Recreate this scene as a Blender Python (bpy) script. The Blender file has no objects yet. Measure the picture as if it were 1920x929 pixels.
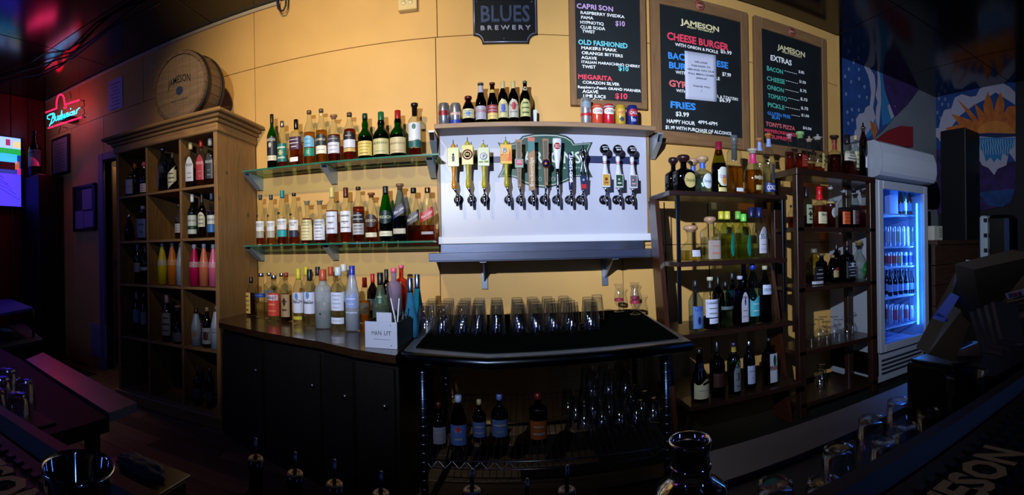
import bpy, bmesh, math, random
from math import sin, cos, tan, pi, sqrt, atan2, radians
from mathutils import Vector, Matrix, Euler
random.seed(7)
S = bpy.context.scene
COL = S.collection
# ---------------- camera: a phone panorama, so a central cylindrical lens ----------------
F = 850.0; E = 1.17; RHO = .02; YAW = 30/850.0; D = 3.0; CEIL = 3.04
cd = bpy.data.cameras.new('camera'); cam = bpy.data.objects.new('camera', cd); COL.objects.link(cam)
cd.type = 'PANO'
cc = cd.cycles if hasattr(cd, 'cycles') else cd
cc.panorama_type = 'CENTRAL_CYLINDRICAL'
cc.central_cylindrical_range_u_min = -960/F
cc.central_cylindrical_range_u_max = 960/F
cc.central_cylindrical_range_v_min = -464.5/F
cc.central_cylindrical_range_v_max = 464.5/F
cc.central_cylindrical_radius = 1.0
cd.clip_start = .01
cam.location = (0, 0, E)
cam.matrix_world = Matrix.Translation((0, 0, E)) @ Matrix.Rotation(-YAW, 4, 'Z') @ Matrix.Rotation(RHO, 4, 'Y') @ Matrix.Rotation(pi/2, 4, 'X')
S.camera = cam
S.view_settings.view_transform = 'Standard'; S.view_settings.look = 'None'
S.view_settings.gamma = 1; S.view_settings.use_curve_mapping = False
S.view_settings.exposure = 0.0
cy = S.cycles
cy.transparent_max_bounces = 40; cy.max_bounces = 12; cy.transmission_bounces = 10; cy.glossy_bounces = 5
cy.sample_clamp_indirect = 4; cy.blur_glossy = .5
# ---------------- world and lamps ----------------
W = bpy.data.worlds.new('world'); S.world = W; W.use_nodes = True
W.node_tree.nodes['Background'].inputs[0].default_value = (.10, .16, .42, 1)
W.node_tree.nodes['Background'].inputs[1].default_value = .012
def lamp(name, kind, loc, aim, col, watts, **k):
    l = bpy.data.lights.new(name, kind); l.color = col; l.energy = watts
    for a, v in k.items(): setattr(l, a, v)
    o = bpy.data.objects.new(name, l); COL.objects.link(o); o.location = loc
    if aim is not None: o.rotation_euler = (Vector(aim) - Vector(loc)).to_track_quat('-Z', 'Y').to_euler()
    return o
lamp('spot_lamp', 'SPOT', (-.66, -.3, 1.95), (-.4, 3.0, 1.85), (.76, .85, .96), 400, spot_size=radians(80), spot_blend=1.0, shadow_soft_size=.018)
lamp('spot_lamp_right', 'SPOT', (-.62, -.3, 1.95), (2.15, 3.0, 1.9), (.78, .87, 1.0), 540, spot_size=radians(72), spot_blend=1.0, shadow_soft_size=.018)
lamp('warm_lamp', 'SPOT', (-1.05, .75, 2.98), (-1.12, 3.0, 2.1), (1.0, .74, .36), 175, spot_size=radians(82), spot_blend=1.0, shadow_soft_size=.05)
lamp('blue_fill_right', 'AREA', (1.9, -1.0, 1.35), (.3, 2.0, 1.3), (.16, .32, 1.0), 7.0, shape='RECTANGLE', size=.05, size_y=1.9)  # unseen blue strip added behind the camera, sized for highlights on the glasses
lamp('blue_fill_left', 'AREA', (-2.0, -1.0, 1.35), (-.2, 2.0, 1.3), (.16, .28, 1.0), 5.5, shape='RECTANGLE', size=.05, size_y=1.9)  # its added twin at the left, also out of view
lamp('corner_blue_fill', 'AREA', (-3.4, .2, 1.9), (-4.4, 2.6, .8), (.2, .25, 1.0), 3, shape='RECTANGLE', size=.6, size_y=.4)  # blue area light added facing the left corner, not from the television
lamp('neon_glow', 'AREA', (-4.2, 2.72, 2.28), (-3.4, 1.2, 1.2), (1.0, .03, .16), 1.8, shape='RECTANGLE', size=.35, size_y=.2)  # extra area light boosting the neon sign's own glow
lamp('doorway_fill', 'SPOT', (-3.35, 2.6, 2.95), (-3.0, 2.25, 0), (1.0, .85, .65), 14, spot_size=radians(42), spot_blend=.8, shadow_soft_size=.1)  # unseen ceiling spot added to light the floor by the doorway
lamp('passage_fill', 'POINT', (-3.45, 3.32, 2.35), None, (1.0, .8, .55), 5, shadow_soft_size=.05)  # point light added to brighten the black door opening
lamp('tapestry_fill', 'SPOT', (3.2, .9, 2.95), (4.8, 2.8, 2.0), (.75, .85, 1.0), 9, spot_size=radians(75), spot_blend=.9, shadow_soft_size=.1)  # unseen spot added to lift the dark tapestries

# ---------------- rays: a pixel of the photograph onto a plane of the room ----------------
def ray(px, py):
    p = (px-960)/F; v = (464.5-py)/F
    x, y, z = sin(p), cos(p), v
    x, z = x*cos(RHO)+z*sin(RHO), -x*sin(RHO)+z*cos(RHO)
    x, y = x*cos(YAW)+y*sin(YAW), -x*sin(YAW)+y*cos(YAW)
    return x, y, z
def atY(px, py, Y): x, y, z = ray(px, py); t = Y/y; return Vector((x*t, Y, E+z*t))
def atZ(px, py, Z): x, y, z = ray(px, py); t = (Z-E)/z; return Vector((x*t, y*t, Z))
def atX(px, py, X): x, y, z = ray(px, py); t = X/x; return Vector((X, y*t, E+z*t))
def horiz(px, py=464):   # unit horizontal direction
    x, y, z = ray(px, py); n = sqrt(x*x+y*y); return x/n, y/n, z/n

# ---------------- materials ----------------
MATS = {}
def rgb(h):
    if isinstance(h, tuple): return h
    h = h.lstrip('#'); c = [int(h[i:i+2], 16)/255 for i in (0, 2, 4)]
    return tuple(x/12.92 if x <= .04045 else ((x+.055)/1.055)**2.4 for x in c)
def pbsdf(name):
    m = bpy.data.materials.new(name); m.use_nodes = True
    return m, m.node_tree.nodes['Principled BSDF'], m.node_tree
def mat(c, rough=.5, metal=0, noise=0, scale=30, bump=0, spec=.5, emit=0, coat=0, stretch=None):
    key = (c, rough, metal, noise, scale, bump, spec, emit, coat, stretch)
    if key in MATS: return MATS[key]
    m, b, nt = pbsdf('paint'); col = rgb(c)
    b.inputs['Base Color'].default_value = (*col, 1)
    b.inputs['Roughness'].default_value = rough; b.inputs['Metallic'].default_value = metal
    b.inputs['Specular IOR Level'].default_value = spec
    b.inputs['Coat Weight'].default_value = coat
    if emit:
        b.inputs['Emission Color'].default_value = (*col, 1); b.inputs['Emission Strength'].default_value = emit
    if noise or bump:
        tc = nt.nodes.new('ShaderNodeTexCoord'); mp = nt.nodes.new('ShaderNodeMapping')
        mp.inputs['Scale'].default_value = stretch or (1, 1, 1)
        nz = nt.nodes.new('ShaderNodeTexNoise'); nz.inputs['Scale'].default_value = scale; nz.inputs['Detail'].default_value = 6
        nt.links.new(tc.outputs['Object'], mp.inputs[0]); nt.links.new(mp.outputs[0], nz.inputs['Vector'])
        if noise:
            mr = nt.nodes.new('ShaderNodeMapRange'); mr.inputs[3].default_value = 1-noise; mr.inputs[4].default_value = 1+noise
            mr.inputs[1].default_value = .3; mr.inputs[2].default_value = .7
            mx = nt.nodes.new('ShaderNodeVectorMath'); mx.operation = 'SCALE'; mx.inputs[0].default_value = col
            nt.links.new(nz.outputs['Fac'], mr.inputs[0]); nt.links.new(mr.outputs[0], mx.inputs['Scale'])
            nt.links.new(mx.outputs[0], b.inputs['Base Color'])
        if bump:
            bp = nt.nodes.new('ShaderNodeBump'); bp.inputs['Strength'].default_value = bump; bp.inputs['Distance'].default_value = .004
            nt.links.new(nz.outputs['Fac'], bp.inputs['Height']); nt.links.new(bp.outputs[0], b.inputs['Normal'])
    MATS[key] = m; return m
def glass(c=(1, 1, 1), rough=.0, edge=.35, dens=1.0, frost=0, refl=.045):
    """thin glass wall: tinted see-through plus a Fresnel reflection"""
    key = ('g', c, rough, edge, dens, frost, refl)
    if key in MATS: return MATS[key]
    m = bpy.data.materials.new('glass'); m.use_nodes = True; nt = m.node_tree; nt.nodes.clear()
    out = nt.nodes.new('ShaderNodeOutputMaterial'); tr = nt.nodes.new('ShaderNodeBsdfTransparent')
    gl = nt.nodes.new('ShaderNodeBsdfGlossy'); gl.inputs['Roughness'].default_value = max(rough, .03)
    col = rgb(c)
    lw = nt.nodes.new('ShaderNodeLayerWeight'); lw.inputs['Blend'].default_value = .5
    def power(e, mul=1.0, add=0.0):
        p = nt.nodes.new('ShaderNodeMath'); p.operation = 'POWER'; p.inputs[1].default_value = e; nt.links.new(lw.outputs['Facing'], p.inputs[0])
        q = nt.nodes.new('ShaderNodeMath'); q.operation = 'MULTIPLY_ADD'; q.inputs[1].default_value = mul; q.inputs[2].default_value = add
        nt.links.new(p.outputs[0], q.inputs[0]); return q.outputs[0]
    mc = nt.nodes.new('ShaderNodeMix'); mc.data_type = 'RGBA'
    mc.inputs[6].default_value = (*[min(1, x*1.0) for x in col], 1)
    mc.inputs[7].default_value = (*[x**1.6*.36 for x in col], 1)
    nt.links.new(power(2.6, edge*2.2), mc.inputs[0]); nt.links.new(mc.outputs[2], tr.inputs[0])
    ms = nt.nodes.new('ShaderNodeMixShader')
    nt.links.new(power(4.0, .55, refl), ms.inputs[0]); nt.links.new(tr.outputs[0], ms.inputs[1]); nt.links.new(gl.outputs[0], ms.inputs[2])
    last = ms
    if frost:
        df = nt.nodes.new('ShaderNodeBsdfDiffuse'); df.inputs[0].default_value = (*[min(1, x*.85) for x in col], 1)
        m2 = nt.nodes.new('ShaderNodeMixShader'); m2.inputs[0].default_value = frost
        nt.links.new(ms.outputs[0], m2.inputs[1]); nt.links.new(df.outputs[0], m2.inputs[2]); last = m2
    nt.links.new(last.outputs[0], out.inputs[0])
    MATS[key] = m; return m
def liquid(c):
    key = ('l', c)
    if key in MATS: return MATS[key]
    m, b, nt = pbsdf('liquid')
    b.inputs['Base Color'].default_value = (*rgb(c), 1); b.inputs['Transmission Weight'].default_value = 1
    b.inputs['Roughness'].default_value = .02; b.inputs['IOR'].default_value = 1.2
    tr = nt.nodes.new('ShaderNodeBsdfTransparent'); tr.inputs[0].default_value = (*[x**.62 for x in rgb(c)], 1)
    mx = nt.nodes.new('ShaderNodeMixShader'); mx.inputs[0].default_value = .6; o = nt.nodes['Material Output']
    nt.links.new(b.outputs[0], mx.inputs[1]); nt.links.new(tr.outputs[0], mx.inputs[2]); nt.links.new(mx.outputs[0], o.inputs[0])
    MATS[key] = m; return m
def emis(c, s): return mat(c, .5, emit=s)
def wood(c, dark=.45, scale=4, rough=.5, stretch=(1, 1, 12), knots=True, coat=0):
    key = ('w', c, dark, scale, rough, stretch, knots)
    if key in MATS: return MATS[key]
    m, b, nt = pbsdf('wood'); col = rgb(c); N = nt.nodes.new; L = nt.links.new
    tc = N('ShaderNodeTexCoord'); mp = N('ShaderNodeMapping'); mp.inputs['Scale'].default_value = tuple(1/s*4 for s in stretch)
    L(tc.outputs['Object'], mp.inputs[0])
    nz = N('ShaderNodeTexNoise'); nz.inputs['Scale'].default_value = scale*3; nz.inputs['Detail'].default_value = 8; nz.inputs['Distortion'].default_value = 1.2
    L(mp.outputs[0], nz.inputs['Vector'])
    cr = N('ShaderNodeValToRGB'); cr.color_ramp.elements[0].position = .32; cr.color_ramp.elements[1].position = .68
    cr.color_ramp.elements[0].color = (*[x*dark for x in col], 1); cr.color_ramp.elements[1].color = (*col, 1)
    L(nz.outputs['Fac'], cr.inputs[0]); last = cr.outputs[0]
    if knots:
        vo = N('ShaderNodeTexVoronoi'); vo.inputs['Scale'].default_value = 5
        L(tc.outputs['Object'], vo.inputs['Vector'])
        mr = N('ShaderNodeMapRange'); mr.inputs[1].default_value = .05; mr.inputs[2].default_value = .11
        mr.inputs[3].default_value = .35; mr.inputs[4].default_value = 1
        L(vo.outputs['Distance'], mr.inputs[0])
        vm = N('ShaderNodeVectorMath'); vm.operation = 'SCALE'; L(last, vm.inputs[0]); L(mr.outputs[0], vm.inputs['Scale']); last = vm.outputs[0]
    L(last, b.inputs['Base Color']); b.inputs['Roughness'].default_value = rough; b.inputs['Coat Weight'].default_value = coat
    MATS[key] = m; return m

# ---------------- mesh building ----------------
STUFF = {'print', 'print_lines', 'handwriting', 'waterfall_lines', 'crest_ornament', 'wire_shelf', 'badge_print', 'socket_slot', 'star_rings'}
class MB:
    def __init__(s): s.v = []; s.f = []; s.sm = []
    def add(s, vs, fs, smooth=False):
        n = len(s.v); s.v += [tuple(v) for v in vs]; s.f += [tuple(i+n for i in f) for f in fs]; s.sm += [smooth]*len(fs); return s
    def box(s, x0, x1, y0, y1, z0, z1, c=0):
        x0, x1 = sorted((x0, x1)); y0, y1 = sorted((y0, y1)); z0, z1 = sorted((z0, z1))
        if c <= 0:
            vs = [(x, y, z) for x in (x0, x1) for y in (y0, y1) for z in (z0, z1)]
            return s.add(vs, [(0, 1, 3, 2), (4, 6, 7, 5), (0, 4, 5, 1), (2, 3, 7, 6), (0, 2, 6, 4), (1, 5, 7, 3)])
        c = min(c, (x1-x0)/2.1, (y1-y0)/2.1, (z1-z0)/2.1)
        bm = bmesh.new(); bmesh.ops.create_cube(bm, size=1)
        for v in bm.verts: v.co = Vector(((x0+x1)/2+v.co.x*(x1-x0), (y0+y1)/2+v.co.y*(y1-y0), (z0+z1)/2+v.co.z*(z1-z0)))
        bmesh.ops.bevel(bm, geom=bm.edges[:], offset=c, segments=1, affect='EDGES', profile=.5)
        return s.bm(bm)
    def bm(s, bm, smooth=False):
        bm.verts.index_update()
        s.add([v.co.copy() for v in bm.verts], [[v.index for v in f.verts] for f in bm.faces], smooth); bm.free(); return s
    def hexa(s, b, t):   # 4 bottom + 4 top points
        return s.add(list(b)+list(t), [(3, 2, 1, 0), (4, 5, 6, 7), (0, 1, 5, 4), (1, 2, 6, 5), (2, 3, 7, 6), (3, 0, 4, 7)])
    def lathe(s, prof, seg=24, n=2, loc=(0, 0, 0), smooth=True, caps=True, axis='z', k=1.0):
        vs = []; fs = []
        for r, z in prof:
            for i in range(seg):
                a = 2*pi*i/seg; q = 1
                if n > 2: q = (abs(cos(a))**n+abs(sin(a))**n)**(-1/n)
                p = (r*q*sin(a), -r*q*cos(a)*k, z)
                if axis == 'y': p = (p[0], z, p[1])
                if axis == 'x': p = (z, p[0], p[1])
                vs.append((p[0]+loc[0], p[1]+loc[1], p[2]+loc[2]))
        m = len(prof)
        for j in range(m-1):
            for i in range(seg):
                i2 = (i+1) % seg; fs.append((j*seg+i, j*seg+i2, (j+1)*seg+i2, (j+1)*seg+i))
        if caps:
            if prof[0][0] > 1e-5: fs.append(tuple(range(seg-1, -1, -1)))
            if prof[-1][0] > 1e-5: fs.append(tuple((m-1)*seg+i for i in range(seg)))
        return s.add(vs, fs, smooth)
    def tube(s, pts, r, seg=8, caps=True):
        pts = [Vector(p) for p in pts]; rs = r if isinstance(r, (list, tuple)) else [r]*len(pts)
        vs = []; fs = []; up = None
        for i, p in enumerate(pts):
            t = (pts[min(i+1, len(pts)-1)]-pts[max(i-1, 0)]).normalized()
            if up is None:
                up = t.orthogonal().normalized()
            up = (up - t*up.dot(t)); up = up.normalized() if up.length > 1e-6 else t.orthogonal().normalized()
            w = t.cross(up)
            for k in range(seg):
                a = 2*pi*k/seg; vs.append(p+(up*cos(a)+w*sin(a))*rs[i])
        for j in range(len(pts)-1):
            for k in range(seg):
                k2 = (k+1) % seg; fs.append((j*seg+k, j*seg+k2, (j+1)*seg+k2, (j+1)*seg+k))
        if caps: fs.append(tuple(range(seg-1, -1, -1))); fs.append(tuple((len(pts)-1)*seg+k for k in range(seg)))
        return s.add(vs, fs, True)
    def prism(s, poly, vec):  # poly of 3D points extruded by vec
        bm = bmesh.new(); vec = Vector(vec)
        a = [bm.verts.new(p) for p in poly]; f = bm.faces.new(a)
        r = bmesh.ops.extrude_face_region(bm, geom=[f])
        bmesh.ops.translate(bm, verts=[v for v in r['geom'] if isinstance(v, bmesh.types.BMVert)], vec=vec)
        bmesh.ops.triangulate(bm, faces=[f for f in bm.faces if len(f.verts) > 4])
        bmesh.ops.recalc_face_normals(bm, faces=bm.faces[:])
        return s.bm(bm)
    def mesh(s, name, m):
        me = bpy.data.meshes.new(name); me.from_pydata(s.v, [], s.f)
        me.polygons.foreach_set('use_smooth', s.sm); me.materials.append(m); me.update(); return me
    def obj(s, name, m, parent=None):
        o = bpy.data.objects.new(name, s.mesh(name, m)); COL.objects.link(o)
        if parent is not None: o.parent = parent
        if name in STUFF or getattr(s, 'nt', 0) > 1: o['kind'] = 'stuff'
        return o
def thing(name, label, cat, loc=(0, 0, 0), rot=0, group=None):
    o = bpy.data.objects.new(name, None); COL.objects.link(o); o.empty_display_size = .05
    o.location = loc; o.rotation_euler = (0, 0, rot); o['label'] = label; o['category'] = cat
    if group: o['group'] = group
    return o
def tag(o, label, cat, group=None):
    o['label'] = label; o['category'] = cat
    if group: o['group'] = group
    return o
def struct(o): o['kind'] = 'structure'; return o
def empty_struct(name):
    o = bpy.data.objects.new(name, None); COL.objects.link(o); o['kind'] = 'structure'; return o
def dup(root, loc, label=None, rot=None, name=None):
    r = root.copy(); COL.objects.link(r); r.location = loc
    if rot is not None: r.rotation_euler = (0, 0, rot)
    if label: r['label'] = label
    for ch in list(root.children):
        c = ch.copy(); COL.objects.link(c); c.parent = r
        for g in ch.children:
            d = g.copy(); COL.objects.link(d); d.parent = c
    return r

# ---------------- lettering: glyphs of the built-in font as flat meshes ----------------
GL = {}
def _dim(t, off=0):
    cu = bpy.data.curves.new('t', 'FONT'); cu.body = t; cu.resolution_u = 2; cu.offset = off
    o = bpy.data.objects.new('t', cu); COL.objects.link(o)
    bpy.context.view_layer.update(); w = o.dimensions.x
    me = o.to_mesh(); r = ([tuple(v.co) for v in me.vertices], [tuple(p.vertices) for p in me.polygons])
    o.to_mesh_clear(); bpy.data.objects.remove(o); bpy.data.curves.remove(cu); return w, r
W0 = None
def glyph(c, bold=0):
    global W0
    bold = round(bold, 3)
    if W0 is None: W0 = _dim('||')[0]
    if (c, bold) not in GL:
        w = GL[(c, 0)][0] if (c, 0) in GL else _dim('|'+c+'|')[0]-W0
        if c != ' ' and (c, 0) not in GL: GL[(c, 0)] = (w, _dim(c)[1])
        GL[(c, bold)] = (w, _dim(c, bold)[1] if c != ' ' else ([], []))
    return GL[(c, bold)]
def text2d(t, jit=0, bold=0):
    """verts and faces at cap height ~.7, total width returned"""
    x = 0; V = []; Fc = []
    for c in t:
        w, (vs, fs) = glyph(c, bold); a = random.uniform(-jit, jit); dy = random.uniform(-jit, jit)*.3; sc = 1+random.uniform(-jit, jit)
        n = len(V)
        V += [(x+w/2+((v[0]-w/2)*cos(a)-v[1]*sin(a))*sc, ((v[0]-w/2)*sin(a)+v[1]*cos(a))*sc+dy, 0) for v in vs]
        Fc += [tuple(i+n for i in f) for f in fs]
        x += w
    return V, Fc, x
def text_line(mb, t, A, B, h, jit=0, bold=0, up=(0, 0, 1), thick=0):
    """letters from world point A (baseline start) to B (baseline end), cap height h"""
    mb.nt = getattr(mb, 'nt', 0)+1
    A = Vector(A); B = Vector(B); V, Fc, w = text2d(t, jit, bold); u = (B-A)/w; up = Vector(up)*h/.7
    mb.add([A+u*v[0]+up*v[1] for v in V], Fc)
# ======================= THE SETTING =======================
m_yel = mat('#c99c58', .55, noise=.06, scale=3, bump=.06)
m_black = mat('#0a0a0c', .5)
m_ceil = mat('#08080a', .16, spec=.6, noise=.3, scale=2)
# floor: laminate planks
fl = empty_struct('floor')
MB().box(-4.7, 5.3, -2.6, 4.6, -.06, -.012).obj('subfloor', mat('#070606', .7), fl)
pm = [wood(c, .6, 5, .45, (12, 1, 1), False) for c in ('#6b5440', '#7a6049', '#5c4837', '#84694f')]
pl_mesh = [MB().box(-.6, .6, -.068, .068, -.012, 0, .002).mesh('plank', m) for m in pm]
n = 0
for j in range(34):
    y = -1.3+.14*j; off = (j*.43) % 1.21
    for i in range(4):
        x = -4.6+off+1.205*i
        if x > .1 or x < -4.2: continue
        o = bpy.data.objects.new('plank', pl_mesh[(i*3+j*7) % 4]); COL.objects.link(o); o.parent = fl; o.location = (x+.2, y, 0)
# ceiling
ce = empty_struct('ceiling')
MB().box(-4.7, 5.3, -2.6, 4.6, CEIL+.012, CEIL+.1).obj('ceiling_slab', m_black, ce)
for i in range(8):
    for j in range(6):
        MB().box(-4.6+1.24*i, -4.6+1.24*i+1.234, -2.6+1.22*j, -2.6+1.22*j+1.214, CEIL, CEIL+.012, .002).obj('ceiling_panel', m_ceil, ce)
# back wall: painted sheets with open joints
wb = empty_struct('wall_back')
DX0, DX1, DZ = -3.50, -2.80, 2.13
MB().box(-4.58, DX0, D+.014, D+.1, 0, CEIL).obj('wall_core', mat('#3a2c18', .8), wb)
MB().box(DX1, 2.85, D+.014, D+.1, 0, CEIL).obj('wall_core', mat('#3a2c18', .8), wb)
MB().box(DX0, DX1, D+.014, D+.1, DZ, CEIL).obj('wall_core', mat('#3a2c18', .8), wb)
g = .0022
def sheet(x0, x1, z0, z1): MB().box(x0+g, x1-g, D, D+.014, z0+g, z1-g, .0015).obj('wall_panel', m_yel, wb)
for a, b in ((-4.58, -3.9), (-3.9, -2.93), (-2.93, -1.74), (-1.74, -.362), (-.362, .86), (.86, 2.08), (2.08, 2.85)): sheet(a, b, 2.585, CEIL)
for a, b in ((-4.58, -4.05), (-4.05, DX0)): sheet(a, b, 0, 2.585)
sheet(DX0, DX1, DZ, 2.585); sheet(DX1, -1.74, 0, 2.585)
for a, b in ((-1.74, -.375), (-.375, .86), (.86, 2.08), (2.08, 2.85)): sheet(a, b, 1.168, 2.585); sheet(a, b, 0, 1.168)
MB().box(2.85, 2.87, D-.004, D+.1, 0, CEIL).obj('wall_edge', m_yel, wb)
struct(MB().box(-4.56, -1.5, D-.02, D-.001, CEIL-.028, CEIL-.002, .005).obj('trim_1', mat('#b3a284', .5)))
# door opening with casing, its grey-blue the neon's light put into the colour
dr = empty_struct('door_1'); mtr = mat('#5d5f80', .5)
MB().box(DX0-.075, DX0, D-.022, D+.12, 0, DZ+.07, .004).obj('door_casing', mtr, dr)
MB().box(DX1, DX1+.07, D-.022, D+.12, 0, DZ+.07, .004).obj('door_casing', mtr, dr)
MB().box(DX0, DX1, D-.022, D+.12, DZ, DZ+.07, .004).obj('door_casing', mtr, dr)
mdoor = wood('#8a6332', .7, 3, .5, (1, 1, 12), False)
MB().box(DX0-.16, DX0-.12, D+.13, D+.42, .01, DZ-.02, .003).obj('door_leaf', mdoor, dr)
MB().box(DX0-.12, DX0-.112, D+.18, D+.38, .2, .95).obj('door_board', mdoor, dr)
MB().box(DX0-.12, DX0-.112, D+.18, D+.38, 1.1, 1.95).obj('door_board', mdoor, dr)
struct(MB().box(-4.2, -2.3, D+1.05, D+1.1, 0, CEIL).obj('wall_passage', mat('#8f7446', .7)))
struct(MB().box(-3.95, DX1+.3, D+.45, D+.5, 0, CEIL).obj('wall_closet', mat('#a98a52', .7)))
# red board wall at left
wl = empty_struct('wall_left'); mred = wood('#7a1316', .6, 3, .45, (1, 1, 12), False)
MB().box(-4.68, -4.595, -2.6, 4.6, 0, CEIL).obj('wall_core', m_black, wl)
for i in range(14):
    MB().box(-4.597, -4.58, 2.99-.235*(i+1)+.004, 2.99-.235*i-.004, .0, CEIL-.002, .003).obj('wall_board', mred, wl)
# right part
m_gr = mat('#666d78', .7, noise=.1, scale=4)
struct(MB().box(2.87, 4.95, 3.35, 3.45, 0, CEIL).obj('wall_recess', m_gr))
struct(MB().box(4.95, 5.05, -2.6, 3.45, 0, CEIL).obj('wall_right', mat('#15131a', .7)))
struct(MB().box(-4.6, 5.0, -2.6, -2.5, 0, CEIL).obj('wall_front', mat('#0b0b0d', .7)))

# ======================= PINE CABINET =======================
m_pine = wood('#977044', .62, 4, .5)
m_pineh = wood('#977044', .62, 4, .5, (12, 1, 1), True)
m_pined = wood('#8d6536', .6, 4, .55)
CX0, CX1, CY0, CY1 = -2.735, -1.735, 2.47, 2.985
cb = thing('pine_cabinet', 'tall pine pigeonhole cabinet with moulded cornice, full of bottles, left of the glass shelves', 'cabinet', ((CX0+CX1)/2, CY0, 0))
def P(mb, name, m, parent, rx=None):   # build in world space, then parent keeping place
    o = mb.obj(name, m); o.parent = parent
    o.matrix_parent_inverse = Matrix.Translation(-Vector(parent.location)) if parent.type == 'EMPTY' and parent.rotation_euler[2] == 0 else Matrix.Identity(4)
    return o
P(MB().box(CX0, CX0+.03, CY0, CY1, 0, 2.03, .003), 'side_panel', m_pine, cb)
P(MB().box(CX1-.03, CX1, CY0, CY1, 0, 2.03, .003), 'side_panel', m_pine, cb)
P(MB().box(CX0+.03, CX1-.03, CY1-.015, CY1, .06, 2.03), 'back_panel', m_pined, cb)
DVX = (-2.395, -2.062); SHZ = (1.635, 1.275, .935, .515)
for z in SHZ: P(MB().box(CX0+.03, CX1-.03, CY0+.004, CY1-.016, z-.018, z, .002), 'shelf', m_pineh, cb)
P(MB().box(CX0+.03, CX1-.03, CY0+.004, CY1-.016, .08, .1, .002), 'shelf', m_pineh, cb)
P(MB().box(CX0+.03, CX1-.03, CY0+.004, CY1-.016, 2.0, 2.03, .002), 'top_board', m_pineh, cb)
zs = [2.0]+[z for z in SHZ]+[.1]
for x in DVX:
    for a, b in zip(zs[:-1], zs[1:]):
        P(MB().box(x-.009, x+.009, CY0+.006, CY1-.016, b, a-(.018 if a < 2 else 0), .002), 'divider', m_pine, cb)
P(MB().box(CX0-.02, CX1+.02, CY0-.02, CY1, 0, .085, .006), 'plinth', m_pineh, cb)
for k, (ov, z0, z1) in enumerate(((.015, 1.985, 2.045), (.03, 2.045, 2.07), (.055, 2.07, 2.092), (.085, 2.092, 2.118))):
    P(MB().box(CX0-ov, CX1+ov, CY0-ov, CY1, z0, z1, .007), 'cornice', m_pineh, cb)

# barrel head on top of it
BR = .252; BC = Vector((-2.085, 2.5, 2.118+.262))
br = thing('whiskey_barrel', 'half whiskey barrel standing on edge on the pine cabinet, lettered head facing out', 'barrel', BC+Vector((0, 0, -.26)))
m_oak = wood('#7b6248', .6, 4, .6, (12, 1, 1), False); m_oak2 = wood('#6a5038', .6, 4, .6, (1, 12, 1), False)
for i in range(26):
    a0 = 2*pi*i/26+.006; a1 = 2*pi*(i+1)/26-.006; mb = MB(); vs = []
    for yy, rr in ((0, BR), (.1, BR+.008), (.21, BR+.012)):
        for r_, a in ((rr-.022, a0), (rr, a0), (rr, a1), (rr-.022, a1)): vs.append((BC.x+r_*sin(a), BC.y+yy, BC.z+r_*cos(a)))
    fs = [(0, 1, 2, 3), (11, 10, 9, 8)]
    for j in (0, 4): fs += [(j+k, j+4+k, j+4+(k+1) % 4, j+(k+1) % 4) for k in range(4)]
    mb.add(vs, fs); P(mb, 'stave', m_oak2, br)
P(MB().lathe([(BR+.002, 0), (BR+.006, 0), (BR+.009, .035), (BR+.004, .035)], 40, axis='y', loc=(BC.x, BC.y+.012, BC.z), caps=False), 'hoop', mat('#2d2c30', .45, .8), br)
P(MB().lathe([(BR+.013, 0), (BR+.017, 0), (BR+.018, .035), (BR+.013, .035)], 40, axis='y', loc=(BC.x, BC.y+.16, BC.z), caps=False), 'hoop', mat('#2d2c30', .45, .8), br)
nb = 7
for i in range(nb):
    x0 = -BR+.02+(2*BR-.04)*i/nb; x1 = -BR+.02+(2*BR-.04)*(i+1)/nb-.002; R = BR-.02; pts = []
    for k in range(7): x = x0+(x1-x0)*k/6; pts.append((BC.x+x, BC.y+.012, BC.z+sqrt(max(0, R*R-x*x))))
    for k in range(6, -1, -1): x = x0+(x1-x0)*k/6; pts.append((BC.x+x, BC.y+.012, BC.z-sqrt(max(0, R*R-x*x))))
    pts = [p for q, p in enumerate(pts) if (Vector(p)-Vector(pts[q-1])).length > 1e-5]
    P(MB().prism(pts, (0, .018, 0)), 'head_board', m_oak, br)
mb = MB(); V, Fc, w = text2d('JAMESON', 0, .012)
for_arc = [(v[0]-w/2, v[1]) for v in V]; sc = .215/w
mb.add([(BC.x+(.33)*sin(x*sc/.33)*1.0, BC.y+.0095, BC.z+.03+(.33+y*.075-.33)+(.33*cos(x*sc/.33)-.33)) for x, y in for_arc], Fc)
text_line(mb, 'IRISH WHISKEY', (BC.x-.08, BC.y+.0095, BC.z-.105), (BC.x+.08, BC.y+.0095, BC.z-.105), .014)
P(mb, 'lettering', mat('#1a1512', .6), br)
P(MB().lathe([(0, 0), (.032, 0)], 24, axis='y', loc=(BC.x, BC.y+.0095, BC.z-.03), caps=False), 'emblem', mat('#1d2a4a', .6), br)

# ======================= DARK BACK COUNTER =======================
TZ = .73
m_dk = wood('#2e1c12', .6, 4, .22, (12, 1, 1), False, coat=.4); m_dk2 = wood('#0c0806', .6, 4, .5, (1, 1, 12), False)
c0 = atZ(410, 605, TZ); c1 = atZ(600, 641, TZ); c2 = atZ(742, 667, TZ)
ct = thing('back_counter', 'dark wooden back counter beside the pine cabinet, crowded with bottles', 'counter', (-1.1, 2.4, 0))
pts = [(-1.73, 2.985), (-1.73, 2.45), (c0.x, c0.y), ((c0.x+c1.x)/2, (c0.y+c1.y)/2-.02), (c1.x, c1.y), ((c1.x+c2.x)/2, (c1.y+c2.y)/2-.02), (c2.x, c2.y), (c2.x, 2.985)]
P(MB().prism([(x, y, TZ-.035) for x, y in pts], (0, 0, .035)), 'worktop', m_dk, ct)
pb = [(-1.72, 2.98), (-1.72, 2.47)]+[(x, y+.05) for x, y in pts[2:7]]+[(c2.x-.01, 2.98)]
P(MB().prism([(x, y, 0) for x, y in pb], (0, 0, TZ-.036)), 'body', m_dk2, ct)
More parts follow.
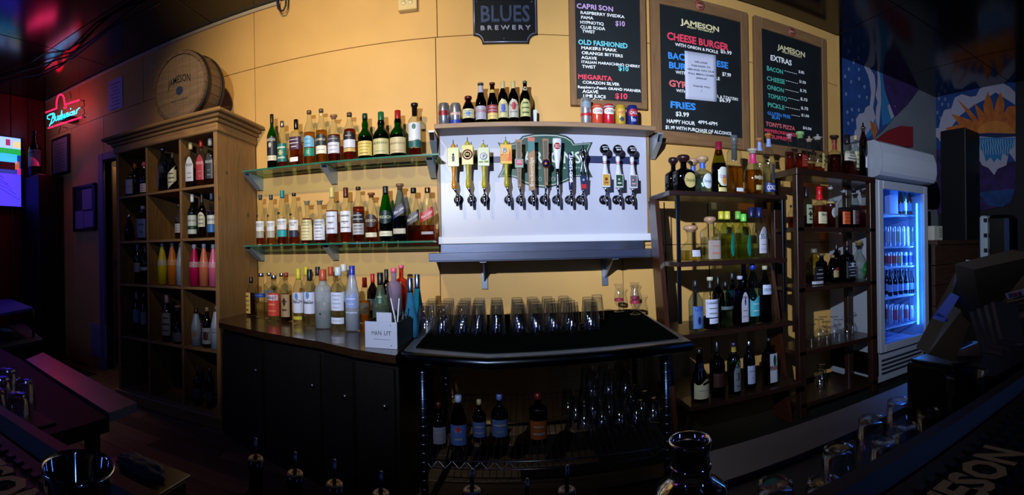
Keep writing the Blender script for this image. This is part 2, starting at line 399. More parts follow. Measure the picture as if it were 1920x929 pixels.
for i, (a, b) in enumerate(zip(pb[2:6], pb[3:7])):   # cupboard doors on the curved front
    a = Vector((*a, 0)); b = Vector((*b, 0)); u = (b-a).normalized(); nrm = Vector((u.y, -u.x, 0))
    p, q = a+u*.015, b-u*.015
    P(MB().prism([p+Vector((0, 0, .08)), q+Vector((0, 0, .08)), q+Vector((0, 0, .66)), p+Vector((0, 0, .66))], nrm*.018), 'cupboard_door', m_dk2, ct)
    k = (q-u*.04)+nrm*.03+Vector((0, 0, .5)); P(MB().lathe([(0, -.012), (.01, -.008), (.012, 0), (.01, .008), (0, .012)], 12, loc=k), 'door_knob', mat('#6a6a70', .3, 1), ct)

# ======================= STAINLESS TABLE =======================
m_st = mat('#8d949c', .36, .85, noise=.1, scale=6, stretch=(1, 12, 1)); m_std = mat('#3a3f49', .3, 1)
tb = thing('steel_table', 'stainless steel prep table with rounded front lip and black bar mat', 'table', (.25, 2.4, 0))
tp = [atZ(755, 660, TZ), atZ(914, 672, TZ), atZ(1113, 660, TZ), atZ(1296, 640, TZ)]
top = [Vector((tp[0].x+.004, 2.97, TZ))]+tp+[Vector((.945, 2.97, TZ))]
P(MB().prism([p-Vector((0, 0, .03)) for p in top], (0, 0, .03)), 'tabletop', m_st, tb)
P(MB().tube([p+Vector((0, 0, -.022)) for p in [tp[0]+Vector((0, .02, 0))]+tp], .024, 12), 'front_lip', mat('#2b303a', .25, 1), tb)
legs = [(tp[0].x+.07, tp[0].y+.09), (tp[3].x-.09, tp[3].y+.09), (.90, 2.9), (tp[0].x+.07, 2.9)]
for lx, ly in legs:
    P(MB().tube([(lx, ly, 0), (lx, ly, TZ-.03)], .0165, 12), 'leg', mat('#38465c', .3, 1), tb)
    for k in range(16): P(MB().lathe([(.0172, 0), (.0182, .001), (.0182, .003), (.0172, .004)], 12, loc=(lx, ly, .06+.04*k), caps=False), 'leg_ring', mat('#8fa2bf', .3, 1), tb)
mwire = mat('#8a909a', .3, 1); WS = .23
for wz in (WS,):
    wr = []
    x0, x1, y0, y1 = legs[0][0], legs[1][0], legs[1][1], 2.9
    for (a, b) in (((x0, legs[0][1]), (x1, y0)), ((x1, y0), (.90, 2.9)), ((x0, 2.9), (.90, 2.9)), ((x0, legs[0][1]), (x0, 2.9))):
        P(MB().tube([(*a, wz), (*b, wz)], .0035, 6), 'wire_rail', mwire, tb); P(MB().tube([(*a, wz-.035), (*b, wz-.035)], .0025, 6), 'wire_rail', mwire, tb)
    zz = []
    for k in range(36): t = k/35; zz.append((x0+(x1-x0)*t, legs[0][1]+(y0-legs[0][1])*t, wz-(.035 if k % 2 else 0)))
    P(MB().tube(zz, .002, 5), 'zigzag_wire', mwire, tb)
    for k in range(34): t = (k+.5)/34; P(MB().tube([(x0+(x1-x0)*t, legs[0][1]+(y0-legs[0][1])*t, wz+.002), (x0+(.90-x0)*t, 2.9, wz+.002)], .0018, 5), 'shelf_wire', mwire, tb)
mt = [Vector((tp[0].x+.05, 2.95, TZ))]+[p+Vector((.045 if i == 0 else 0, .075, 0)) for i, p in enumerate(tp)]+[Vector((.93, 2.94, TZ))]
mt[4].x -= .03
o = MB().prism([p+Vector((0, 0, .0005)) for p in mt], (0, 0, .006)).obj('bar_mat', mat('#070b0a', .85, noise=.3, scale=60, bump=.5, spec=0.0)); tag(o, 'black rubber mat under the upturned pint glasses on the steel table', 'mat')

# ======================= TAP WALL =======================
TX0, TX1 = -.357, 1.035
tw = thing('tap_board', 'white beer tap board in a wooden frame with a painted green pub crest', 'tap board', (.34, 2.97, 1.3))
m_wht = mat('#adb0c6', .35, noise=.04, scale=3, bump=.05)
TZ0, TZ1 = 1.25, 1.918
P(MB().box(TX0, TX1, 2.975, 2.996, TZ0, TZ1), 'white_panel', m_wht, tw)
mfr = wood('#8a6c45', .7, 4, .5, (1, 1, 12), False)
P(MB().box(TX0-.022, TX0, 2.965, 2.998, TZ0-.02, TZ1, .002), 'side_strip', mfr, tw)
P(MB().box(TX1, TX1+.022, 2.965, 2.998, TZ0-.02, TZ1, .002), 'side_strip', mfr, tw)
P(MB().box(TX0-.02, TX1+.025, 2.945, 2.998, TZ0-.05, TZ0, .004), 'ledge', mat('#cfd2e2', .4), tw)
ss = MB().box(-.368, 1.046, 2.79, 2.997, 1.918, 1.948, .003).obj('tap_shelf', wood('#93745a', .75, 4, .5, (12, 1, 1), False)); tag(ss, 'plain wooden shelf over the beer taps holding bottles and cans', 'shelf')
for x in (TX0-.05, TX1+.035):
    mb = MB().box(x, x+.035, 2.82, 2.995, 1.905, 1.917, .001)
    mb.prism([(x, 2.995, 1.905), (x, 2.82, 1.905), (x, 2.85, 1.86), (x, 2.985, 1.77), (x, 2.995, 1.77)], (.003, 0, 0)).prism([(x+.032, 2.995, 1.905), (x+.032, 2.82, 1.905), (x+.032, 2.85, 1.86), (x+.032, 2.985, 1.77), (x+.032, 2.995, 1.77)], (.003, 0, 0)).prism([(x, 2.85, 1.86), (x+.035, 2.85, 1.86), (x+.035, 2.985, 1.77), (x, 2.985, 1.77)], (0, -.002, -.002))
    o = mb.obj('shelf_bracket', mat('#a9b4c4', .35, .6)); tag(o, 'folded steel bracket under the %s end of the tap shelf' % ('left' if x < 0 else 'right'), 'bracket')
# crest
def polyY(poly, Y, th=.0015): return MB().prism([atY(x, y, Y) for x, y in poly], (0, -th, 0))
SH = [(933, 267), (948, 270), (962, 268), (972, 263), (980, 255), (1000, 251), (1022, 250), (1045, 251), (1062, 255), (1073, 262), (1078, 270), (1095, 268), (1111, 267), (1104, 283), (1102, 300), (1104, 318), (1111, 333), (1095, 331), (1078, 332), (1062, 341), (1042, 349), (1022, 353), (1000, 351), (982, 345), (966, 334), (950, 331), (933, 333), (941, 318), (944, 300), (941, 283)]
cx, cyy = 1022, 301
def sh(k, k2=None): k2 = k2 or k; return [(cx+(x-cx)*k, cyy+(y-cyy)*k2) for x, y in SH]
P(polyY([(840, 297), (1198, 295), (1198, 309), (840, 308)], 2.9745), 'navy_band', mat('#1b2450', .4), tw)
P(polyY(sh(1), 2.972), 'crest', mat('#0e2a26', .4), tw)
P(polyY(sh(.955, .94), 2.970, .0008), 'crest_outline', mat('#b9c4bd', .4), tw)
P(polyY(sh(.94, .91), 2.9690, .0008), 'crest_field', mat('#12423a', .4), tw)
mb = MB(); text_line(mb, 'PARSONS', atY(966, 306, 2.967), atY(1090, 306, 2.967), .075, bold=.02); P(mb, 'crest_lettering', mat('#b9c4bd', .4), tw)
mb = MB()
for t, a, b in (('SC', 1007, 1014), ('&', 1056, 1061), ('ITY', 1076, 1088)): text_line(mb, t, atY(a, 317, 2.967), atY(b, 317, 2.967), .014)
for s in (-1, 1):
    for q in range(2): mb.tube([atY(1022+s*(6+k*1.8), 336+(1 if q else -1)*4*sin(k*.9), 2.968) for k in range(9)], .0014, 4)
P(mb, 'crest_ornament', mat('#b9c4bd', .4), tw)
# drip tray
dt = thing('drip_tray', 'long stainless steel beer drip tray on brackets below the taps', 'drip tray', (.3, 2.8, 1.1))
X0, X1 = -.402, 1.03; m_s2 = mat('#50566c', .36, .8, noise=.12, scale=5, stretch=(1, 1, 8))
P(MB().box(X0+.04, X1-.03, 2.95, 2.998, 1.135, 1.199, .002), 'backsplash', m_s2, dt)
P(MB().box(X0, X1, 2.68, 2.69, 1.095, 1.145, .002), 'front_lip', m_s2, dt)
P(MB().box(X0, X1, 2.68, 2.998, 1.093, 1.1), 'tray_pan', m_s2, dt)
P(MB().box(X0, X0+.008, 2.69, 2.998, 1.1, 1.145), 'end_plate', m_s2, dt); P(MB().box(X1-.008, X1, 2.69, 2.998, 1.1, 1.145), 'end_plate', m_s2, dt)
mb = MB()
for k in range(96):
    x = X0+.05+k*(X1-X0-.1)/95
    if abs(x-.335) < .035: continue
    mb.box(x-.0035, x+.0035, 2.70, 2.93, 1.136, 1.141)
mb.box(.30, .37, 2.695, 2.93, 1.135, 1.142); o = P(mb, 'grille', m_s2, dt); o['kind'] = 'stuff'
for x, lab in ((.0, 'left'), (.72, 'right')):
    x = atY(908 if lab == 'left' else 1135, 500, 2.97).x
    mb = MB().box(x-.02, x+.02, 2.7, 2.995, 1.083, 1.092, .001).box(x-.02, x+.02, 2.985, 2.998, .90, 1.083, .001)
    mb.prism([(x-.004, 2.985, .95), (x-.004, 2.985, 1.083), (x-.004, 2.76, 1.083)], (.008, 0, 0))
    o = mb.obj('wall_bracket', mat('#8d97aa', .35, .8)); tag(o, 'grey steel wall bracket carrying the drip tray, %s one' % lab, 'bracket')

# ======================= GLASS SHELVES =======================
GZ = (1.755, 1.222)
for i, z in enumerate(GZ):
    w = 'upper' if i == 0 else 'lower'
    gs = thing('glass_shelf', '%s clear glass wall shelf with green edges and a row of whiskies' % w, 'shelf', (-1.0, 2.87, z))
    xr = -.345 if i == 0 else -.385
    P(MB().box(-1.715, xr, 2.752, 2.99, z-.009, z-.0005), 'glass_pane', glass('#cfe8dc', .03, .3), gs)
    P(MB().box(-1.715, xr, 2.748, 2.752, z-.010, z), 'glass_edge', mat('#1f6a56', .15, spec=.8), gs)
    P(MB().box(xr, xr+.004, 2.748, 2.99, z-.010, z), 'glass_edge', mat('#1f6a56', .15, spec=.8), gs)
    for j, px in enumerate((484, 624, 812 if i == 0 else 830)):
        x = atY(px, 330, 2.96).x
        if px == 830: continue
        mb = MB().prism([(x-.02, 2.996, z-.012), (x-.02, 2.79, z-.012), (x-.02, 2.80, z-.028), (x-.02, 2.975, z-.115), (x-.02, 2.996, z-.115)], (.002, 0, 0))
        mb.prism([(x+.02, 2.996, z-.012), (x+.02, 2.79, z-.012), (x+.02, 2.80, z-.028), (x+.02, 2.975, z-.115), (x+.02, 2.996, z-.115)], (.002, 0, 0))
        mb.box(x-.02, x+.022, 2.785, 2.996, z-.0125, z-.0105).prism([(x-.02, 2.80, z-.028), (x+.022, 2.80, z-.028), (x+.022, 2.975, z-.115), (x-.02, 2.975, z-.115)], (0, -.002, -.001))
        o = mb.obj('shelf_bracket', mat('#9cb8d6', .35, .6)); tag(o, 'pressed steel bracket under the %s glass shelf, %s' % (w, ('at its cabinet end', 'in the middle of its run', 'at its tap-side end')[j]), 'bracket')

# ======================= LADDER SHELF =======================
m_esp = wood('#2a1711', .6, 4, .35, (12, 1, 1), False, coat=.3); m_wal = wood('#3c1c0e', .6, 4, .35, (1, 1, 12), False, coat=.3)
LX0, LX1 = .955, 1.775; LZ = (1.475, 1.07, .67, .30); LY = (2.36, 2.33, 2.28, 2.20)
ls = thing('ladder_shelf', 'brown leaning ladder shelf with black metal straps, full of tequila and gin', 'shelf', (1.36, 2.5, 0))
for z, y in zip(LZ, LY):
    P(MB().box(LX0+(.0 if z > 1.4 else .03), LX1-(.0 if z > 1.4 else .03), y, 2.70, z-.028, z, .003), 'shelf_board', m_esp, ls)
for x in (LX0, LX1-.03):
    P(MB().prism([(x, 2.72, 1.447), (x, 2.60, 1.447), (x, 2.34, .0), (x, 2.50, .0)], (.028, 0, 0)), 'side_plank', m_wal, ls)
for x in (LX0+.035, LX1-.06):
    P(MB().box(x, x+.022, 2.34, 2.358, .72, 1.447, .004), 'metal_strap', mat('#0d1320', .3, .6), ls)
for x in (LX0+.1, (LX0+LX1)/2):
    P(MB().tube([(x, 2.70, 1.44), (x+.02, 2.70, .05)], .004, 6), 'brace_rod', mat('#0d0d10', .4, .8), ls)

# ======================= DARK BOOKCASE =======================
BX0, BX1, BY0, BY1 = 1.845, 2.612, 2.35, 2.66; BZ = (1.662, 1.27, .865, .44, .09)
bk = thing('dark_bookcase', 'open espresso brown bookcase of whiskeys beside the glass-door fridge', 'bookcase', (2.25, 2.5, 0))
for x in (BX0, BX1-.06):
    for y in (BY0, BY1-.05): P(MB().box(x, x+.06, y, y+.05, 0, BZ[0]-.045, .003), 'upright', wood('#2a1711', .6, 4, .35, (1, 1, 12), False), bk)
for i, z in enumerate(BZ):
    e = .0 if i == 0 else -.002
    P(MB().box(BX0-e, BX1+e, BY0-.002-e, BY1, z-(.045 if i == 0 else .03), z, .003), 'shelf_board', m_esp, bk)
# ======================= BREWERY SIGN =======================
def rect_from_px(x0, x1, ya, yb, Y):
    a = atY(x0, ya, Y); b = atY(x1, yb, Y); return a.x, b.x
Y = 2.975
sx0, sx1 = atY(887, 40, Y).x, atY(1007, 40, Y).x; zb = atY(946, 80, Y).z; zn = atY(890, 60, Y).z
sz1 = zb+.36
def notch(x0, x1, z0, z1, r):
    pts = []
    for cxn, czn, a0 in ((x0, z0, 90), (x1, z0, 180), (x1, z1, 270), (x0, z1, 0)):
        seq = [radians(a0-90*k/6) for k in range(7)] if True else []
        for a in seq: pts.append((cxn+r*cos(a), czn+r*sin(a)))
    return pts
def sgn_poly(x0, x1, z0, z1, r, y):
    P_ = []
    for k in range(7): a = radians(90-15*k); P_.append((x0+r*cos(a), y, z0+r*sin(a)))
    for k in range(7): a = radians(180-15*k); P_.append((x1+r*cos(a), y, z0+r*sin(a)))
    for k in range(7): a = radians(270-15*k); P_.append((x1+r*cos(a), y, z1+r*sin(a)))
    for k in range(7): a = radians(360-15*k); P_.append((x0+r*cos(a), y, z1+r*sin(a)))
    return P_
sg = thing('brewery_sign', 'black embossed metal brewery sign with scooped corners, high on the yellow wall', 'sign', ((sx0+sx1)/2, 2.99, zb))
m_sg = mat('#06080c', .4, 0, spec=.25)
P(MB().prism(sgn_poly(sx0, sx1, zb, sz1, .058, 2.993), (0, -.012, 0)), 'sign_plate', m_sg, sg)
rim = sgn_poly(sx0+.008, sx1-.008, zb+.008, sz1-.008, .058, 2.98)
P(MB().tube(rim+[rim[0]], .004, 6), 'raised_rim', mat('#8088a8', .3, .6), sg)
mb = MB(); zz = atY(946, 40, 2.97).z
def raised(mb, t, x0, x1, z, h, y, th, bold=0):
    V, Fc, w = text2d(t, 0, bold); s = (x1-x0)/w; n = len(V)
    mb.add([(x0+v[0]*s, y-th, z+v[1]*h/.7) for v in V], Fc)
    for k in (1, 2, 3): mb.add([(x0+v[0]*s+.0006*k, y-th+th*k/4, z+v[1]*h/.7-.0006*k) for v in V], Fc)
raised(mb, 'BLUES', sx0+.045, sx1-.045, zz+.003, .105, 2.981, .009, .015)
P(mb, 'lettering', mat('#56607c', .25, .6), sg)
mb = MB(); raised(mb, 'B R E W E R Y', sx0+.045, sx1-.045, atY(946, 54, 2.97).z, .028, 2.981, .004, .01)
P(mb, 'lettering', mat('#b5b7c8', .3, .6), sg)
for px, py in ((894, 3), (997, 3), (945, 72)):
    q = atY(px, py, 2.978); P(MB().lathe([(.005, 0), (.004, -.003), (0, -.004)], 10, axis='y', loc=q), 'screw', mat('#b8bcc8', .3, 1), sg)
# outlet
oa, ob = atY(748, 24, 2.985), atY(783, 19, 2.985)
ot = thing('wall_outlet', 'cream double power outlet box high on the yellow wall', 'outlet', (oa.x, 2.99, oa.z))
P(MB().box(oa.x, ob.x, 2.955, 2.997, oa.z, oa.z+.1, .004), 'cover_plate', mat('#cdb27a', .4), ot)
for k in range(2):
    x = oa.x+.037+.047*k
    P(MB().lathe([(.018, 0), (.016, -.003), (0, -.003)], 16, axis='y', loc=(x, 2.9545, oa.z+.05)), 'socket', mat('#d8c08c', .4), ot)
    P(MB().box(x-.008, x-.005, 2.9505, 2.9515, oa.z+.048, oa.z+.06).box(x+.005, x+.008, 2.9505, 2.9515, oa.z+.048, oa.z+.06), 'socket_slot', mat('#1a1510', .6), ot)
# hanging loop near the ceiling
h0 = atY(528, 0, 2.93)
o = MB().tube([h0+Vector((-.036, 0, .12)), h0+Vector((-.04, 0, .02)), h0+Vector((-.03, 0, -.05)), h0+Vector((-.01, 0, -.078)), h0+Vector((.014, 0, -.078)), h0+Vector((.032, 0, -.05)), h0+Vector((.038, 0, .02)), h0+Vector((.034, 0, .12))], .008, 8).obj('cable_loop', mat('#22202c', .5)); tag(o, 'dark cable loop hanging from the ceiling above the glass shelves', 'cable')

# ======================= CHALKBOARDS =======================
def b_(X, Y_): return 1060+X/3.317, Y_/3.317
m_slate = mat('#10161b', .55, noise=.25, scale=5); m_bf = wood('#85613f', .7, 4, .55, (1, 1, 12), False); m_bfh = wood('#85613f', .7, 4, .55, (12, 1, 1), False)
BY = 2.965
def board(name, label, px0, px1, zt, zb_, frame, parts):
    x0, x1 = atY(px0, 100, BY).x, atY(px1, 100, BY).x
    t = thing(name, label, 'chalkboard', ((x0+x1)/2, 2.98, zb_))
    P(MB().box(x0-.01, x1+.01, BY, 2.985, zb_-.01, zt+.01), 'slate', m_slate, t)
    return t, x0, x1
CH = {'w': '#fbfdff', 'p': '#c9a3d8', 'c': '#6fd2e0', 'r': '#f0405c', 'b': '#3590f0', 'g': '#4fc0ac', 'y': '#e6dba8', 'o': '#e06a70'}
def chalk(t, lines):
    groups = {}
    for tx, X0, X1, Yb, h, c, *bold in lines: groups.setdefault(c, []).append((tx, X0, X1, Yb, h, bold[0] if bold else .02))
    for c, ls_ in groups.items():
        for tx, X0, X1, Yb, h, bd in ls_:
            mb = MB()
            pa = b_(X0, Yb); A = atY(*pa, BY-.0012); Bx = atY(b_(X1, 0)[0], 100, BY-.0012)
            r = sqrt(A.x**2+A.y**2); B = Vector((Bx.x, A.y, A.z))
            text_line(mb, tx, A, B, h*.84/3.317*r/F, .05, bd)
            P(mb, 'chalk_lettering', mat(CH[c], .7), t)
# board A
A0, A1 = atY(1080, 100, BY).x, atY(1201, 100, BY).x
zA = atY(1080, 186, BY).z
TA, _, _ = board('cocktail_chalkboard', 'narrow cocktail chalkboard in a wooden frame, leftmost of the three menu boards', 1080, 1201, zA+.72, zA, 0, 0)
fw = .035
for a in ((A0-.042, A0, zA-.042, zA+.76, m_bf), (A1, A1+.04, zA-.042, zA+.76, m_bf), (A0, A1, zA-.042, zA, m_bfh), (A0, A1, zA+.72, zA+.76, m_bfh)):
    P(MB().box(a[0], a[1], BY-.012, 2.99, a[2], a[3], .003), 'frame_board', a[4], TA)
chalk(TA, [('CAPRI SON', 70, 305, 50, 36, 'p', .03), ('RASPBERRY SVEDKA', 93, 372, 86, 22, 'w'), ('PAMA', 97, 178, 116, 22, 'w'), ('HYPNOTIQ', 92, 243, 146, 22, 'w'), ('$10', 310, 375, 158, 36, 'p'), ('CLUB SODA', 93, 250, 176, 22, 'w'), ('TWIST', 105, 187, 203, 22, 'w'),
 ('OLD FASHIONED', 80, 388, 275, 36, 'c', .03), ('MAKERS MARK', 98, 320, 305, 22, 'w'), ('ORANGE BITTERS', 100, 358, 337, 22, 'w'), ('AGAVE', 100, 195, 366, 22, 'w'), ('ITALIAN MARASCHINO CHERRY', 100, 463, 392, 19, 'w'), ('TWIST', 105, 187, 422, 22, 'w'), ('$10', 330, 392, 438, 36, 'c'),
 ('MEGARITA', 78, 288, 490, 34, 'r', .03), ('CORAZON SILVER', 107, 333, 520, 22, 'w'), ('Raspberry-Peach GRAND MARNIER', 77, 465, 548, 20, 'w'), ('AGAVE', 107, 200, 577, 22, 'w'), ('LIME JUICE', 110, 247, 605, 22, 'w'), ('SEA SALT', 112, 228, 630, 20, 'w'), ('$10', 310, 380, 612, 40, 'r', .03)])
# boards B and C
B0, B1 = atY(1238, 100, BY).x, atY(1389, 100, BY).x; C0, C1 = atY(1428, 100, BY).x, atY(1540, 100, BY).x
zBb = (atY(1240, 247, BY).z+atY(1388, 258, BY).z)/2; zBt = (atY(1240, 6, BY).z+atY(1388, 45, BY).z)/2
zCt = (atY(1429, 54, BY).z+atY(1539, 90, BY).z)/2; zCb = zBb-.015
TB, _, _ = board('burger_chalkboard', 'wide burger menu chalkboard with a white paper taped on it', 1238, 1389, zBt, zBb, 0, 0)
TC, _, _ = board('extras_chalkboard', 'extras and pizza menu chalkboard, rightmost of the three menu boards', 1428, 1540, zCt, zCb, 0, 0)
for t, x0, x1, zt, zb_ in ((TB, B0, B1, zBt, zBb), (TC, C0, C1, zCt, zCb)):
    P(MB().box(x0-.07, x0, BY-.012, 2.99, zb_-.085, zt+.085, .003), 'frame_board', m_bf, t)
    P(MB().box(x1, x1+(.052 if t is TC else .062), BY-.012, 2.99, zb_-.085, zt+.085, .003), 'frame_board', m_bf, t)
    P(MB().box(x0, x1, BY-.012, 2.99, zb_-.085, zb_, .003), 'frame_board', m_bfh, t)
    P(MB().box(x0, x1, BY-.012, 2.99, zt, zt+.085, .003), 'frame_board', m_bfh, t)
    em = Vector(((x0+x1)/2-.02, BY-.0125, zt+.045))
    P(MB().lathe([(.038, 0), (.038, -.002), (0, -.002)], 24, axis='y', loc=em), 'emblem', mat('#7a2a20', .6), t)
    P(MB().lathe([(.028, 0), (.030, 0)], 24, axis='y', loc=em+Vector((0, -.0025, 0)), caps=False), 'emblem_ring', mat('#c9a08a', .6), t)
    mb = MB(); text_line(mb, 'JJ&S', em+Vector((-.02, -.003, -.006)), em+Vector((.02, -.003, -.006)), .013, bold=.02); P(mb, 'emblem_lettering', mat('#c9a08a', .6), t)
chalk(TB, [('JAMESON', 722, 962, 150, 38, 'y', .03), ('IRISH WHISKEY', 757, 927, 172, 13, 'y'), ('CHEESE BURGER', 632, 1015, 243, 52, 'r', .035), ('WITH ONION & PICKLE', 683, 950, 285, 23, 'w'), ('$5.99', 965, 1035, 327, 26, 'w'),
 ('BACON CHEESE', 638, 1010, 362, 47, 'b', .035), ('BURGER', 643, 850, 422, 44, 'b', .035), ('WITH ONION & PICKLE', 687, 958, 457, 23, 'w'), ('$7.99', 975, 1028, 470, 26, 'w'), ('GYRO', 645, 800, 535, 46, 'o', .035), ('WITH ONION, TOMATO, & TZATZIKI', 690, 1070, 571, 21, 'w'), ('$6.99', 957, 1023, 630, 28, 'w'),
 ('FRIES', 650, 805, 668, 48, 'b', .035), ('$3.99', 685, 762, 720, 32, 'w'), ('HAPPY HOUR', 630, 797, 763, 27, 'w'), ('4PM-6PM', 825, 938, 768, 24, 'w'), ('$1.99 WITH PURCHASE OF ALCOHOL', 622, 1028, 801, 25, 'w'), ('taste responsibly', 810, 902, 824, 10, 'y'), ('_________________', 830, 960, 832, 10, 'y')])
chalk(TC, [('JAMESON', 1322, 1492, 305, 36, 'y', .03), ('IRISH WHISKEY', 1347, 1470, 326, 12, 'y'), ('EXTRAS', 1275, 1407, 372, 38, 'w', .03)] +
 [l for tx, a, b, yb, pr, pa, pb2 in (('BACON', 1253, 1353, 437, '$.85', 1450, 1485), ('CHEESE', 1253, 1362, 498, '$1.00', 1455, 1493), ('ONION', 1255, 1357, 553, '$.75', 1458, 1497), ('TOMATO', 1260, 1375, 607, '$.75', 1462, 1502), ('PICKLE', 1258, 1358, 663, '$.75', 1465, 1506)) for l in ((tx, a, b, yb, 32, 'g'), (pr, pa, pb2, yb+15, 20, 'w'), ('.......', b+8, pa-10, yb+4, 20, 'w'))] +
 [('GLUTEN FREE', 1257, 1393, 712, 24, 'b'), ('BUN', 1285, 1328, 738, 22, 'b'), ('.....', 1405, 1455, 716, 18, 'w'), ('$1.00', 1467, 1510, 722, 20, 'w'), ("TONY'S PIZZA", 1247, 1420, 782, 30, 'o', .03), ('$4.00', 1477, 1523, 802, 20, 'w'), ('PEPPERONI/CHEESE/', 1238, 1450, 820, 24, 'r'), ('& SUPREME', 1253, 1400, 858, 27, 'r')])
# wide wavy slats of wall above/between: taped paper
pc = [atY(*b_(X, Y_), BY-.004) for X, Y_ in ((747, 616), (942, 634), (935, 345), (740, 316))]
pp = thing('paper_notice', 'white printed paper notice taped over the burger chalkboard', 'notice', pc[0])
mb = MB(); nU = 8
for i in range(nU+1):
    for j in range(nU+1):
        u, v = i/nU, j/nU; q = (pc[0]*(1-u)+pc[1]*u)*(1-v)+(pc[3]*(1-u)+pc[2]*u)*v
        mb.v.append((q.x, q.y-.004*abs(2*u-1)**2*(.3+v), q.z))
mb.f = [(i*(nU+1)+j, (i+1)*(nU+1)+j, (i+1)*(nU+1)+j+1, i*(nU+1)+j+1) for i in range(nU) for j in range(nU)]; mb.sm = [True]*len(mb.f)
po = P(mb, 'paper_sheet', mat('#c3c7df', .7), pp); md = po.modifiers.new('s', 'SOLIDIFY'); md.thickness = .0004
mb = MB()
for k, (t, ww) in enumerate((('WE LOOK', .42), ('FORWARD TO', .6), ('SERVING YOU OUR', .86), ('FULL MENU COME', .82), ('SPRING', .34), ('', 0), ('THANK YOU', .55), ('!', .03))):
    if not t: continue
    v = .78-.085*k; c = (pc[0]*(1-v)+pc[3]*v)*.5+(pc[1]*(1-v)+pc[2]*v)*.5; du = (pc[1]-pc[0])*ww/2; off = Vector((0, -.0075, 0))
    text_line(mb, t, c-du+off, c+du+off, .011, 0, .01)
P(mb, 'print', mat('#4a4c60', .7), pp)
# photograph card pinned at the board edge
q = atY(1476, 266, 2.8)

# ======================= PAPERS / FRAMES AT LEFT =======================
def px_rect(x0, x1, ya, yb, y2a, Yp):   # left x, right x, top at left, bottom at left, top at right
    a = atY(x0, ya, Yp); b = atY(x0, yb, Yp); c = atY(x1, y2a, Yp); return a.x, c.x, b.z, (a.z+c.z)/2
x0, x1, z0, z1 = px_rect(203, 229, 152, 210, 144, 2.995)
o = thing('pinned_paper', 'pale handwritten paper pinned high on the wall left of the barrel', 'notice', (x0, 2.99, z0))
P(MB().box(x0, x1, 2.995, 2.998, z0, z1), 'paper_sheet', mat('#a9a9d0', .7), o)
mb = MB()
for k in range(9): zz = z1-.05-.035*k; mb.box(x0+.03+.012*(k % 3), x1-.03-.015*((k*2) % 3), 2.9938, 2.9949, zz, zz+.006)
P(mb, 'handwriting', mat('#3c3c66', .7), o)
x0, x1, z0, z1 = px_rect(96, 128, 262, 333, 250, 2.97)
o = thing('framed_certificate', 'black framed certificate on the back wall under the neon sign', 'picture frame', (x0, 2.98, z0))
P(MB().box(x0, x1, 2.972, 2.997, z0, z1, .003), 'frame', mat('#120d10', .4), o); P(MB().box(x0+.03, x1-.03, 2.970, 2.9725, z0+.03, z1-.03), 'print', mat('#8a7f8c', .4), o)
mb = MB()
for k in range(10): zz = z1-.09-.035*k; mb.box(x0+.07, x1-.07-.02*(k % 2), 2.9690, 2.9699, zz, zz+.006)
P(mb, 'print_lines', mat('#4a3f4c', .7), o)
x0, x1, z0, z1 = px_rect(137, 178, 352, 435, 342, 2.97)
o = thing('notice_board', 'dark framed board with pale papers on the back wall beside the doorway', 'notice board', (x0, 2.98, z0))
P(MB().box(x0, x1, 2.975, 2.997, z0, z1), 'board', mat('#15131c', .6), o)
for a in ((x0, x1, z0, z0+.03), (x0, x1, z1-.03, z1), (x0, x0+.03, z0, z1), (x1-.03, x1, z0, z1)): P(MB().box(a[0], a[1], 2.962, 2.975, a[2], a[3], .002), 'frame', mat('#191319', .4), o)
w_ = x1-x0; hh = z1-z0
for a, b, c, d in ((.05, .46, .06, .45), (.48, .9, .08, .42), (.42, .86, .46, .9)): P(MB().box(x0+w_*a, x0+w_*b, 2.972, 2.9745, z0+hh*c, z0+hh*d), 'pinned_sheet', mat('#7d7fae', .7), o)
# floor vent
x0, x1, z0, z1 = px_rect(169, 197, 610, 650, 608, 2.98)
o = thing('wall_vent', 'pale louvred wall vent low beside the doorway', 'vent', (x0, 2.98, z0)); z0 -= .1
P(MB().box(x0, x1, 2.985, 2.998, z0, z1, .002), 'vent_frame', mat('#8a90a4', .5), o)
for k in range(12): zz = z0+.02+(z1-z0-.04)*k/12; P(MB().prism([(x0+.02, 2.985, zz), (x0+.02, 2.978, zz+.004), (x0+.02, 2.978, zz+.006), (x0+.02, 2.985, zz+.012)], (x1-x0-.04, 0, 0)), 'louvre', mat('#777d92', .5), o)

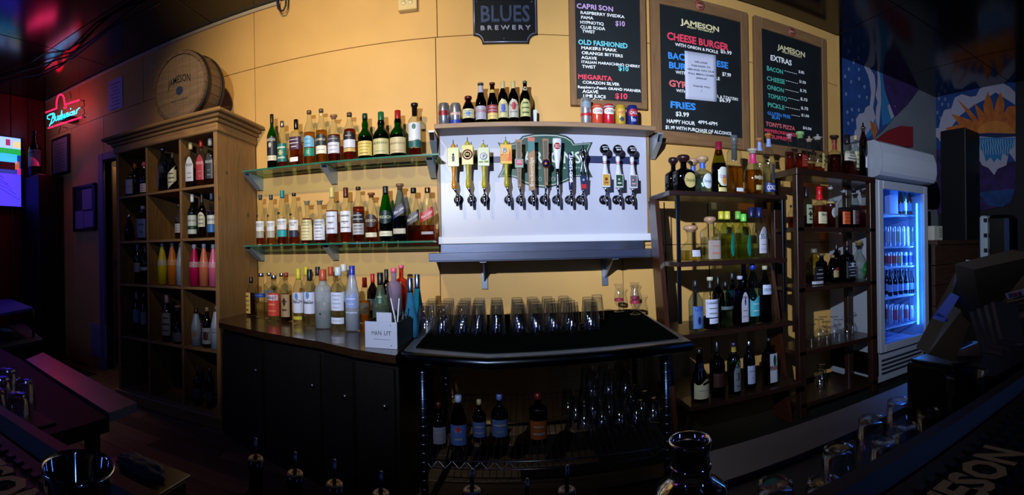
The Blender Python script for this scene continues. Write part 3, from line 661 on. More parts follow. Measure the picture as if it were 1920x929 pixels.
# ======================= NEON =======================
NY = 2.80
def npx(l, Yn=NY): return [atY(x, y, Yn) for x, y in l]
def zz1(X, Y_): return 70+X/6.637, 120+Y_/6.637
ne = thing('neon_sign', 'glowing red and blue neon beer sign in script letters, hanging near the left corner', 'neon sign', npx([(118, 230)])[0])
nr = emis('#ff0a2c', 9); nb_ = emis('#19b4ff', 8)
def zn(l): return [zz1(*p) for p in l]
arc = [(105, 605), (240, 553), (238, 500), (245, 440), (262, 395), (290, 378), (318, 392), (332, 430), (342, 508), (520, 450)]
P(MB().tube(npx(zn(arc)), .0075, 8), 'red_tube', nr, ne)
P(MB().tube(npx(zn([(135, 800), (335, 733), (545, 665)])), .0075, 8), 'red_tube', nr, ne)
P(MB().tube(npx(zn([(330, 545), (345, 525), (365, 535), (350, 552), (335, 548)])), .004, 6), 'red_bow_tie', nr, ne)
STK = [  # script strokes in the zoomed crop
 [(155, 690), (125, 680), (125, 650), (160, 625), (200, 612), (190, 660), (165, 745), (150, 770)],
 [(150, 640), (200, 615), (215, 622), (212, 650), (185, 675), (212, 672), (208, 710), (180, 740), (160, 745)],
 [(228, 650), (222, 690), (232, 708), (250, 690), (256, 645), (252, 690), (262, 700)],
 [(288, 640), (270, 650), (268, 690), (282, 692), (296, 640), (305, 580), (298, 680), (308, 688)],
 [(318, 625), (316, 670), (330, 672), (340, 625), (342, 668), (356, 662), (362, 610)],
 [(372, 640), (388, 625), (380, 605), (368, 625), (372, 656), (395, 645)],
 [(408, 600), (402, 640), (415, 640)], [(412, 565), (416, 552)],
 [(440, 590), (425, 600), (442, 618), (430, 640), (420, 632)],
 [(450, 615), (466, 600), (458, 580), (447, 600), (452, 632), (475, 618)],
 [(490, 570), (484, 620), (492, 580), (515, 552), (528, 548)]]
for s_ in STK: P(MB().tube(npx(zn(s_)), .0042, 6), 'blue_letter_tube', nb_, ne)
mk = mat('#0a0a0c', .5)
for s_ in ([(520, 450), (590, 458)], [(545, 665), (605, 668)], [(575, 460), (590, 520), (545, 550), (580, 560), (590, 620), (560, 640), (600, 665)], [(400, 350), (415, 370), (420, 430)], [(290, 790), (262, 870)], [(320, 790), (380, 800)], [(450, 740), (510, 752)]):
    P(MB().tube(npx(zn(s_), NY+.015), .004, 6), 'black_frame_wire', mk, ne)
P(MB().tube([atY(*zz1(290, 790), NY), atY(*zz1(290, 770), 2.99)], .003, 6), 'black_frame_wire', mk, ne)
P(MB().box(npx(zn([(300, 500)]))[0].x-.05, npx(zn([(300, 500)]))[0].x+.05, NY+.01, 2.995, npx(zn([(300, 700)]))[0].z, npx(zn([(300, 640)]))[0].z), 'transformer', mk, ne)
# cables along the ceiling
for i, pts in enumerate(([(0, 145), (60, 128), (130, 105), (180, 70), (260, 10)], [(0, 152), (70, 140), (140, 108), (200, 60), (240, 20)], [(70, 150), (120, 120), (150, 92), (215, 50), (300, 5)])):
    w = []
    for k, (x, y) in enumerate(pts):
        q = atZ(x, y, CEIL-.03-.03*(k % 2)); w.append(q)
    o = MB().tube(w, .008, 8).obj('ceiling_cable', mat('#09090b', .5)); tag(o, ('lowest black cable sagging under the ceiling at left', 'middle black cable slung along the ceiling at left', 'black ceiling cable running closest to the neon sign')[i], 'cable')

# ======================= TV + BIG BOTTLE =======================
WX = -4.58
tv = thing('wall_television', 'bright flat television on the red board wall, cut by the left edge of the photo', 'television', (WX+.05, 2.0, .9))
ta = atX(43, 258, WX+.06); tb_ = atX(43, 388, WX+.06); TY1 = ta.y; TY0 = TY1-1.05; z1, z0 = ta.z, tb_.z-.02
P(MB().box(WX+.005, WX+.055, TY0, TY1, z0, z1, .006), 'housing', mat('#050507', .3), tv)
x = WX+.056
def scr(u0, u1, v0, v1, c, s, k=0, nm='screen_picture'):   # u from the far (right) edge
    P(MB().box(x, x+.001+.0004*k, TY1-.03-(u1)*.98, TY1-.03-(u0)*.98, z0+.02+(z1-z0-.04)*v0, z0+.02+(z1-z0-.04)*v1), nm, emis(c, s), tv)
scr(0, 1, 0, .47, '#4636ff', 1.5); scr(0, 1, .47, 1, '#15308f', 1.3)
scr(0, 1, .84, 1, '#8fb0ff', 1.6, 1); scr(0, .1, .86, .95, '#d8c08a', 1.3, 2); scr(.14, .2, .88, .97, '#b02a60', 1, 2); scr(0, 1, .75, .84, '#1fae4e', 1, 1); scr(.05, .3, .62, .76, '#2aa2ff', 1.6, 2)
scr(.08, .34, .53, .64, '#06070c', .3, 3); scr(.02, .09, .54, .66, '#c2602a', 1, 2); scr(.0, .05, .47, .56, '#c02a90', 1, 2)
mb = MB()
for s_ in range(5): mb.tube([(x+.003, TY1-.05-.06*k-.05*s_, z0+.03+(z1-z0)*(.08+.07*s_+.035*k+.01*((k*s_) % 3))) for k in range(6)], .0022, 4)
P(mb, 'screen_picture', emis('#120a55', .5), tv)
m_shf = mat('#060608', .6)
# dark shelf cabinet with the giant display bottle
q = atX(64, 332, WX+.18); shz = q.z
o = MB().box(WX+.002, WX+.38, 2.655, 2.978, 0, shz, .006).obj('dark_cupboard', m_shf); tag(o, 'black cupboard in the left corner with a large display bottle on top', 'cupboard')
BOTTLE_SPOT = (WX+.18, q.y, shz)

# small service stand at far left
st = thing('service_stand', 'black service stand with a blue-lit top and a paper on its lower ledge, far left', 'stand', atZ(20, 640, .3))
a, b, c, d = atZ(62, 577, .74), atZ(20, 561, .74), atZ(-60, 566, .74), atZ(-40, 596, .74)
P(MB().prism([p-Vector((0, 0, .02)) for p in (a, b, c, d)], (0, 0, .02)), 'stand_top', mat('#3a45c0', .35), st)  # blue light on the top put into its colour
lo = [Vector((p.x, p.y, .5)) for p in (a, b, c, d)]; lo[0] += Vector((.15, 0, 0)); lo[1] += Vector((.1, .1, 0))
P(MB().prism([p-Vector((0, 0, .03)) for p in lo], (0, 0, .03)), 'lower_ledge', mat('#23293f', .5), st)
for p in (a, b, c, d): P(MB().tube([(p.x*.995, p.y*.995, .5), (p.x*.995, p.y*.995, .72)], .012, 8), 'post', mat('#14110f', .5), st)
P(MB().prism([Vector((p.x, p.y, 0)) for p in lo], (0, 0, .46)), 'stand_base', m_shf, st)
g_ = atZ(8, 619, .502); o = MB().box(g_.x-.11, g_.x+.09, g_.y-.06, g_.y+.06, .5, .502).obj('paper_slip', mat('#6f9cff', .6)); tag(o, 'white paper slip, blue light in its colour, on the lower ledge of the service stand', 'paper')  # the blue light falling on the white paper is in its colour

# ======================= FRIDGE =======================
FX0, FX1, FY0, FY1 = 2.665, 3.325, 2.36, 2.95
fz = thing('glass_door_fridge', 'tall white glass door drinks fridge glowing blue inside, right of the bookcase', 'fridge', ((FX0+FX1)/2, 2.6, 0))
m_fr = mat('#8e95a6', .35); m_in = mat('#b4c4e8', .4)
FZ1 = 1.66
P(MB().box(FX0, FX0+.03, FY0+.05, FY1, .08, FZ1, .004), 'side_wall', m_fr, fz); P(MB().box(FX1-.03, FX1, FY0+.05, FY1, .08, FZ1, .004), 'side_wall', m_fr, fz)
P(MB().box(FX0+.03, FX1-.03, FY1-.03, FY1, .25, FZ1), 'back_liner', m_in, fz); P(MB().box(FX0+.03, FX1-.03, FY0+.05, FY1, FZ1-.03, FZ1), 'ceiling_liner', m_in, fz)
P(MB().box(FX0+.03, FX1-.03, FY0+.05, FY1-.03, .27, .30), 'floor_liner', m_in, fz)
P(MB().box(FX0, FX1, FY0+.05, FY1, .03, .27, .004), 'motor_box', m_fr, fz)
for k in range(4): P(MB().box(FX0+.06, FX1-.06, FY0+.042, FY0+.05, .09+.035*k, .105+.035*k), 'grille_slot', mat('#1a1e28', .6), fz)
dr_ = MB().box(FX0, FX0+.055, FY0, FY0+.045, .28, FZ1-.01, .004).box(FX1-.055, FX1, FY0, FY0+.045, .28, FZ1-.01, .004).box(FX0+.055, FX1-.055, FY0, FY0+.045, FZ1-.075, FZ1-.01, .003).box(FX0+.055, FX1-.055, FY0, FY0+.045, .28, .34, .003)
P(dr_, 'door_frame', m_fr, fz)
P(MB().box(FX0+.055, FX1-.055, FY0+.018, FY0+.024, .34, FZ1-.075), 'door_glass', glass('#dfeaff', .02, .2), fz)
# curved header light box
pr = [(FY0-.07, 1.705), (FY0-.085, 1.76), (FY0-.08, 1.85), (FY0-.05, 1.93), (FY0-.0, 1.955), (FY0+.28, 1.955), (FY0+.28, 1.668), (FY0-.0, 1.668), (FY0-.05, 1.68)]
P(MB().prism([(FX0-.045, y, z) for y, z in pr], (FX1-FX0+.07, 0, 0)), 'header_box', mat('#a7adbc', .3), fz)
P(MB().prism([(FX0-.05, y, z) for y, z in pr], (.006, 0, 0)), 'header_end_cap', mat('#8f96a6', .35), fz); P(MB().prism([(FX1+.024, y, z) for y, z in pr], (.006, 0, 0)), 'header_end_cap', mat('#8f96a6', .35), fz)
lx = FX1-.085
P(MB().box(lx-.006, lx+.006, FY0+.055, FY0+.066, .42, 1.50), 'light_strip', emis('#3ab4ff', 14), fz)
mb = MB()
for k in range(70): mb.box(lx-.075, lx-.066, FY0+.09, FY0+.094, .42+.0155*k, .427+.0155*k)
o = P(mb, 'shelf_rail_slots', mat('#2d4a9a', .5), fz); o['kind'] = 'stuff'
mb = MB()
for k in range(70): mb.box(FX0+.034, FX0+.04, FY0+.09, FY0+.094, .42+.0155*k, .427+.0155*k)
o = P(mb, 'shelf_rail_slots', mat('#2d4a9a', .5), fz); o['kind'] = 'stuff'
fa = lamp('fridge_led', 'AREA', (lx-.02, FY0+.075, 1.0), (FX0+.2, FY1-.1, .95), (.10, .32, 1.0), 8.5, shape='RECTANGLE', size=.03, size_y=1.1)
fa.parent = None
FSH = [(1.645-1.17)*0+z for z in (1.305, .99, .775, .555)]
for py, z in zip((402, 467, 505, 567, 625), (0,)*5): pass
FSH = [sum(atY(px, py, FY0+.08).z for px, py in pr_)/len(pr_) for pr_ in (((1662, 404), (1716, 400)), ((1664, 467), (1718, 458)), ((1664, 507), (1718, 494)), ((1664, 564), (1718, 547)), ((1664, 620), (1718, 600)))]
for z in FSH:
    P(MB().box(FX0+.035, FX1-.12, FY0+.08, FY0+.09, z-.012, z, .002), 'shelf_front', mat('#c9d6f5', .35), fz)
    mb = MB()
    for k in range(14): mb.box(FX0+.035, FX1-.035, FY0+.1+.036*k, FY0+.105+.036*k, z-.008, z-.004)
    P(mb, 'wire_shelf', mat('#aab8dd', .4), fz)

# ======================= TAPESTRIES =======================
T1Y = 3.33
def wav(px, py, Yp, off): v = atY(px, py, Yp); return v
def cloth(name, label, corner_fn, us, vs, m, thick=.002):
    pass
t1 = thing('blue_tapestry', 'blue night-sky tapestry pinned in the recess beside the yellow wall, its right corner folded up', 'tapestry', atY(1640, 200, T1Y))
t1p = [(1577, 268), (1577, 95), (1600, 104), (1640, 115), (1690, 130), (1732, 142), (1722, 165), (1700, 190), (1680, 215), (1655, 245), (1633, 262)]
def polyA(poly, k, m, t, nm): P(MB().prism([atY(x, y, T1Y-.0012*k) for x, y in poly], (0, -.0011, 0)), nm, m, t)
m_bl = mat('#123a78', .85, noise=.2, scale=8); m_pu = mat('#2c1750', .85, noise=.45, scale=9); m_cl = mat('#9a98ad', .85); m_cy = mat('#1f6aa0', .85); m_or = mat('#a85a22', .85, noise=.3, scale=14); m_nv = mat('#0e2450', .85)
def z7(l): return [(1560+X/4.225, 60+Y_/4.225) for X, Y_ in l]
polyA(t1p, 0, m_bl, t1, 'cloth')
polyA(z7([(400, 250), (720, 345), (690, 450), (600, 570), (500, 670), (455, 570), (420, 480), (405, 350)]), 1, m_pu, t1, 'purple_sky')
polyA(z7([(235, 230), (290, 238), (300, 290), (335, 340), (345, 430), (340, 500), (325, 600), (345, 680), (310, 760), (255, 850), (140, 880), (135, 830), (175, 820), (180, 780), (195, 770), (190, 690), (215, 650), (255, 640), (265, 600), (300, 580), (310, 480), (300, 400), (285, 340), (262, 290)]), 1, m_cl, t1, 'cloud')
polyA(z7([(350, 250), (372, 300), (385, 400), (388, 560), (370, 780), (345, 700), (350, 600), (362, 560), (345, 500), (360, 430), (362, 350)]), 2, m_cl, t1, 'cloud')
polyA(z7([(395, 250), (405, 380), (420, 470), (450, 560), (490, 670), (460, 720), (400, 745), (390, 620), (388, 420), (372, 280)]), 2, m_cy, t1, 'waterfall')
polyA(z7([(455, 570), (492, 672), (470, 690), (455, 640), (440, 590)]), 3, m_cl, t1, 'cloud')
polyA(z7([(345, 680), (355, 740), (330, 800), (290, 840), (260, 830), (310, 760)]), 3, m_cy, t1, 'sky_patch')
polyA(z7([(300, 700), (345, 735), (362, 790), (330, 850), (318, 800)]), 4, m_or, t1, 'sun_ray')
mb = MB()
for X, Y_ in ((172, 243), (135, 295), (213, 298), (105, 352), (152, 396), (215, 372), (258, 435), (112, 493), (217, 512), (277, 520), (213, 620), (122, 636), (158, 615), (163, 700), (130, 725)):
    c = atY(*z7([(X, Y_)])[0], T1Y-.004); mb.tube([c+Vector((.011*cos(a), 0, .016*sin(a))) for a in [k*pi/4 for k in range(9)]], .0022, 4)
for X, Y_ in ((560, 335), (685, 258), (500, 590)): c = atY(*z7([(X, Y_)])[0], T1Y-.004); mb.lathe([(.008, 0), (0, -.002)], 8, axis='y', loc=c)
P(mb, 'star_rings', mat('#a9b4d0', .8), t1)
# tapestry 2 on the right
T2X = 4.93
t2 = thing('sun_tapestry', 'large tapestry of an orange sun over clouds and a blue waterfall on the right wall', 'tapestry', atX(1820, 250, T2X))
def z8(l): return [(1720+X/2.995, 130+Y_/2.995) for X, Y_ in l]
def polyB(poly, k, m, nm): P(MB().prism([atX(x, y, T2X-.0012*k) for x, y in poly], (-.0011, 0, 0)), nm, m, t2)
polyB(z8([(35, 30), (120, 75), (210, 90), (330, 70), (450, 65), (552, 75), (552, 620), (540, 700), (520, 760), (335, 800), (45, 820)]), 0, m_bl, 'cloth')
polyB(z8([(335, 520), (552, 520), (552, 680), (520, 760), (335, 800), (50, 820), (45, 450), (120, 450), (335, 500)]), 1, m_pu, 'purple_sky')
polyB(z8([(370, 690), (545, 670), (530, 730), (480, 775), (400, 765), (345, 700)]), 2, mat('#173a70', .85, noise=.3, scale=9), 'blue_mist')
polyB(z8([(40, 260), (60, 300), (90, 335), (120, 330), (130, 290), (150, 230), (190, 220), (210, 160), (250, 140), (300, 155), (330, 150), (350, 110), (400, 85), (440, 78), (480, 78), (520, 100), (550, 130), (550, 200), (440, 130), (380, 170), (320, 200), (240, 260), (180, 340), (120, 390), (60, 350), (40, 320)]), 2, m_cl, 'cloud')
polyB(z8([(120, 390), (190, 350), (330, 360), (330, 372), (125, 405)]), 3, m_cl, 'cloud')
sun = [(330+0, 362), (175, 358), (160, 330), (235, 310), (190, 250), (270, 275), (310, 290), (225, 150+20), (300, 235), (345, 290), (320, 190), (355, 225), (375, 250), (370, 200), (396, 125), (420, 180), (430, 240), (445, 180), (468, 125), (490, 190), (485, 250), (510, 210), (552, 205), (552, 362)]
polyB(z8(sun), 4, m_or, 'sun_rays')
polyB(z8([(330, 362), (350, 320), (390, 297), (440, 288), (500, 300), (535, 335), (548, 362)]), 5, mat('#b8702c', .8, noise=.15, scale=10), 'sun_disc')
polyB(z8([(335, 362), (400, 358), (552, 362), (552, 378), (440, 385), (335, 375)]), 6, m_nv, 'horizon_band')
polyB(z8([(335, 378), (552, 378), (552, 520), (515, 470), (500, 540), (450, 560), (432, 595), (400, 555), (365, 540), (335, 490)]), 4, m_cl, 'cloud')
polyB(z8([(345, 385), (548, 385), (540, 440), (520, 450), (510, 490), (478, 470), (470, 515), (448, 500), (430, 525), (412, 495), (385, 520), (372, 470), (350, 440)]), 5, m_cy, 'waterfall')
mb = MB()
for k in range(14): X = 355+14*k; mb.tube([atX(*z8([(X+3*sin(j*1.7+k), 390+j*18)])[0], T2X-.0085) for j in range(6)], .0045, 4)
P(mb, 'waterfall_lines', mat('#9fb4c8', .8), t2)
mb = MB()
for i in range(18):
    X = 50+(i*53) % 150; Y_ = 95+(i*37) % 190
    c = atX(*z8([(X, Y_)])[0], T2X-.004); mb.tube([c+Vector((0, .012*cos(a), .02*sin(a))) for a in [k*pi/4 for k in range(9)]], .004, 4)
P(mb, 'star_rings', mat('#8c98bd', .8), t2)
# red awning shape behind the fridge
o = MB().prism([atY(x, y, 3.30) for x, y in ((1645, 262), (1668, 244), (1690, 236), (1712, 238), (1712, 275), (1645, 275))], (0, .03, 0)).obj('red_hanging', mat('#7a1420', .6)); tag(o, 'dark red banner hanging behind the fridge top', 'banner')
# dark column + half wall + clutter
pa, pb_ = atY(1763, 300, 2.95), atY(1838, 300, 2.95)
o = MB().box(4.42, 4.76, 2.61, 2.95, 0, atY(1800, 252, 2.95).z-.05, .01).obj('black_column', mat('#05070d', .5)); tag(o, 'square black column in front of the sun tapestry', 'column')
hw = thing('plank_counter', 'rough reddish plank half wall right of the fridge', 'counter', (3.7, 2.2, 0)); m_rw = wood('#3a2114', .5, 4, .6, (12, 1, 1), False)
P(MB().box(3.345, 4.6, 2.28, 2.42, 1.13, 1.17, .004), 'top_plank', m_rw, hw)
for k in range(6): P(MB().box(3.35, 4.58, 2.31, 2.35, .02+.185*k, .2+.185*k, .004), 'wall_plank', m_rw, hw)
hz = 1.17
o = thing('louvred_box', 'small pale louvred box on the plank half wall beside the fridge', 'box', (3.42, 2.35, hz))
P(MB().box(3.36, 3.50, 2.32, 2.40, hz, hz+.13, .003), 'body', mat('#a9a69a', .6), o)
for k in range(5): P(MB().box(3.44, 3.495, 2.316, 2.32, hz+.03+.018*k, hz+.038+.018*k), 'slat', mat('#6a685e', .6), o)
# small two-tone appliance
AX = 3.2; q0 = atX(1836, 487, AX); q1 = atX(1891, 487, AX); z0 = q0.z; z1 = atX(1836, 405, AX).z; ym = q0.y-(q0.y-q1.y)*.27
ap = thing('white_black_appliance', 'upright appliance with pale side and rounded black front, behind the register', 'appliance', (AX+.1, q1.y, z0))
P(MB().box(AX, AX+.22, ym, q0.y, z0, z1, .015), 'pale_shell', mat('#8b96a2', .45), ap)
P(MB().box(AX-.012, AX+.21, q1.y, ym-.001, z0, z1+.004, .03), 'black_body', mat('#06080c', .25), ap)
for k in range(3): P(MB().box(AX-.014, AX+.0, ym-.005, ym+.02, z0+.06+.12*k, z0+.09+.12*k), 'hinge', mat('#06080c', .4), ap)
o = MB().box(AX-.1, AX+.4, q1.y-.3, q0.y+.1, 0, z0-.001, .01).obj('register_cabinet', mat('#120c09', .6, spec=.2)); tag(o, 'dark wooden cabinet under the two-tone appliance', 'cabinet')

# ======================= THE BAR =======================
BZ_ = .955; UZ = .655
m_bar = wood('#150d10', .6, 4, .45, (12, 1, 1), False)
bar = thing('bar_counter', 'dark varnished bar counter in the foreground with a raised wooden rail', 'bar', (0, 0, 0))
P(MB().box(-4.4, 3.0, -.35, .255, BZ_-.05, BZ_, .004), 'bar_top', m_bar, bar)
P(MB().box(-4.4, 3.0, .255, .295, BZ_-.07, BZ_+.012, .012), 'rail', wood('#1c100b', .6, 4, .5, (12, 1, 1), False), bar)
P(MB().box(-4.4, 3.0, .20, .26, .02, BZ_-.07), 'bar_front', mat('#0a0706', .6), bar)
# bar mats on the bar top
for sd, (xa, xb, ya, yb) in (('left', (-1.45, -.24, .135, .245)), ('right', (.22, 1.5, .135, .245))):
    t = thing('rubber_bar_mat', 'black rubber bar mat with tan lettering lying on the bar top, %s side' % sd, 'mat', ((xa+xb)/2, (ya+yb)/2, BZ_))
    P(MB().box(xa, xb, ya, yb, BZ_+.0005, BZ_+.008, .003), 'mat_body', mat('#08090d', .55), t)
    mb = MB()
    for k in range(int((xb-xa)/.016)):
        for j in range(5): mb.box(xa+.01+.016*k, xa+.018+.016*k, ya+.012+.018*j, ya+.020+.018*j, BZ_+.008, BZ_+.011)
    o = P(mb, 'mat_nubs', mat('#0b0c12', .5), t); o['kind'] = 'stuff'
    mb = MB()
    if sd == 'right': text_line(mb, 'JAMESON', (.235, .170, BZ_+.0125), (.392, .170, BZ_+.0125), .040, bold=.04, up=(0, 1, 0))
    else: text_line(mb, 'JAMESON', (-.48, .165, BZ_+.0125), (-.31, .165, BZ_+.0125), .042, bold=.04, up=(0, 1, 0))
    P(mb, 'lettering', mat('#a8935c', .6), t)
# underbar, left and right stainless units
uL = thing('left_underbar', 'stainless underbar work shelf at left with upturned rocks glasses, its edge lit pink', 'underbar', (-2.4, .65, 0))
uR = thing('right_underbar', 'stainless underbar work shelf at right with upturned rocks glasses', 'underbar', (1.8, .65, 0))
cl = atZ(257, 756, UZ); cf = atZ(81, 661, UZ); ci = atZ(205, 775, UZ)
yl = (cl.y+cf.y)/2
XL = (cl.x+ci.x)/2-.02
m_us = mat('#a9adb8', .3, .9, noise=.06, scale=4)
yn = (atZ(90, 702, UZ).y+atZ(204, 775, UZ).y)/2; print('strip', yn, yl, cl, cf, ci, atZ(90, 702, UZ))
cn = atZ(90, 702, UZ); dn = (ci-cn); cn = cn-dn*.55
P(MB().hexa([(p.x, p.y, UZ-.03) for p in (cn, ci, cl, cf)], [(p.x, p.y, UZ) for p in (cn, ci, cl, cf)]), 'steel_edge', m_us, uL)
P(MB().prism([(-3.6, .30, UZ-.06), (ci.x, .30, UZ-.06), (ci.x, ci.y-.001, UZ-.06), (cn.x, cn.y-.001, UZ-.06), (-3.6, cn.y+.2, UZ-.06)], (0, 0, .048)), 'black_well', mat('#06070a', .6, spec=.2), uL)
for x in (XL-.05, XL-1.4, XL-2.6): P(MB().box(x, x+.04, .92, .96, 0, UZ-.03, .003), 'leg', mat('#1a1c24', .4, .5), uL)
for x in (XL-.05, XL-1.4): P(MB().box(x, x+.04, .36, .40, 0, UZ-.06, .003), 'leg', mat('#1a1c24', .4, .5), uL)
r0 = atZ(1400, 880, UZ); r1 = atZ(1700, 735, UZ)
P(MB().hexa([(.42, .86, UZ-.03), (3.1, .90, UZ-.03), (3.1, 1.04, UZ-.03), (.42, 1.0, UZ-.03)], [(.42, .86, UZ), (3.1, .90, UZ), (3.1, 1.04, UZ), (.42, 1.0, UZ)]), 'steel_edge', mat('#77757a', .42, .6, noise=.1, scale=5), uR)
P(MB().box(.42, 3.1, .30, .86, UZ-.06, UZ-.012), 'black_well', mat('#05060a', .5), uR)
P(MB().box(.46, 3.0, .92, .95, .02, UZ-.031), 'front_apron', mat('#0b0b0e', .5, .3), uR)
for x in (.46, 1.7, 3.0): P(MB().box(x, x+.04, .88, .92, 0, UZ-.03, .003), 'leg', mat('#1a1c24', .4, .5), uR)
# lettering lies on the left well
o = thing('drip_mat', 'black drip mat with tan letters beside the upturned glasses at left', 'mat', (-1.35, .55, UZ-.012)); 
P(MB().box(-1.75, XL-.03, .40, .80, UZ-.0115, UZ-.004, .002), 'mat_body', mat('#07080c', .6), o)
mb = MB(); text_line(mb, 'JAMESON', (-1.08, .44, UZ-.003), (-1.6, .44, UZ-.003), -.06, bold=.03, up=(0, 1, 0)); P(mb, 'lettering', mat('#a8935c', .6), o)
# speed rail in the middle
sr = thing('speed_rail', 'black steel speed rail holding the pour bottles in front of the floor gap', 'rack', (-.2, .8, 0))
P(MB().box(-.62, .40, .72, .86, .36, .37), 'rack_floor', mat('#0a0b10', .4, .5), sr); P(MB().box(-.62, .40, .86, .865, .36, .52, .001), 'rack_front', mat('#0a0b10', .4, .5), sr); P(MB().box(-.62, .40, .715, .72, .36, .5, .001), 'rack_back', mat('#0a0b10', .4, .5), sr)
P(MB().box(-.62, .40, .30, .715, .3, .6, .004), 'ice_well', mat('#08090c', .4, .3), sr)
# shaker (chrome, open neck), tin, garnish tray
def lathe_thing(name, label, cat, loc, prof, m, seg=36, part=None, group=None):
    o = MB().lathe(prof, seg, caps=False).obj(name, m); o.location = loc; tag(o, label, cat, group); return o
m_chr = mat('#c9ced8', .06, 1)
q = atZ(1294, 824, .868); sc_ = thing('cocktail_shaker', 'bulbous chrome cocktail shaker standing open at bottom centre right', 'shaker', (q.x, q.y, UZ-.012))
P0 = MB().lathe([(r*.97, z*.795) for r, z in [(0, .002), (.03, 0), (.038, .006), (.052, .06), (.062, .12), (.064, .15), (.055, .19), (.036, .205), (.031, .212), (.031, .262), (.033, .266), (.035, .28), (.033, .283), (.030, .28), (.028, .262), (.028, .214), (.05, .18)]], 40, caps=False)
P0.obj('shaker_body', m_chr, sc_)
MB().lathe([(.0315, 0), (.0330, .002), (.0330, .006), (.0315, .008)], 36, loc=(0, 0, .18), caps=False).obj('neck_ring', m_chr, sc_)
q = atZ(146, 900, 1.012)
tn = thing('steel_jigger_cup', 'small open polished steel cup standing on the left bar mat', 'cup', (q.x, q.y, BZ_+.0115))
MB().lathe([(0, .002), (.017, 0), (.019, .003), (.0255, .052), (.0265, .054), (.0255, .056), (.0245, .053), (.018, .006), (0, .005)], 40, caps=False).obj('cup_body', m_chr, tn)
q = atZ(265, 878, .72); gt = thing('garnish_tray', 'small brassy garnish tray with a crumpled cloth in it, bottom left', 'tray', (q.x, q.y, .60))
MB().box(-.085, .085, -.05, .05, 0, .11, .008).obj('tray_body', mat('#55502a', .3, .6, noise=.3, scale=20), gt)
MB().box(-.09, .09, -.055, .055, .108, .114, .002).obj('tray_rim', mat('#7a7868', .25, .9), gt)
bm = bmesh.new(); bmesh.ops.create_icosphere(bm, subdivisions=4, radius=1)
from mathutils import noise as mnz
for v in bm.verts:
    k = 1+.35*mnz.noise(v.co*3.1)+.15*mnz.noise(v.co*8); v.co = Vector((v.co.x*.062*k, v.co.y*.03*k, .122+v.co.z*.016*k))
MB().bm(bm, True).obj('crumpled_cloth', mat('#454c52', .8), gt)
so = MB().box(q.x-.12, q.x+.14, q.y-.09, q.y+.09, .0, .60, .004).obj('sink_unit', mat('#0a0b0f', .35, .5)); tag(so, 'black sink unit under the garnish tray at bottom left', 'sink')

# ---- register corner, right ----
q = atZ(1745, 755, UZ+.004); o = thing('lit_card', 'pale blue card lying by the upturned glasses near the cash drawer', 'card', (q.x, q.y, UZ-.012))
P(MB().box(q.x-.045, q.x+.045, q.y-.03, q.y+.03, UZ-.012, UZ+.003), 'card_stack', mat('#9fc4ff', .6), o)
q = atZ(1712, 742, UZ); cdw = thing('cash_drawer', 'black cash drawer box with printed leaflets on top, before the fridge', 'cash drawer', (1.6, .9, 0))
P(MB().box(1.06, 1.42, .54, .84, UZ-.011, UZ+.15, .006), 'drawer_body', mat('#050608', .4, spec=.2), cdw)
P(MB().box(1.09, 1.39, .84, .85, UZ+.01, UZ+.13, .003), 'drawer_front', mat('#08090c', .4), cdw)
o = thing('leaflet', 'glossy dark leaflet with red and blue print on the cash drawer', 'leaflet', (1.3, .9, UZ+.15)); 
P(MB().box(1.07, 1.20, .68, .83, UZ+.1505, UZ+.16, .003), 'cover', mat('#141620', .15), o); P(MB().box(1.08, 1.14, .70, .81, UZ+.16, UZ+.1608), 'blue_print', mat('#5a6fa8', .2), o); P(MB().box(1.15, 1.18, .70, .81, UZ+.16, UZ+.1608), 'red_print', mat('#8a1c22', .2), o)
# glass pitcher
q = atZ(1812, 690, .86)
gp = thing('glass_pitcher', 'clear plastic cup standing behind the bar rail near the register', 'cup', (q.x, q.y, UZ-.012))
MB().lathe([(0, .004), (.04, 0), (.042, .004), (.052, .2), (.054, .205), (.05, .2), (.04, .012), (0, .012)], 32, caps=False).obj('cup_body', glass('#aebfd8', .03, .4), gp)
# POS terminal: slanted black case seen from behind
ps = thing('point_of_sale_terminal', 'black point of sale terminal seen from behind at the right edge, with stickers', 'register', (1.45, .6, UZ))
def slab(a, b, c, d, th, nm, m, t):   # quad a,b (bottom) c,d (top), extruded back along +th
    P(MB().prism([a, b, c, d], th), nm, m, t)
def R(px, py, r): x, y, z = horiz(px, py); return Vector((x*r, y*r, E+z*r))
mp_ = mat('#0a0d12', .3, spec=.25)
slab(R(1842, 612, 1.15), R(1950, 640, .98), R(1950, 478, .98), R(1826, 506, 1.15), (.05, .09, .01), 'monitor_back', mp_, ps)
slab(R(1800, 580, 1.25), R(1845, 612, 1.16), R(1828, 506, 1.16), R(1818, 505, 1.25), (.03, .06, 0), 'monitor_side', mp_, ps)
slab(R(1740, 665, 1.28), R(1790, 680, 1.22), R(1850, 520, 1.22), R(1822, 508, 1.28), (.05, .08, 0), 'arm', mp_, ps)
slab(R(1747, 597, 1.26), R(1768, 604, 1.25), R(1797, 556, 1.25), R(1782, 549, 1.26), (-.004, -.006, 0), 'blue_tape', mat('#0d2f8a', .6), ps)
slab(R(1752, 590, 1.257), R(1772, 604, 1.257), R(1778, 600, 1.25), R(1758, 586, 1.25), (-.004, -.006, 0), 'blue_tape', mat('#0d2f8a', .6), ps)
slab(R(1890, 562, 1.05), R(1926, 552, 1.0), R(1920, 541, 1.0), R(1884, 551, 1.05), (-.004, -.003, 0), 'white_sticker', mat('#9aa3b8', .6), ps)
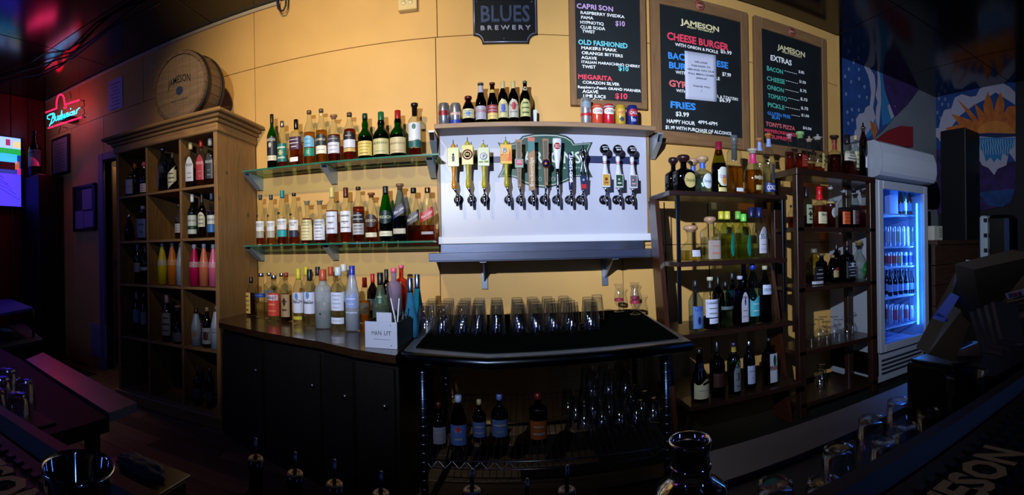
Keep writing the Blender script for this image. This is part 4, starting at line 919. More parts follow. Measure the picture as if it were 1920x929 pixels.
for k, c in enumerate(('#2a6ac0', '#a83a2a', '#3a4660')): slab(R(1892+9*k, 560-2*k, 1.03-.01*k), R(1899+9*k, 558-2*k, 1.03-.01*k), R(1897+9*k, 550-2*k, 1.03-.01*k), R(1890+9*k, 552-2*k, 1.03-.01*k), (-.003, -.002, 0), 'sticker_patch', mat(c, .6), ps)
slab(R(1890, 600, 1.02), R(1935, 590, .97), R(1930, 555, .97), R(1888, 566, 1.02), (-.01, -.007, 0), 'vent_grille', mat('#6a7058', .6), ps)
mb = MB()
for j in range(3):
    for k in range(8): c = R(1893+5*k, 570+8*j-1.2*k, .995-.004*k); mb.box(c.x-.004, c.x+.0, c.y-.004, c.y+.004, c.z-.0025, c.z+.0025)
o = P(mb, 'vent_slots', mat('#0a0a0a', .6), ps); o['kind'] = 'stuff'
slab(R(1812, 500, 1.2), R(1828, 506, 1.2), R(1828, 488, 1.2), R(1812, 488, 1.2), (.003, .004, 0), 'small_sticker', mat('#9a9fb0', .6), ps)
slab(R(1816, 498, 1.19), R(1824, 500, 1.19), R(1823, 492, 1.19), R(1816, 491, 1.19), (.001, .001, 0), 'sticker_patch', mat('#7a1c30', .6), ps)
P(MB().box(1.28, 1.60, .36, .61, UZ-.010, UZ+.05, .01), 'base_plate', mp_, ps)
kb = thing('card_terminal', 'slanted dark keypad tray with a light metal rim by the register', 'keypad', (1.2, .7, UZ+.15))
slab(R(1768, 668, 1.33), R(1838, 668, 1.2), R(1842, 640, 1.25), R(1825, 640, 1.33), (0, 0, -.02), 'keypad_body', mat('#1a2230', .3), kb)
P(MB().tube([R(1768, 667, 1.32), R(1800, 653, 1.32), R(1824, 640, 1.32)], .004, 6), 'metal_rim', mat('#8fa0c0', .3, 1), kb)
mn = thing('menu_holder', 'stack of laminated menus standing upright at the right edge', 'menus', (1.5, .45, UZ))
for k in range(4): slab(R(1872+14*k, 668-8*k, .98-.05*k), R(1880+14*k, 668-8*k, .96-.05*k), R(1858+16*k, 588-6*k, .96-.05*k), R(1850+16*k, 590-6*k, .98-.05*k), (.01, .05, 0), 'menu_sheet', mat('#3a4450', .2), mn)
# ======================= BOTTLES =======================
SHP = {  # (radius fraction, height fraction)
 'std': [(0, .01), (.9, 0), (1, .015), (1, .58), (.96, .62), (.8, .67), (.5, .72), (.33, .77), (.29, .82), (.27, .96), (.32, .965), (.32, 1)],
 'tall': [(0, .01), (.9, 0), (1, .015), (1, .60), (.9, .68), (.6, .76), (.38, .82), (.33, .87), (.32, .97), (.38, .975), (.38, 1)],
 'cyl': [(0, .01), (.92, 0), (1, .015), (1, .64), (.97, .68), (.8, .715), (.5, .74), (.37, .78), (.34, .82), (.34, .97), (.38, .975), (.38, 1)],
 'bulb': [(0, .01), (.88, 0), (1, .02), (1, .48), (.93, .55), (.7, .61), (.42, .66), (.36, .70), (.40, .75), (.37, .80), (.30, .85), (.28, .96), (.31, .97), (.31, 1)],
 'slope': [(0, .01), (.9, 0), (1, .015), (1, .50), (.93, .58), (.72, .68), (.5, .78), (.36, .86), (.32, .9), (.31, .97), (.36, .98), (.36, 1)],
 'beer': [(0, .01), (.9, 0), (1, .015), (1, .50), (.95, .56), (.7, .66), (.48, .76), (.38, .86), (.36, .95), (.42, .955), (.42, 1)],
 'stub': [(0, .01), (.9, 0), (1, .02), (1, .52), (.93, .62), (.7, .74), (.45, .82), (.4, .86), (.4, .94), (.46, .95), (.46, 1)],
 'squat': [(0, .01), (.92, 0), (1, .02), (1.0, .46), (.95, .54), (.7, .59), (.36, .62), (.28, .66), (.27, .80), (.33, .81), (.33, 1)],
 'round': [(0, .01), (.7, 0), (.76, .02), (.93, .18), (1, .36), (.95, .5), (.72, .60), (.4, .68), (.3, .74), (.28, .85), (.3, .86), (.3, 1)],
 'dome': [(0, .01), (.93, 0), (1, .03), (1.0, .2), (.9, .36), (.62, .47), (.36, .54), (.27, .62), (.26, .75), (.32, .76), (.32, 1)],
 'cone': [(0, .01), (.9, 0), (1, .02), (.98, .35), (.8, .48), (.55, .6), (.36, .72), (.3, .8), (.28, .96), (.32, .97), (.32, 1)],
 'taper': [(0, .01), (.88, 0), (1, .02), (1, .2), (.85, .36), (.6, .5), (.42, .62), (.34, .72), (.3, .8), (.29, .97), (.33, .975), (.33, 1)],
 'flat': [(0, .01), (.92, 0), (1, .015), (1, .66), (.97, .71), (.85, .74), (.35, .77), (.3, .80), (.3, .96), (.34, .97), (.34, 1)],
}
def rad_at(prof, t):
    for (r0, z0), (r1, z1) in zip(prof[1:-1], prof[2:]):
        if z0 <= t <= z1: return r0+(r1-r0)*((t-z0)/(z1-z0) if z1 > z0 else 0)
    return prof[-1][0]
def se(a, n): return 1 if n <= 2 else (abs(cos(a))**n+abs(sin(a))**n)**(-1/n)
def label_mb(prof, R, H, n, z0, z1, hw, shape, off=0, k=1.02, nu=10, nv=3):
    mb = MB(); V = []
    for i in range(nu+1):
        u = -1+2*i/nu; lo, hi = z0, z1
        if shape == 'oval': q = sqrt(max(0, 1-u*u*.999)); m_ = (z0+z1)/2; lo = m_-(z1-z0)/2*q; hi = m_+(z1-z0)/2*q
        elif shape == 'arch': hi = z1-(z1-z0)*.35*(u*u)
        elif shape == 'hex': q = min(1, 1.6-abs(u)*1.1); m_ = (z0+z1)/2; lo = m_-(z1-z0)/2*q; hi = m_+(z1-z0)/2*q
        elif shape == 'diag': lo = z0+(u*.5)*(z1-z0)*.7; hi = z1+(u*.5)*(z1-z0)*.7
        elif shape == 'wave': hi = z1+(z1-z0)*.15*sin(u*3)
        elif shape == 'drop': q = sqrt(max(0, 1-u*u)); m_ = z0+(z1-z0)*.42; lo = m_-(m_-z0)*q; hi = m_+(z1-m_)*(q**1.6)
        elif shape == 'tri': hi = z0+(z1-z0)*(1-abs(u))
        for j in range(nv+1):
            t = lo+(hi-lo)*j/nv; a = off+u*hw; r = R*rad_at(prof, t)*se(a, n)*k
            V.append((r*sin(a), -r*cos(a), t*H))
    w = nv+1
    mb.add(V, [(i*w+j, (i+1)*w+j, (i+1)*w+j+1, i*w+j+1) for i in range(nu) for j in range(nv)], True); return mb
def label_text(prof, R, H, n, t, zc, hgt, hw, off=0, k=1.045, rot=False, slope=0, bold=.01):
    V, Fc, w = text2d(t, 0, bold); mb = MB(); out = []
    for x, y, _ in V:
        if rot: a = off-(y/.7-.5)*hw; tt = zc+(x/w-.5)*hgt
        else: a = off+(x/w-.5)*2*hw; tt = zc+(y/.7-.5)*hgt+slope*(x/w-.5)
        r = R*rad_at(prof, tt)*se(a, n)*k; out.append((r*sin(a), -r*cos(a), tt*H))
    mb.add(out, Fc); return mb
def lines_mb(prof, R, H, n, z0, z1, hw, off, cnt, seed):
    mb = MB(); rr = random.Random(seed)
    for i in range(cnt):
        zc = z1-(z1-z0)*(i+.8)/(cnt+.6); th = (z1-z0)*rr.uniform(.03, .07)/2*(4/max(cnt, 3)); hh = hw*rr.uniform(.35, .75)
        p = label_mb(prof, R, H, n, zc-th, zc+th, hh, 'rect', off, 1.035, 6, 1); mb.add(p.v, p.f, True)
    return mb
NB = 0
def bottle(px, ytop, wpx, row, shape, g, liq, cap, labs, label, group, n=2, cat='bottle', name=None, face=0.0, k=1.0):
    """row=('Y',Yplane,z) or ('Z',ypx,z)  g glass  liq (colour, fill) or None  cap (colour, fraction, kind)"""
    global NB; NB += 1
    if row[0] == 'Y': q = atY(px, ytop, row[1])
    else: q = atZ(px, row[1], row[2])
    rr = sqrt(q.x**2+q.y**2); R = wpx/2*rr/F; z = row[2]
    u = horiz(px, ytop); H = E+u[2]*rr-z
    if H < .03: H = .03
    prof = [(r*(1.14 if (zz > .6 and r < .6) else 1), zz) for r, zz in SHP[shape]]; cc_, cf_, ck = cap
    kind = {'bottle': 'liquor_bottle'}.get(cat, cat)
    t = thing(name or kind, label, cat, (q.x, q.y, z+.0012), face*atan2(-q.x, q.y), group)
    gm = g if not isinstance(g, str) else glass(g)
    pr = [(r*R, zz*H) for r, zz in prof if zz <= 1-cf_*.45]
    nr = rad_at(prof, 1-cf_*.6)
    pr.append((nr*R, (1-cf_*.4)*H)); pr = [p for i, p in enumerate(pr) if i == 0 or p[1] >= pr[i-1][1]-1e-3*H]
    sg_ = 20 if n <= 2 else 32
    neck = (1-cf_)*H
    vmb = MB(); top_n = []
    V = []; 
    for r, zz in pr:
        nn = n if zz < H*.66 else 2
        for i in range(sg_):
            a = 2*pi*i/sg_; s_ = se(a, nn)
            V.append((r*s_*sin(a), -r*s_*cos(a), zz))
    fs = [(j*sg_+i, j*sg_+(i+1) % sg_, (j+1)*sg_+(i+1) % sg_, (j+1)*sg_+i) for j in range(len(pr)-1) for i in range(sg_)]
    vmb.add(V, fs, True); vmb.obj('glass_body', gm, t)
    if liq:
        lc, lf = liq; lf *= .97; lp = [(0, .018*H), (.86*R, .018*H)]
        tt = .03
        while tt < lf: lp.append((rad_at(prof, tt)*R*.93, tt*H)); tt += .045
        lp.append((rad_at(prof, lf)*R*.93, lf*H)); lp.append((0, lf*H))
        MB().lathe(lp, 20 if n <= 2 else 32, n, caps=False).obj('liquid', lc if not isinstance(lc, str) else liquid(lc), t)
    cr = rad_at(prof, 1-cf_*.5)*R*1.12; z0c = (1-cf_)*H
    cm = mat(cc_, .35, metal=.0) if not isinstance(cc_, tuple) else mat(cc_[0], .25, 1)
    if ck == 'ball': c_ = [(0, z0c), (cr*.95, z0c), (cr*1.05, z0c+.05*H*cf_/.2), (cr*1.45, z0c+cf_*.3*H), (cr*1.6, z0c+cf_*.55*H), (cr*1.5, z0c+cf_*.8*H), (cr*1.1, z0c+cf_*.95*H), (0, H)]
    elif ck == 'cork': c_ = [(0, z0c), (cr*1.0, z0c), (cr*1.0, z0c+cf_*.5*H), (cr*1.45, z0c+cf_*.52*H), (cr*1.45, H*.995), (0, H)]
    elif ck == 'pour': c_ = [(0, z0c), (cr*1.1, z0c), (cr*1.1, z0c+cf_*.3*H), (cr*1.7, z0c+cf_*.35*H), (cr*1.7, z0c+cf_*.42*H), (cr*.55, z0c+cf_*.45*H), (cr*.4, H), (0, H)]
    elif ck == 'wax': c_ = [(cr*1.45, z0c-.12*H), (cr*1.35, z0c-.05*H), (cr*1.05, z0c), (cr*1.0, H*.96), (cr*1.15, H*.97), (cr*1.1, H), (0, H)]
    elif ck == 'flare': c_ = [(0, z0c), (cr*.95, z0c), (cr*.95, z0c+cf_*.7*H), (cr*1.25, z0c+cf_*.74*H), (cr*1.3, H*.99), (0, H)]
    else: c_ = [(0, z0c), (cr, z0c), (cr*1.03, z0c+.01), (cr, H*.995), (cr*.9, H), (0, H)]
    MB().lathe(c_, 16, caps=False).obj('stopper' if ck in ('ball', 'cork') else ('pour_spout' if ck == 'pour' else 'cap'), cm, t)
    for li, L in enumerate(labs):
        z0, z1, hw, col, sh_ = L[:5]; o_ = dict(L[5]) if len(L) > 5 else {}
        off = o_.get('off', 0)
        lb = label_mb(prof, R, H, n, z0, z1, hw, sh_, off).obj('label', mat(col, .45), t)
        if 't' in o_:
            label_text(prof, R, H, n, o_['t'], o_.get('z', (z0+z1)/2), o_.get('h', (z1-z0)*.3), o_.get('tw', hw*.8), off, rot=o_.get('rot', False), slope=o_.get('slope', 0)).obj('lettering', mat(o_.get('tc', '#222222'), .5), lb)
        if 'ln' in o_:
            lines_mb(prof, R, H, n, *o_.get('lz', (z0, z1)), hw, off, o_['ln'], NB).obj('print', mat(o_.get('lc', '#77777c'), .5), lb)
        if 'dot' in o_:
            dc, ds, dz = o_['dot']; zc = z0+(z1-z0)*dz
            label_mb(prof, R, H, n, zc-ds*(z1-z0), zc+ds*(z1-z0), hw*ds*1.6, 'oval', off, 1.04, 8, 2).obj('emblem', mat(dc, .5), lb)
    return t
WH = '#d6d8e2'; CR = '#cdbf92'; AM = '#b5591a'; RA = '#9a3a10'; GO = '#c98a2c'; NVY = '#161a2c'; BLK = '#0c0c10'; GRN = '#1d6b22'; DG = '#0c3a1c'; CLR = '#f2f6f2'; SIL = ('#b9bcc6',)
W1 = '#f3f7f8'
G1 = ('Y', 2.865, GZ[0]); G2 = ('Y', 2.865, GZ[1]); gr1 = 'whiskies on the upper glass shelf'; gr2 = 'whiskies on the lower glass shelf'
bottle(509.5, 215, 20, G1, 'std', '#2f9a3a', ('#0c4a12', .55), (BLK, .17, 'cyl'), [(.26, .58, 1.3, NVY, 'rect', {'t': 'JAMESON', 'tc': '#c9c4b0', 'z': .53, 'h': .05, 'dot': ('#b9b4a0', .14, .55)}), (.16, .25, 1.3, '#cfc9b0', 'rect', {'ln': 1})], 'green whiskey bottle with navy label, leftmost on the upper glass shelf', gr1)
bottle(529, 228, 20, G1, 'tall', CLR, (AM, .3), (SIL, .12, 'cyl'), [(.14, .52, 1.25, '#126a66', 'rect', {'ln': 3, 'lc': '#b7c8b8', 'dot': ('#c0b070', .15, .5)})], 'short bottle with teal label and black-silver cap beside the leftmost green bottle', gr1)
bottle(555, 225, 23, G1, 'flat', CLR, (AM, .5), (('#55555f',), .2, 'cyl'), [(.36, .62, 1.15, '#3c2140', 'rect', {'ln': 3, 'lc': '#cdc0cc'}), (.11, .2, .8, '#e2e0dc', 'rect', {'off': -.2})], 'square-shouldered amber bottle with plum label and small white slip below it', gr1, 4)
bottle(579.5, 208, 22, G1, 'tall', CLR, (GO, .62), ('#5a4334', .06, 'cyl'), [(.33, .53, 1.25, '#6aa8cf', 'arch', {'ln': 2, 'lc': '#3a6a8a'}), (.17, .31, 1.25, '#16806a', 'rect', {'t': '12', 'tc': '#d8e0d0', 'tw': .25, 'h': .06})], 'tall bottle with sky blue arched label over a teal band', gr1)
bottle(602, 205, 22, G1, 'tall', CLR, (GO, .63), ('#5a4334', .06, 'cyl'), [(.34, .54, 1.25, '#1c2a30', 'arch', {'t': 'BUSHMILLS', 'tc': '#c8c8b8', 'h': .04}), (.19, .33, 1.25, '#dedccb', 'rect', {'ln': 1})], 'tall bottle with dark arched label over a cream band', gr1)
bottle(625.5, 216, 24, G1, 'tall', CLR, (RA, .6), ('#9a6a50', .08, 'cork'), [(.42, .56, 1.25, '#3a3c48', 'arch', {'ln': 1, 'lc': '#a9a9b8'}), (.2, .42, 1.25, '#c9cbdc', 'rect', {'ln': 2, 'lc': '#8a8ca0'})], 'reddish whiskey with pale lilac label under a grey arch, above the middle bracket', gr1)
bottle(655, 212, 24, G1, 'tall', CLR, (RA, .68), ('#4a342c', .08, 'cyl'), [(.44, .6, 1.25, '#1c1a24', 'arch', {'ln': 1, 'lc': '#c8c8d0'}), (.28, .44, 1.25, '#c6cbe4', 'rect', {}), (.2, .27, 1.25, '#b9a05a', 'rect', {})], 'reddish whiskey with white label, black arch above and gold band below', gr1)
bottle(684, 214, 28, G1, 'bulb', '#2f8a2c', ('#0a2c0c', .52), ('#0f3524', .12, 'cyl'), [(.1, .4, 1.3, '#cdb964', 'rect', {'ln': 4, 'lc': '#8a6a2a'})], 'green bulb-necked bottle with mustard label, leftmost of the three green ones', gr1)
bottle(714, 211, 31, G1, 'bulb', '#1d6a2a', ('#04180a', .53), ('#0e5a3c', .22, 'cyl'), [(.1, .42, 1.3, '#b9b384', 'rect', {'t': 'REDBREAST', 'tc': '#5c5a30', 'h': .04, 'z': .33, 'ln': 1, 'lc': '#3a6a4a', 'lz': (.1, .22)})], 'green bulb-necked bottle with khaki label and green foil, middle of the three', gr1)
bottle(745.5, 208, 31, G1, 'bulb', '#2c8a30', ('#062a0c', .5), ('#8f1420', .23, 'cyl'), [(.1, .42, 1.3, '#bdb08a', 'rect', {'t': 'REDBREAST', 'tc': '#7c6a50', 'h': .035, 'z': .3, 'ln': 1, 'lc': '#a04a3a', 'lz': (.1, .2)})], 'green bulb-necked bottle with dark red foil, rightmost of the three green ones', gr1)
bottle(777, 194, 25, G1, 'cyl', CLR, (RA, .17), (BLK, .23, 'flare'), [(.3, .62, 1.15, '#ccd2e2', 'rect', {'dot': ('#0e5a56', .16, .78)}), (.18, .3, 1.15, '#1c5a60', 'wave', {})], 'tallest clear bottle, white and teal label, black neck wrap, right end of upper glass shelf', gr1)
LV = lambda c2: [(.27, .47, 1.15, WH, 'rect', {'t': 'GLENLIVET', 'tc': '#33334a', 'h': .035, 'z': .41, 'ln': 1}), (.14, .26, 1.15, c2, 'rect', {}), (.55, .6, .5, '#2a2a22', 'oval', {'off': -.5})]
bottle(488, 366, 18, G2, 'slope', CLR, (AM, .26), ('#1c3040', .1, 'cyl'), LV('#98988c'), 'small whisky with white and grey labels, leftmost on the lower glass shelf', gr2)
bottle(508, 366, 18, G2, 'slope', CLR, (GO, .22), ('#2c343c', .1, 'cyl'), LV('#a5a59a'), 'small whisky with white and grey labels, second from the cabinet on the lower glass shelf', gr2)
bottle(529, 358, 21, G2, 'slope', CLR, (AM, .3), ('#0e7a86', .14, 'cyl'), LV('#129aa2'), 'whisky with turquoise cap and turquoise lower label', gr2)
bottle(551, 362.6, 20, G2, 'slope', CLR, (AM, .24), ('#20202c', .06, 'cyl'), LV('#1c2a48'), 'whisky with black cap and navy lower label between turquoise cap and cream label', gr2)
bottle(575.5, 376.6, 24, G2, 'squat', CLR, (RA, .6), ('#9a9070', .1, 'flare'), [(.08, .55, 1.2, '#d3c796', 'rect', {'ln': 6, 'lc': '#6a6450'})], 'squat whisky with large cream label and upturned stopper', gr2)
bottle(599, 376, 24, G2, 'squat', CLR, (RA, .3), ('#8c8266', .1, 'flare'), [(.08, .55, 1.2, '#cfd2e0', 'rect', {'ln': 6, 'lc': '#6a6c80'})], 'squat whisky with large white label and upturned stopper', gr2)
bottle(622, 352, 23, G2, 'cyl', CLR, (RA, .6), ('#c0b070', .19, 'cyl'), [(.17, .56, 1.2, '#ccd2ea', 'rect', {'t': '12', 'tc': '#50506a', 'tw': .25, 'h': .04, 'z': .36, 'ln': 3})], 'tall whisky with long white label and pale gold foil neck', gr2)
bottle(648, 352.6, 22, G2, 'cyl', CLR, (RA, .3), ('#4a1c10', .18, 'cyl'), [(.19, .57, 1.2, '#d5d9e6', 'rect', {'t': '12', 'tc': '#50506a', 'tw': .25, 'h': .04, 'z': .36, 'ln': 3})], 'tall whisky with long white label and dark brown foil neck', gr2)
bottle(671.5, 351, 23, G2, 'tall', CLR, (RA, .66), ('#2a1c1a', .06, 'cyl'), [(.36, .54, 1.25, '#23242c', 'arch', {'ln': 2, 'lc': '#b0b0b4'}), (.14, .34, 1.2, '#a9aab2', 'rect', {'ln': 3, 'lc': '#50505a'})], 'dark red whisky with black arched label over a grey label', gr2)
bottle(696, 362, 24, G2, 'slope', CLR, (AM, .5), ('#7a4a30', .1, 'cork'), [(.3, .56, 1.2, '#3a2a28', 'oval', {'t': 'FIDDICH', 'tc': '#c8bca8', 'h': .05, 'tw': 1.0}), (.1, .19, 1.1, '#d0cdb4', 'rect', {'ln': 1})], 'whisky with brown oval label and wooden stopper left of the green bottle', gr2)
bottle(722.6, 350, 26, G2, 'slope', '#2ea034', ('#063a10', .5), ('#15202c', .14, 'cyl'), [(.32, .56, 1.2, '#10262a', 'oval', {'t': 'FIDDICH', 'tc': '#b8c0a8', 'h': .05, 'tw': 1.0}), (.1, .19, 1.2, '#cfd0b8', 'rect', {'ln': 1})], 'bright green bottle with dark oval label on the lower glass shelf', gr2)
bottle(749.5, 345, 26, G2, 'slope', '#a9c4dc', ('#123a70', .45), ('#7a5a44', .1, 'cork'), [(.44, .62, .8, '#15184a', 'diag', {'t': 'Blue Label', 'tc': '#cfd2e2', 'h': .055, 'slope': .1}), (.13, .22, .8, '#a8a494', 'rect', {})], 'square bluish bottle with slanted navy label and wooden stopper', gr2, 5)
bottle(775, 353, 27, G2, 'slope', CLR, (RA, .3), (BLK, .1, 'cyl'), [(.34, .53, .8, '#15131c', 'diag', {'t': 'Black Label', 'tc': '#c8c2c8', 'h': .05, 'slope': .12})], 'square whisky with slanted black label', gr2, 5)
bottle(801.5, 352.6, 28, G2, 'slope', CLR, (AM, .3), (('#b08a60',), .1, 'cyl'), [(.4, .58, .8, '#a3182c', 'diag', {'t': 'Red Label', 'tc': '#e0c0c4', 'h': .055, 'slope': .12}), (.12, .17, .7, '#8c8a90', 'rect', {})], 'square whisky with slanted red label, right end of the lower glass shelf', gr2, 5)
# ---- back counter
gc = 'vodkas and liqueurs on the dark back counter'
def CB(px, yt, w, yb, *a, **k): return bottle(px, yt, w, ('Z', yb, TZ), *a, **k)
clq = liquid('#e9f0ee')
CB(472, 520, 18, 592, 'tall', CLR, ('#5a3a22', .6), (BLK, .16, 'cyl'), [(.06, .6, .7, '#c0a058', 'rect', {'ln': 4, 'lc': '#3a2c14', 'off': -.4})], 'slim bottle with mustard label against the pine cabinet side', gc, 4)
CB(491, 513, 24, 597, 'cyl', CLR, (clq, .35), (SIL, .08, 'cyl'), [(.47, .56, 1.2, '#1c3a8c', 'rect', {'ln': 1, 'lc': '#8fa8e0'})], 'clear vodka bottle with small blue lettering band', gc)
CB(515, 517, 25, 602, 'cyl', CLR, (clq, .5), (SIL, .08, 'cyl'), [(.12, .62, 1.25, '#c23a2c', 'rect', {'ln': 3, 'lc': '#e07a50'}), (.46, .58, 1.0, '#c9cde0', 'rect', {'t': 'ABSOLUT', 'tc': '#2a3a8a', 'h': .06})], 'vodka bottle wrapped in red-orange fruit print', gc)
CB(538, 512, 21, 603, 'flat', CLR, ('#8a6a4a', .55), ('#8a2a1c', .09, 'cyl'), [(.1, .56, 1.0, '#9a805c', 'rect', {'ln': 2, 'lc': '#4a3020', 'dot': ('#3c1410', .18, .66)})], 'vodka bottle with kraft brown label, dark seal and copper cap', gc)
CB(506, 512, 22, 588, 'cyl', CLR, None, (SIL, .08, 'cyl'), [(.5, .58, 1.1, '#7a86a8', 'rect')], 'clear silver-capped bottle behind the red-orange vodka', gc)
CB(529.5, 513, 22, 588, 'cyl', CLR, ('#a05a34', .5), (SIL, .08, 'cyl'), [(.3, .5, 1.1, '#7a4a30', 'rect')], 'silver-capped bottle behind the kraft-label vodka', gc)
CB(561, 504.6, 22, 607, 'tall', CLR, (clq, .25), ('#c2b41e', .2, 'cyl'), [(.2, .57, 1.2, '#c6cae0', 'rect', {'t': 'KetelOne', 'tc': '#1c2450', 'h': .06, 'z': .42, 'dot': ('#4a7ac0', .16, .82), 'ln': 1}), (.08, .14, .9, '#b8b030', 'rect')], 'vodka with white label and yellow foil neck, front row', gc)
CB(582, 506, 23, 611, 'tall', CLR, (clq, .25), (BLK, .2, 'cyl'), [(.22, .6, 1.2, '#c8cce4', 'rect', {'t': 'KetelOne', 'tc': '#1c2450', 'h': .06, 'z': .43, 'dot': ('#4a7ac0', .16, .85), 'ln': 1})], 'vodka with white label and black foil neck, front row', gc)
CB(575.5, 501, 22, 592, 'tall', CLR, (clq, .3), ('#c2b41e', .18, 'cyl'), [(.3, .5, 1.1, '#8c90a4', 'rect')], 'yellow-necked vodka behind the front row', gc)
CB(597, 501, 22, 592, 'tall', CLR, (clq, .3), ('#15172c', .18, 'cyl'), [(.3, .5, 1.1, '#8c90a4', 'rect')], 'black-necked vodka behind the big round bottle', gc)
CB(607, 506, 32, 616, 'cyl', glass('#dfe6ee', .05, .35, 1, .28), (clq, .3), ('#a8482a', .19, 'cyl'), [(.24, .28, .12, '#2a2a30', 'oval')], 'wide frosted vodka bottle with copper foil neck, front row', gc)
CB(621.5, 501, 24, 594, 'cyl', CLR, (clq, .3), ('#a8482a', .18, 'cyl'), [(.3, .5, 1.0, '#8a8c98', 'rect')], 'copper-necked bottle behind the wide frosted one', gc)
CB(635.5, 501.5, 28, 618, 'cyl', CLR, (clq, .45), ('#bcc8d2', .14, 'cyl'), [(.31, .6, 1.1, '#c3c9e2', 'rect', {'ln': 4, 'lc': '#8c93b8'}), (.1, .2, 1.1, '#c3c9e2', 'rect', {'ln': 1})], 'tall clear bottle with white label and pale cap, front row', gc)
CB(646, 496, 26, 596, 'cyl', CLR, (clq, .6), ('#c9ccd4', .14, 'cyl'), [(.3, .5, 1.0, '#9aa0b0', 'rect')], 'white-capped tall bottle in the back row', gc)
CB(662, 499, 27, 621, 'slope', glass('#dbe3f2', .08, .35, 1, .35), ('#c8d2e8', .3), ('#1a2fa0', .19, 'cyl'), [(.36, .56, 1.0, '#7f90c4', 'wave', {'ln': 2, 'lc': '#c9d2ee'}), (.28, .3, 1.1, '#8f98b8', 'rect', {'t': 'GREY GOOSE', 'tc': '#d8def0', 'h': .02})], 'frosted vodka bottle with royal blue cap left of the white caddy', gc)
CB(685, 521, 21, 606, 'slope', CLR, (GO, .5), ('#a8141c', .22, 'cyl'), [(.2, .45, 1.0, '#8a8470', 'rect', {'ln': 3})], 'red-capped bottle right behind the white caddy, shorter one', gc)
CB(700, 514, 22, 598, 'std', '#4a2a20', ('#2a120a', .55), ('#a8141c', .2, 'cyl'), [(.2, .45, 1.1, '#8e8e98', 'rect', {'ln': 4})], 'dark red-capped bottle behind the shorter red-capped one', gc)
CB(714.7, 512, 32, 616, 'cone', glass('#b8cdb4', .04, .35, 1, .1), ('#0d5a22', .38), (BLK, .22, 'cyl'), [(.46, .68, .8, '#1c4a3c', 'tri', {'ln': 1, 'lc': '#c8d8c8'})], 'conical bottle of green liqueur behind the white caddy', gc)
CB(726, 505.6, 22, 600, 'std', '#22402c', ('#0a1c10', .5), ('#161a1c', .24, 'cyl'), [(.3, .5, 1.0, '#5a6a50', 'rect')], 'dark green black-foil bottle behind the green liqueur', gc)
CB(740, 503.5, 29, 608, 'flat', glass('#c9b8dc', .05, .3, 1, .3), ('#9a86b8', .55), ('#e05a86', .08, 'cyl'), [], 'pale violet bottle with pink cap behind the straws', gc)
CB(754, 498, 24, 602, 'flat', glass('#e0502c', .05, .3, 1, .35), ('#c23014', .72), ('#e05a86', .06, 'cyl'), [], 'orange-red bottle with pink cap in the back row', gc)
CB(771, 522, 30, 634, 'taper', glass('#4aa6d8', .05, .3, 1, .35), ('#1f86c8', .55), (('#9ab4dc',), .24, 'cyl'), [], 'pale blue tapering bottle with silver foil, nearer the table', gc)
CB(784, 515, 28, 618, 'taper', glass('#2aa6c8', .05, .3, 1, .35), ('#1496b8', .7), (('#9ab4dc',), .26, 'cyl'), [], 'turquoise tapering bottle with silver foil, beside the pint glasses', gc)
# ---- tap shelf bottles and cans
TSZ = 1.948; T = ('Y', 2.86, TSZ); gt_ = 'beers displayed on the tap shelf'
def can(px, yt, w, col, bands, label, emb=None, row=T):
    q = atY(px, yt, row[1]); rr = sqrt(q.x**2+q.y**2); R = w/2*rr/F; H = q.z-row[2]
    t = thing('beverage_can', label, 'can', (q.x, q.y, row[2]+.001), 0, gt_)
    pf = [(0, .01), (.72, 0), (.82, .0), (1, .05), (1, .90), (.86, .97), (.86, 1), (.80, 1), (.78, .975), (0, .975)]
    MB().lathe([(r*R, z*H) for r, z in pf], 24, caps=False).obj('can_body', mat(col[0], .28, .75 if col[1] else .1), t)
    flat = [(0, 0), (1, 0), (1, 1)]
    MB().lathe([(.6*R, .976*H), (.3*R, .985*H), (0, .985*H)], 10, loc=(0, -.15*R, 0), caps=False).obj('pull_tab', mat('#b8bcc4', .25, 1), t)
    for z0, z1, hw, c, sh_, *o_ in bands:
        lb = label_mb([(1, 0), (1, 0), (1, 1)], R, H, 2, z0, z1, hw, sh_, 0, 1.01, 14, 2).obj('printed_band', mat(c, .35), t)
        if o_: label_text([(1, 0), (1, 0), (1, 1)], R, H, 2, o_[0], (z0+z1)/2, o_[2], hw*.75, 0, 1.025).obj('lettering', mat(o_[1], .5), lb)
    return t
can(832, 195.6, 21.5, ('#8f94a4', 1), [(.42, .66, 1.1, '#7c1430', 'oval')], 'silver can with dark red oval, leftmost on the tap shelf')
can(854, 195.6, 20.5, ('#9aa0ae', 1), [(.44, .56, 1.1, '#c8cad2', 'rect', 'COORS', '#c02a30', .11), (.05, .22, 1.57, '#1c3fa8', 'rect')], 'silver can with red lettering and blue base')
bottle(877.7, 181.7, 23, T, 'stub', '#6a3a14', ('#140a06', .75), ('#4a1418', .1, 'cyl'), [(.2, .52, 1.2, '#c4c09c', 'rect', {'ln': 3, 'lc': '#3a5a8a', 'dot': ('#3a7ab8', .2, .5)})], 'stubby brown beer bottle with cream and blue label', gt_, cat='beer bottle', name='beer_bottle')
bottle(901, 156.6, 21, T, 'beer', '#7a3e16', ('#3a1606', .8), ('#3a4038', .05, 'cyl'), [(.1, .42, 1.25, '#9a9cb0', 'rect', {'t': 'COORS', 'tc': '#a01c3c', 'h': .06, 'z': .3}), (.76, .93, 1.5, '#9a9cb0', 'rect')], 'long-necked amber beer bottle with silver label and neck foil', gt_, cat='beer bottle', name='beer_bottle')
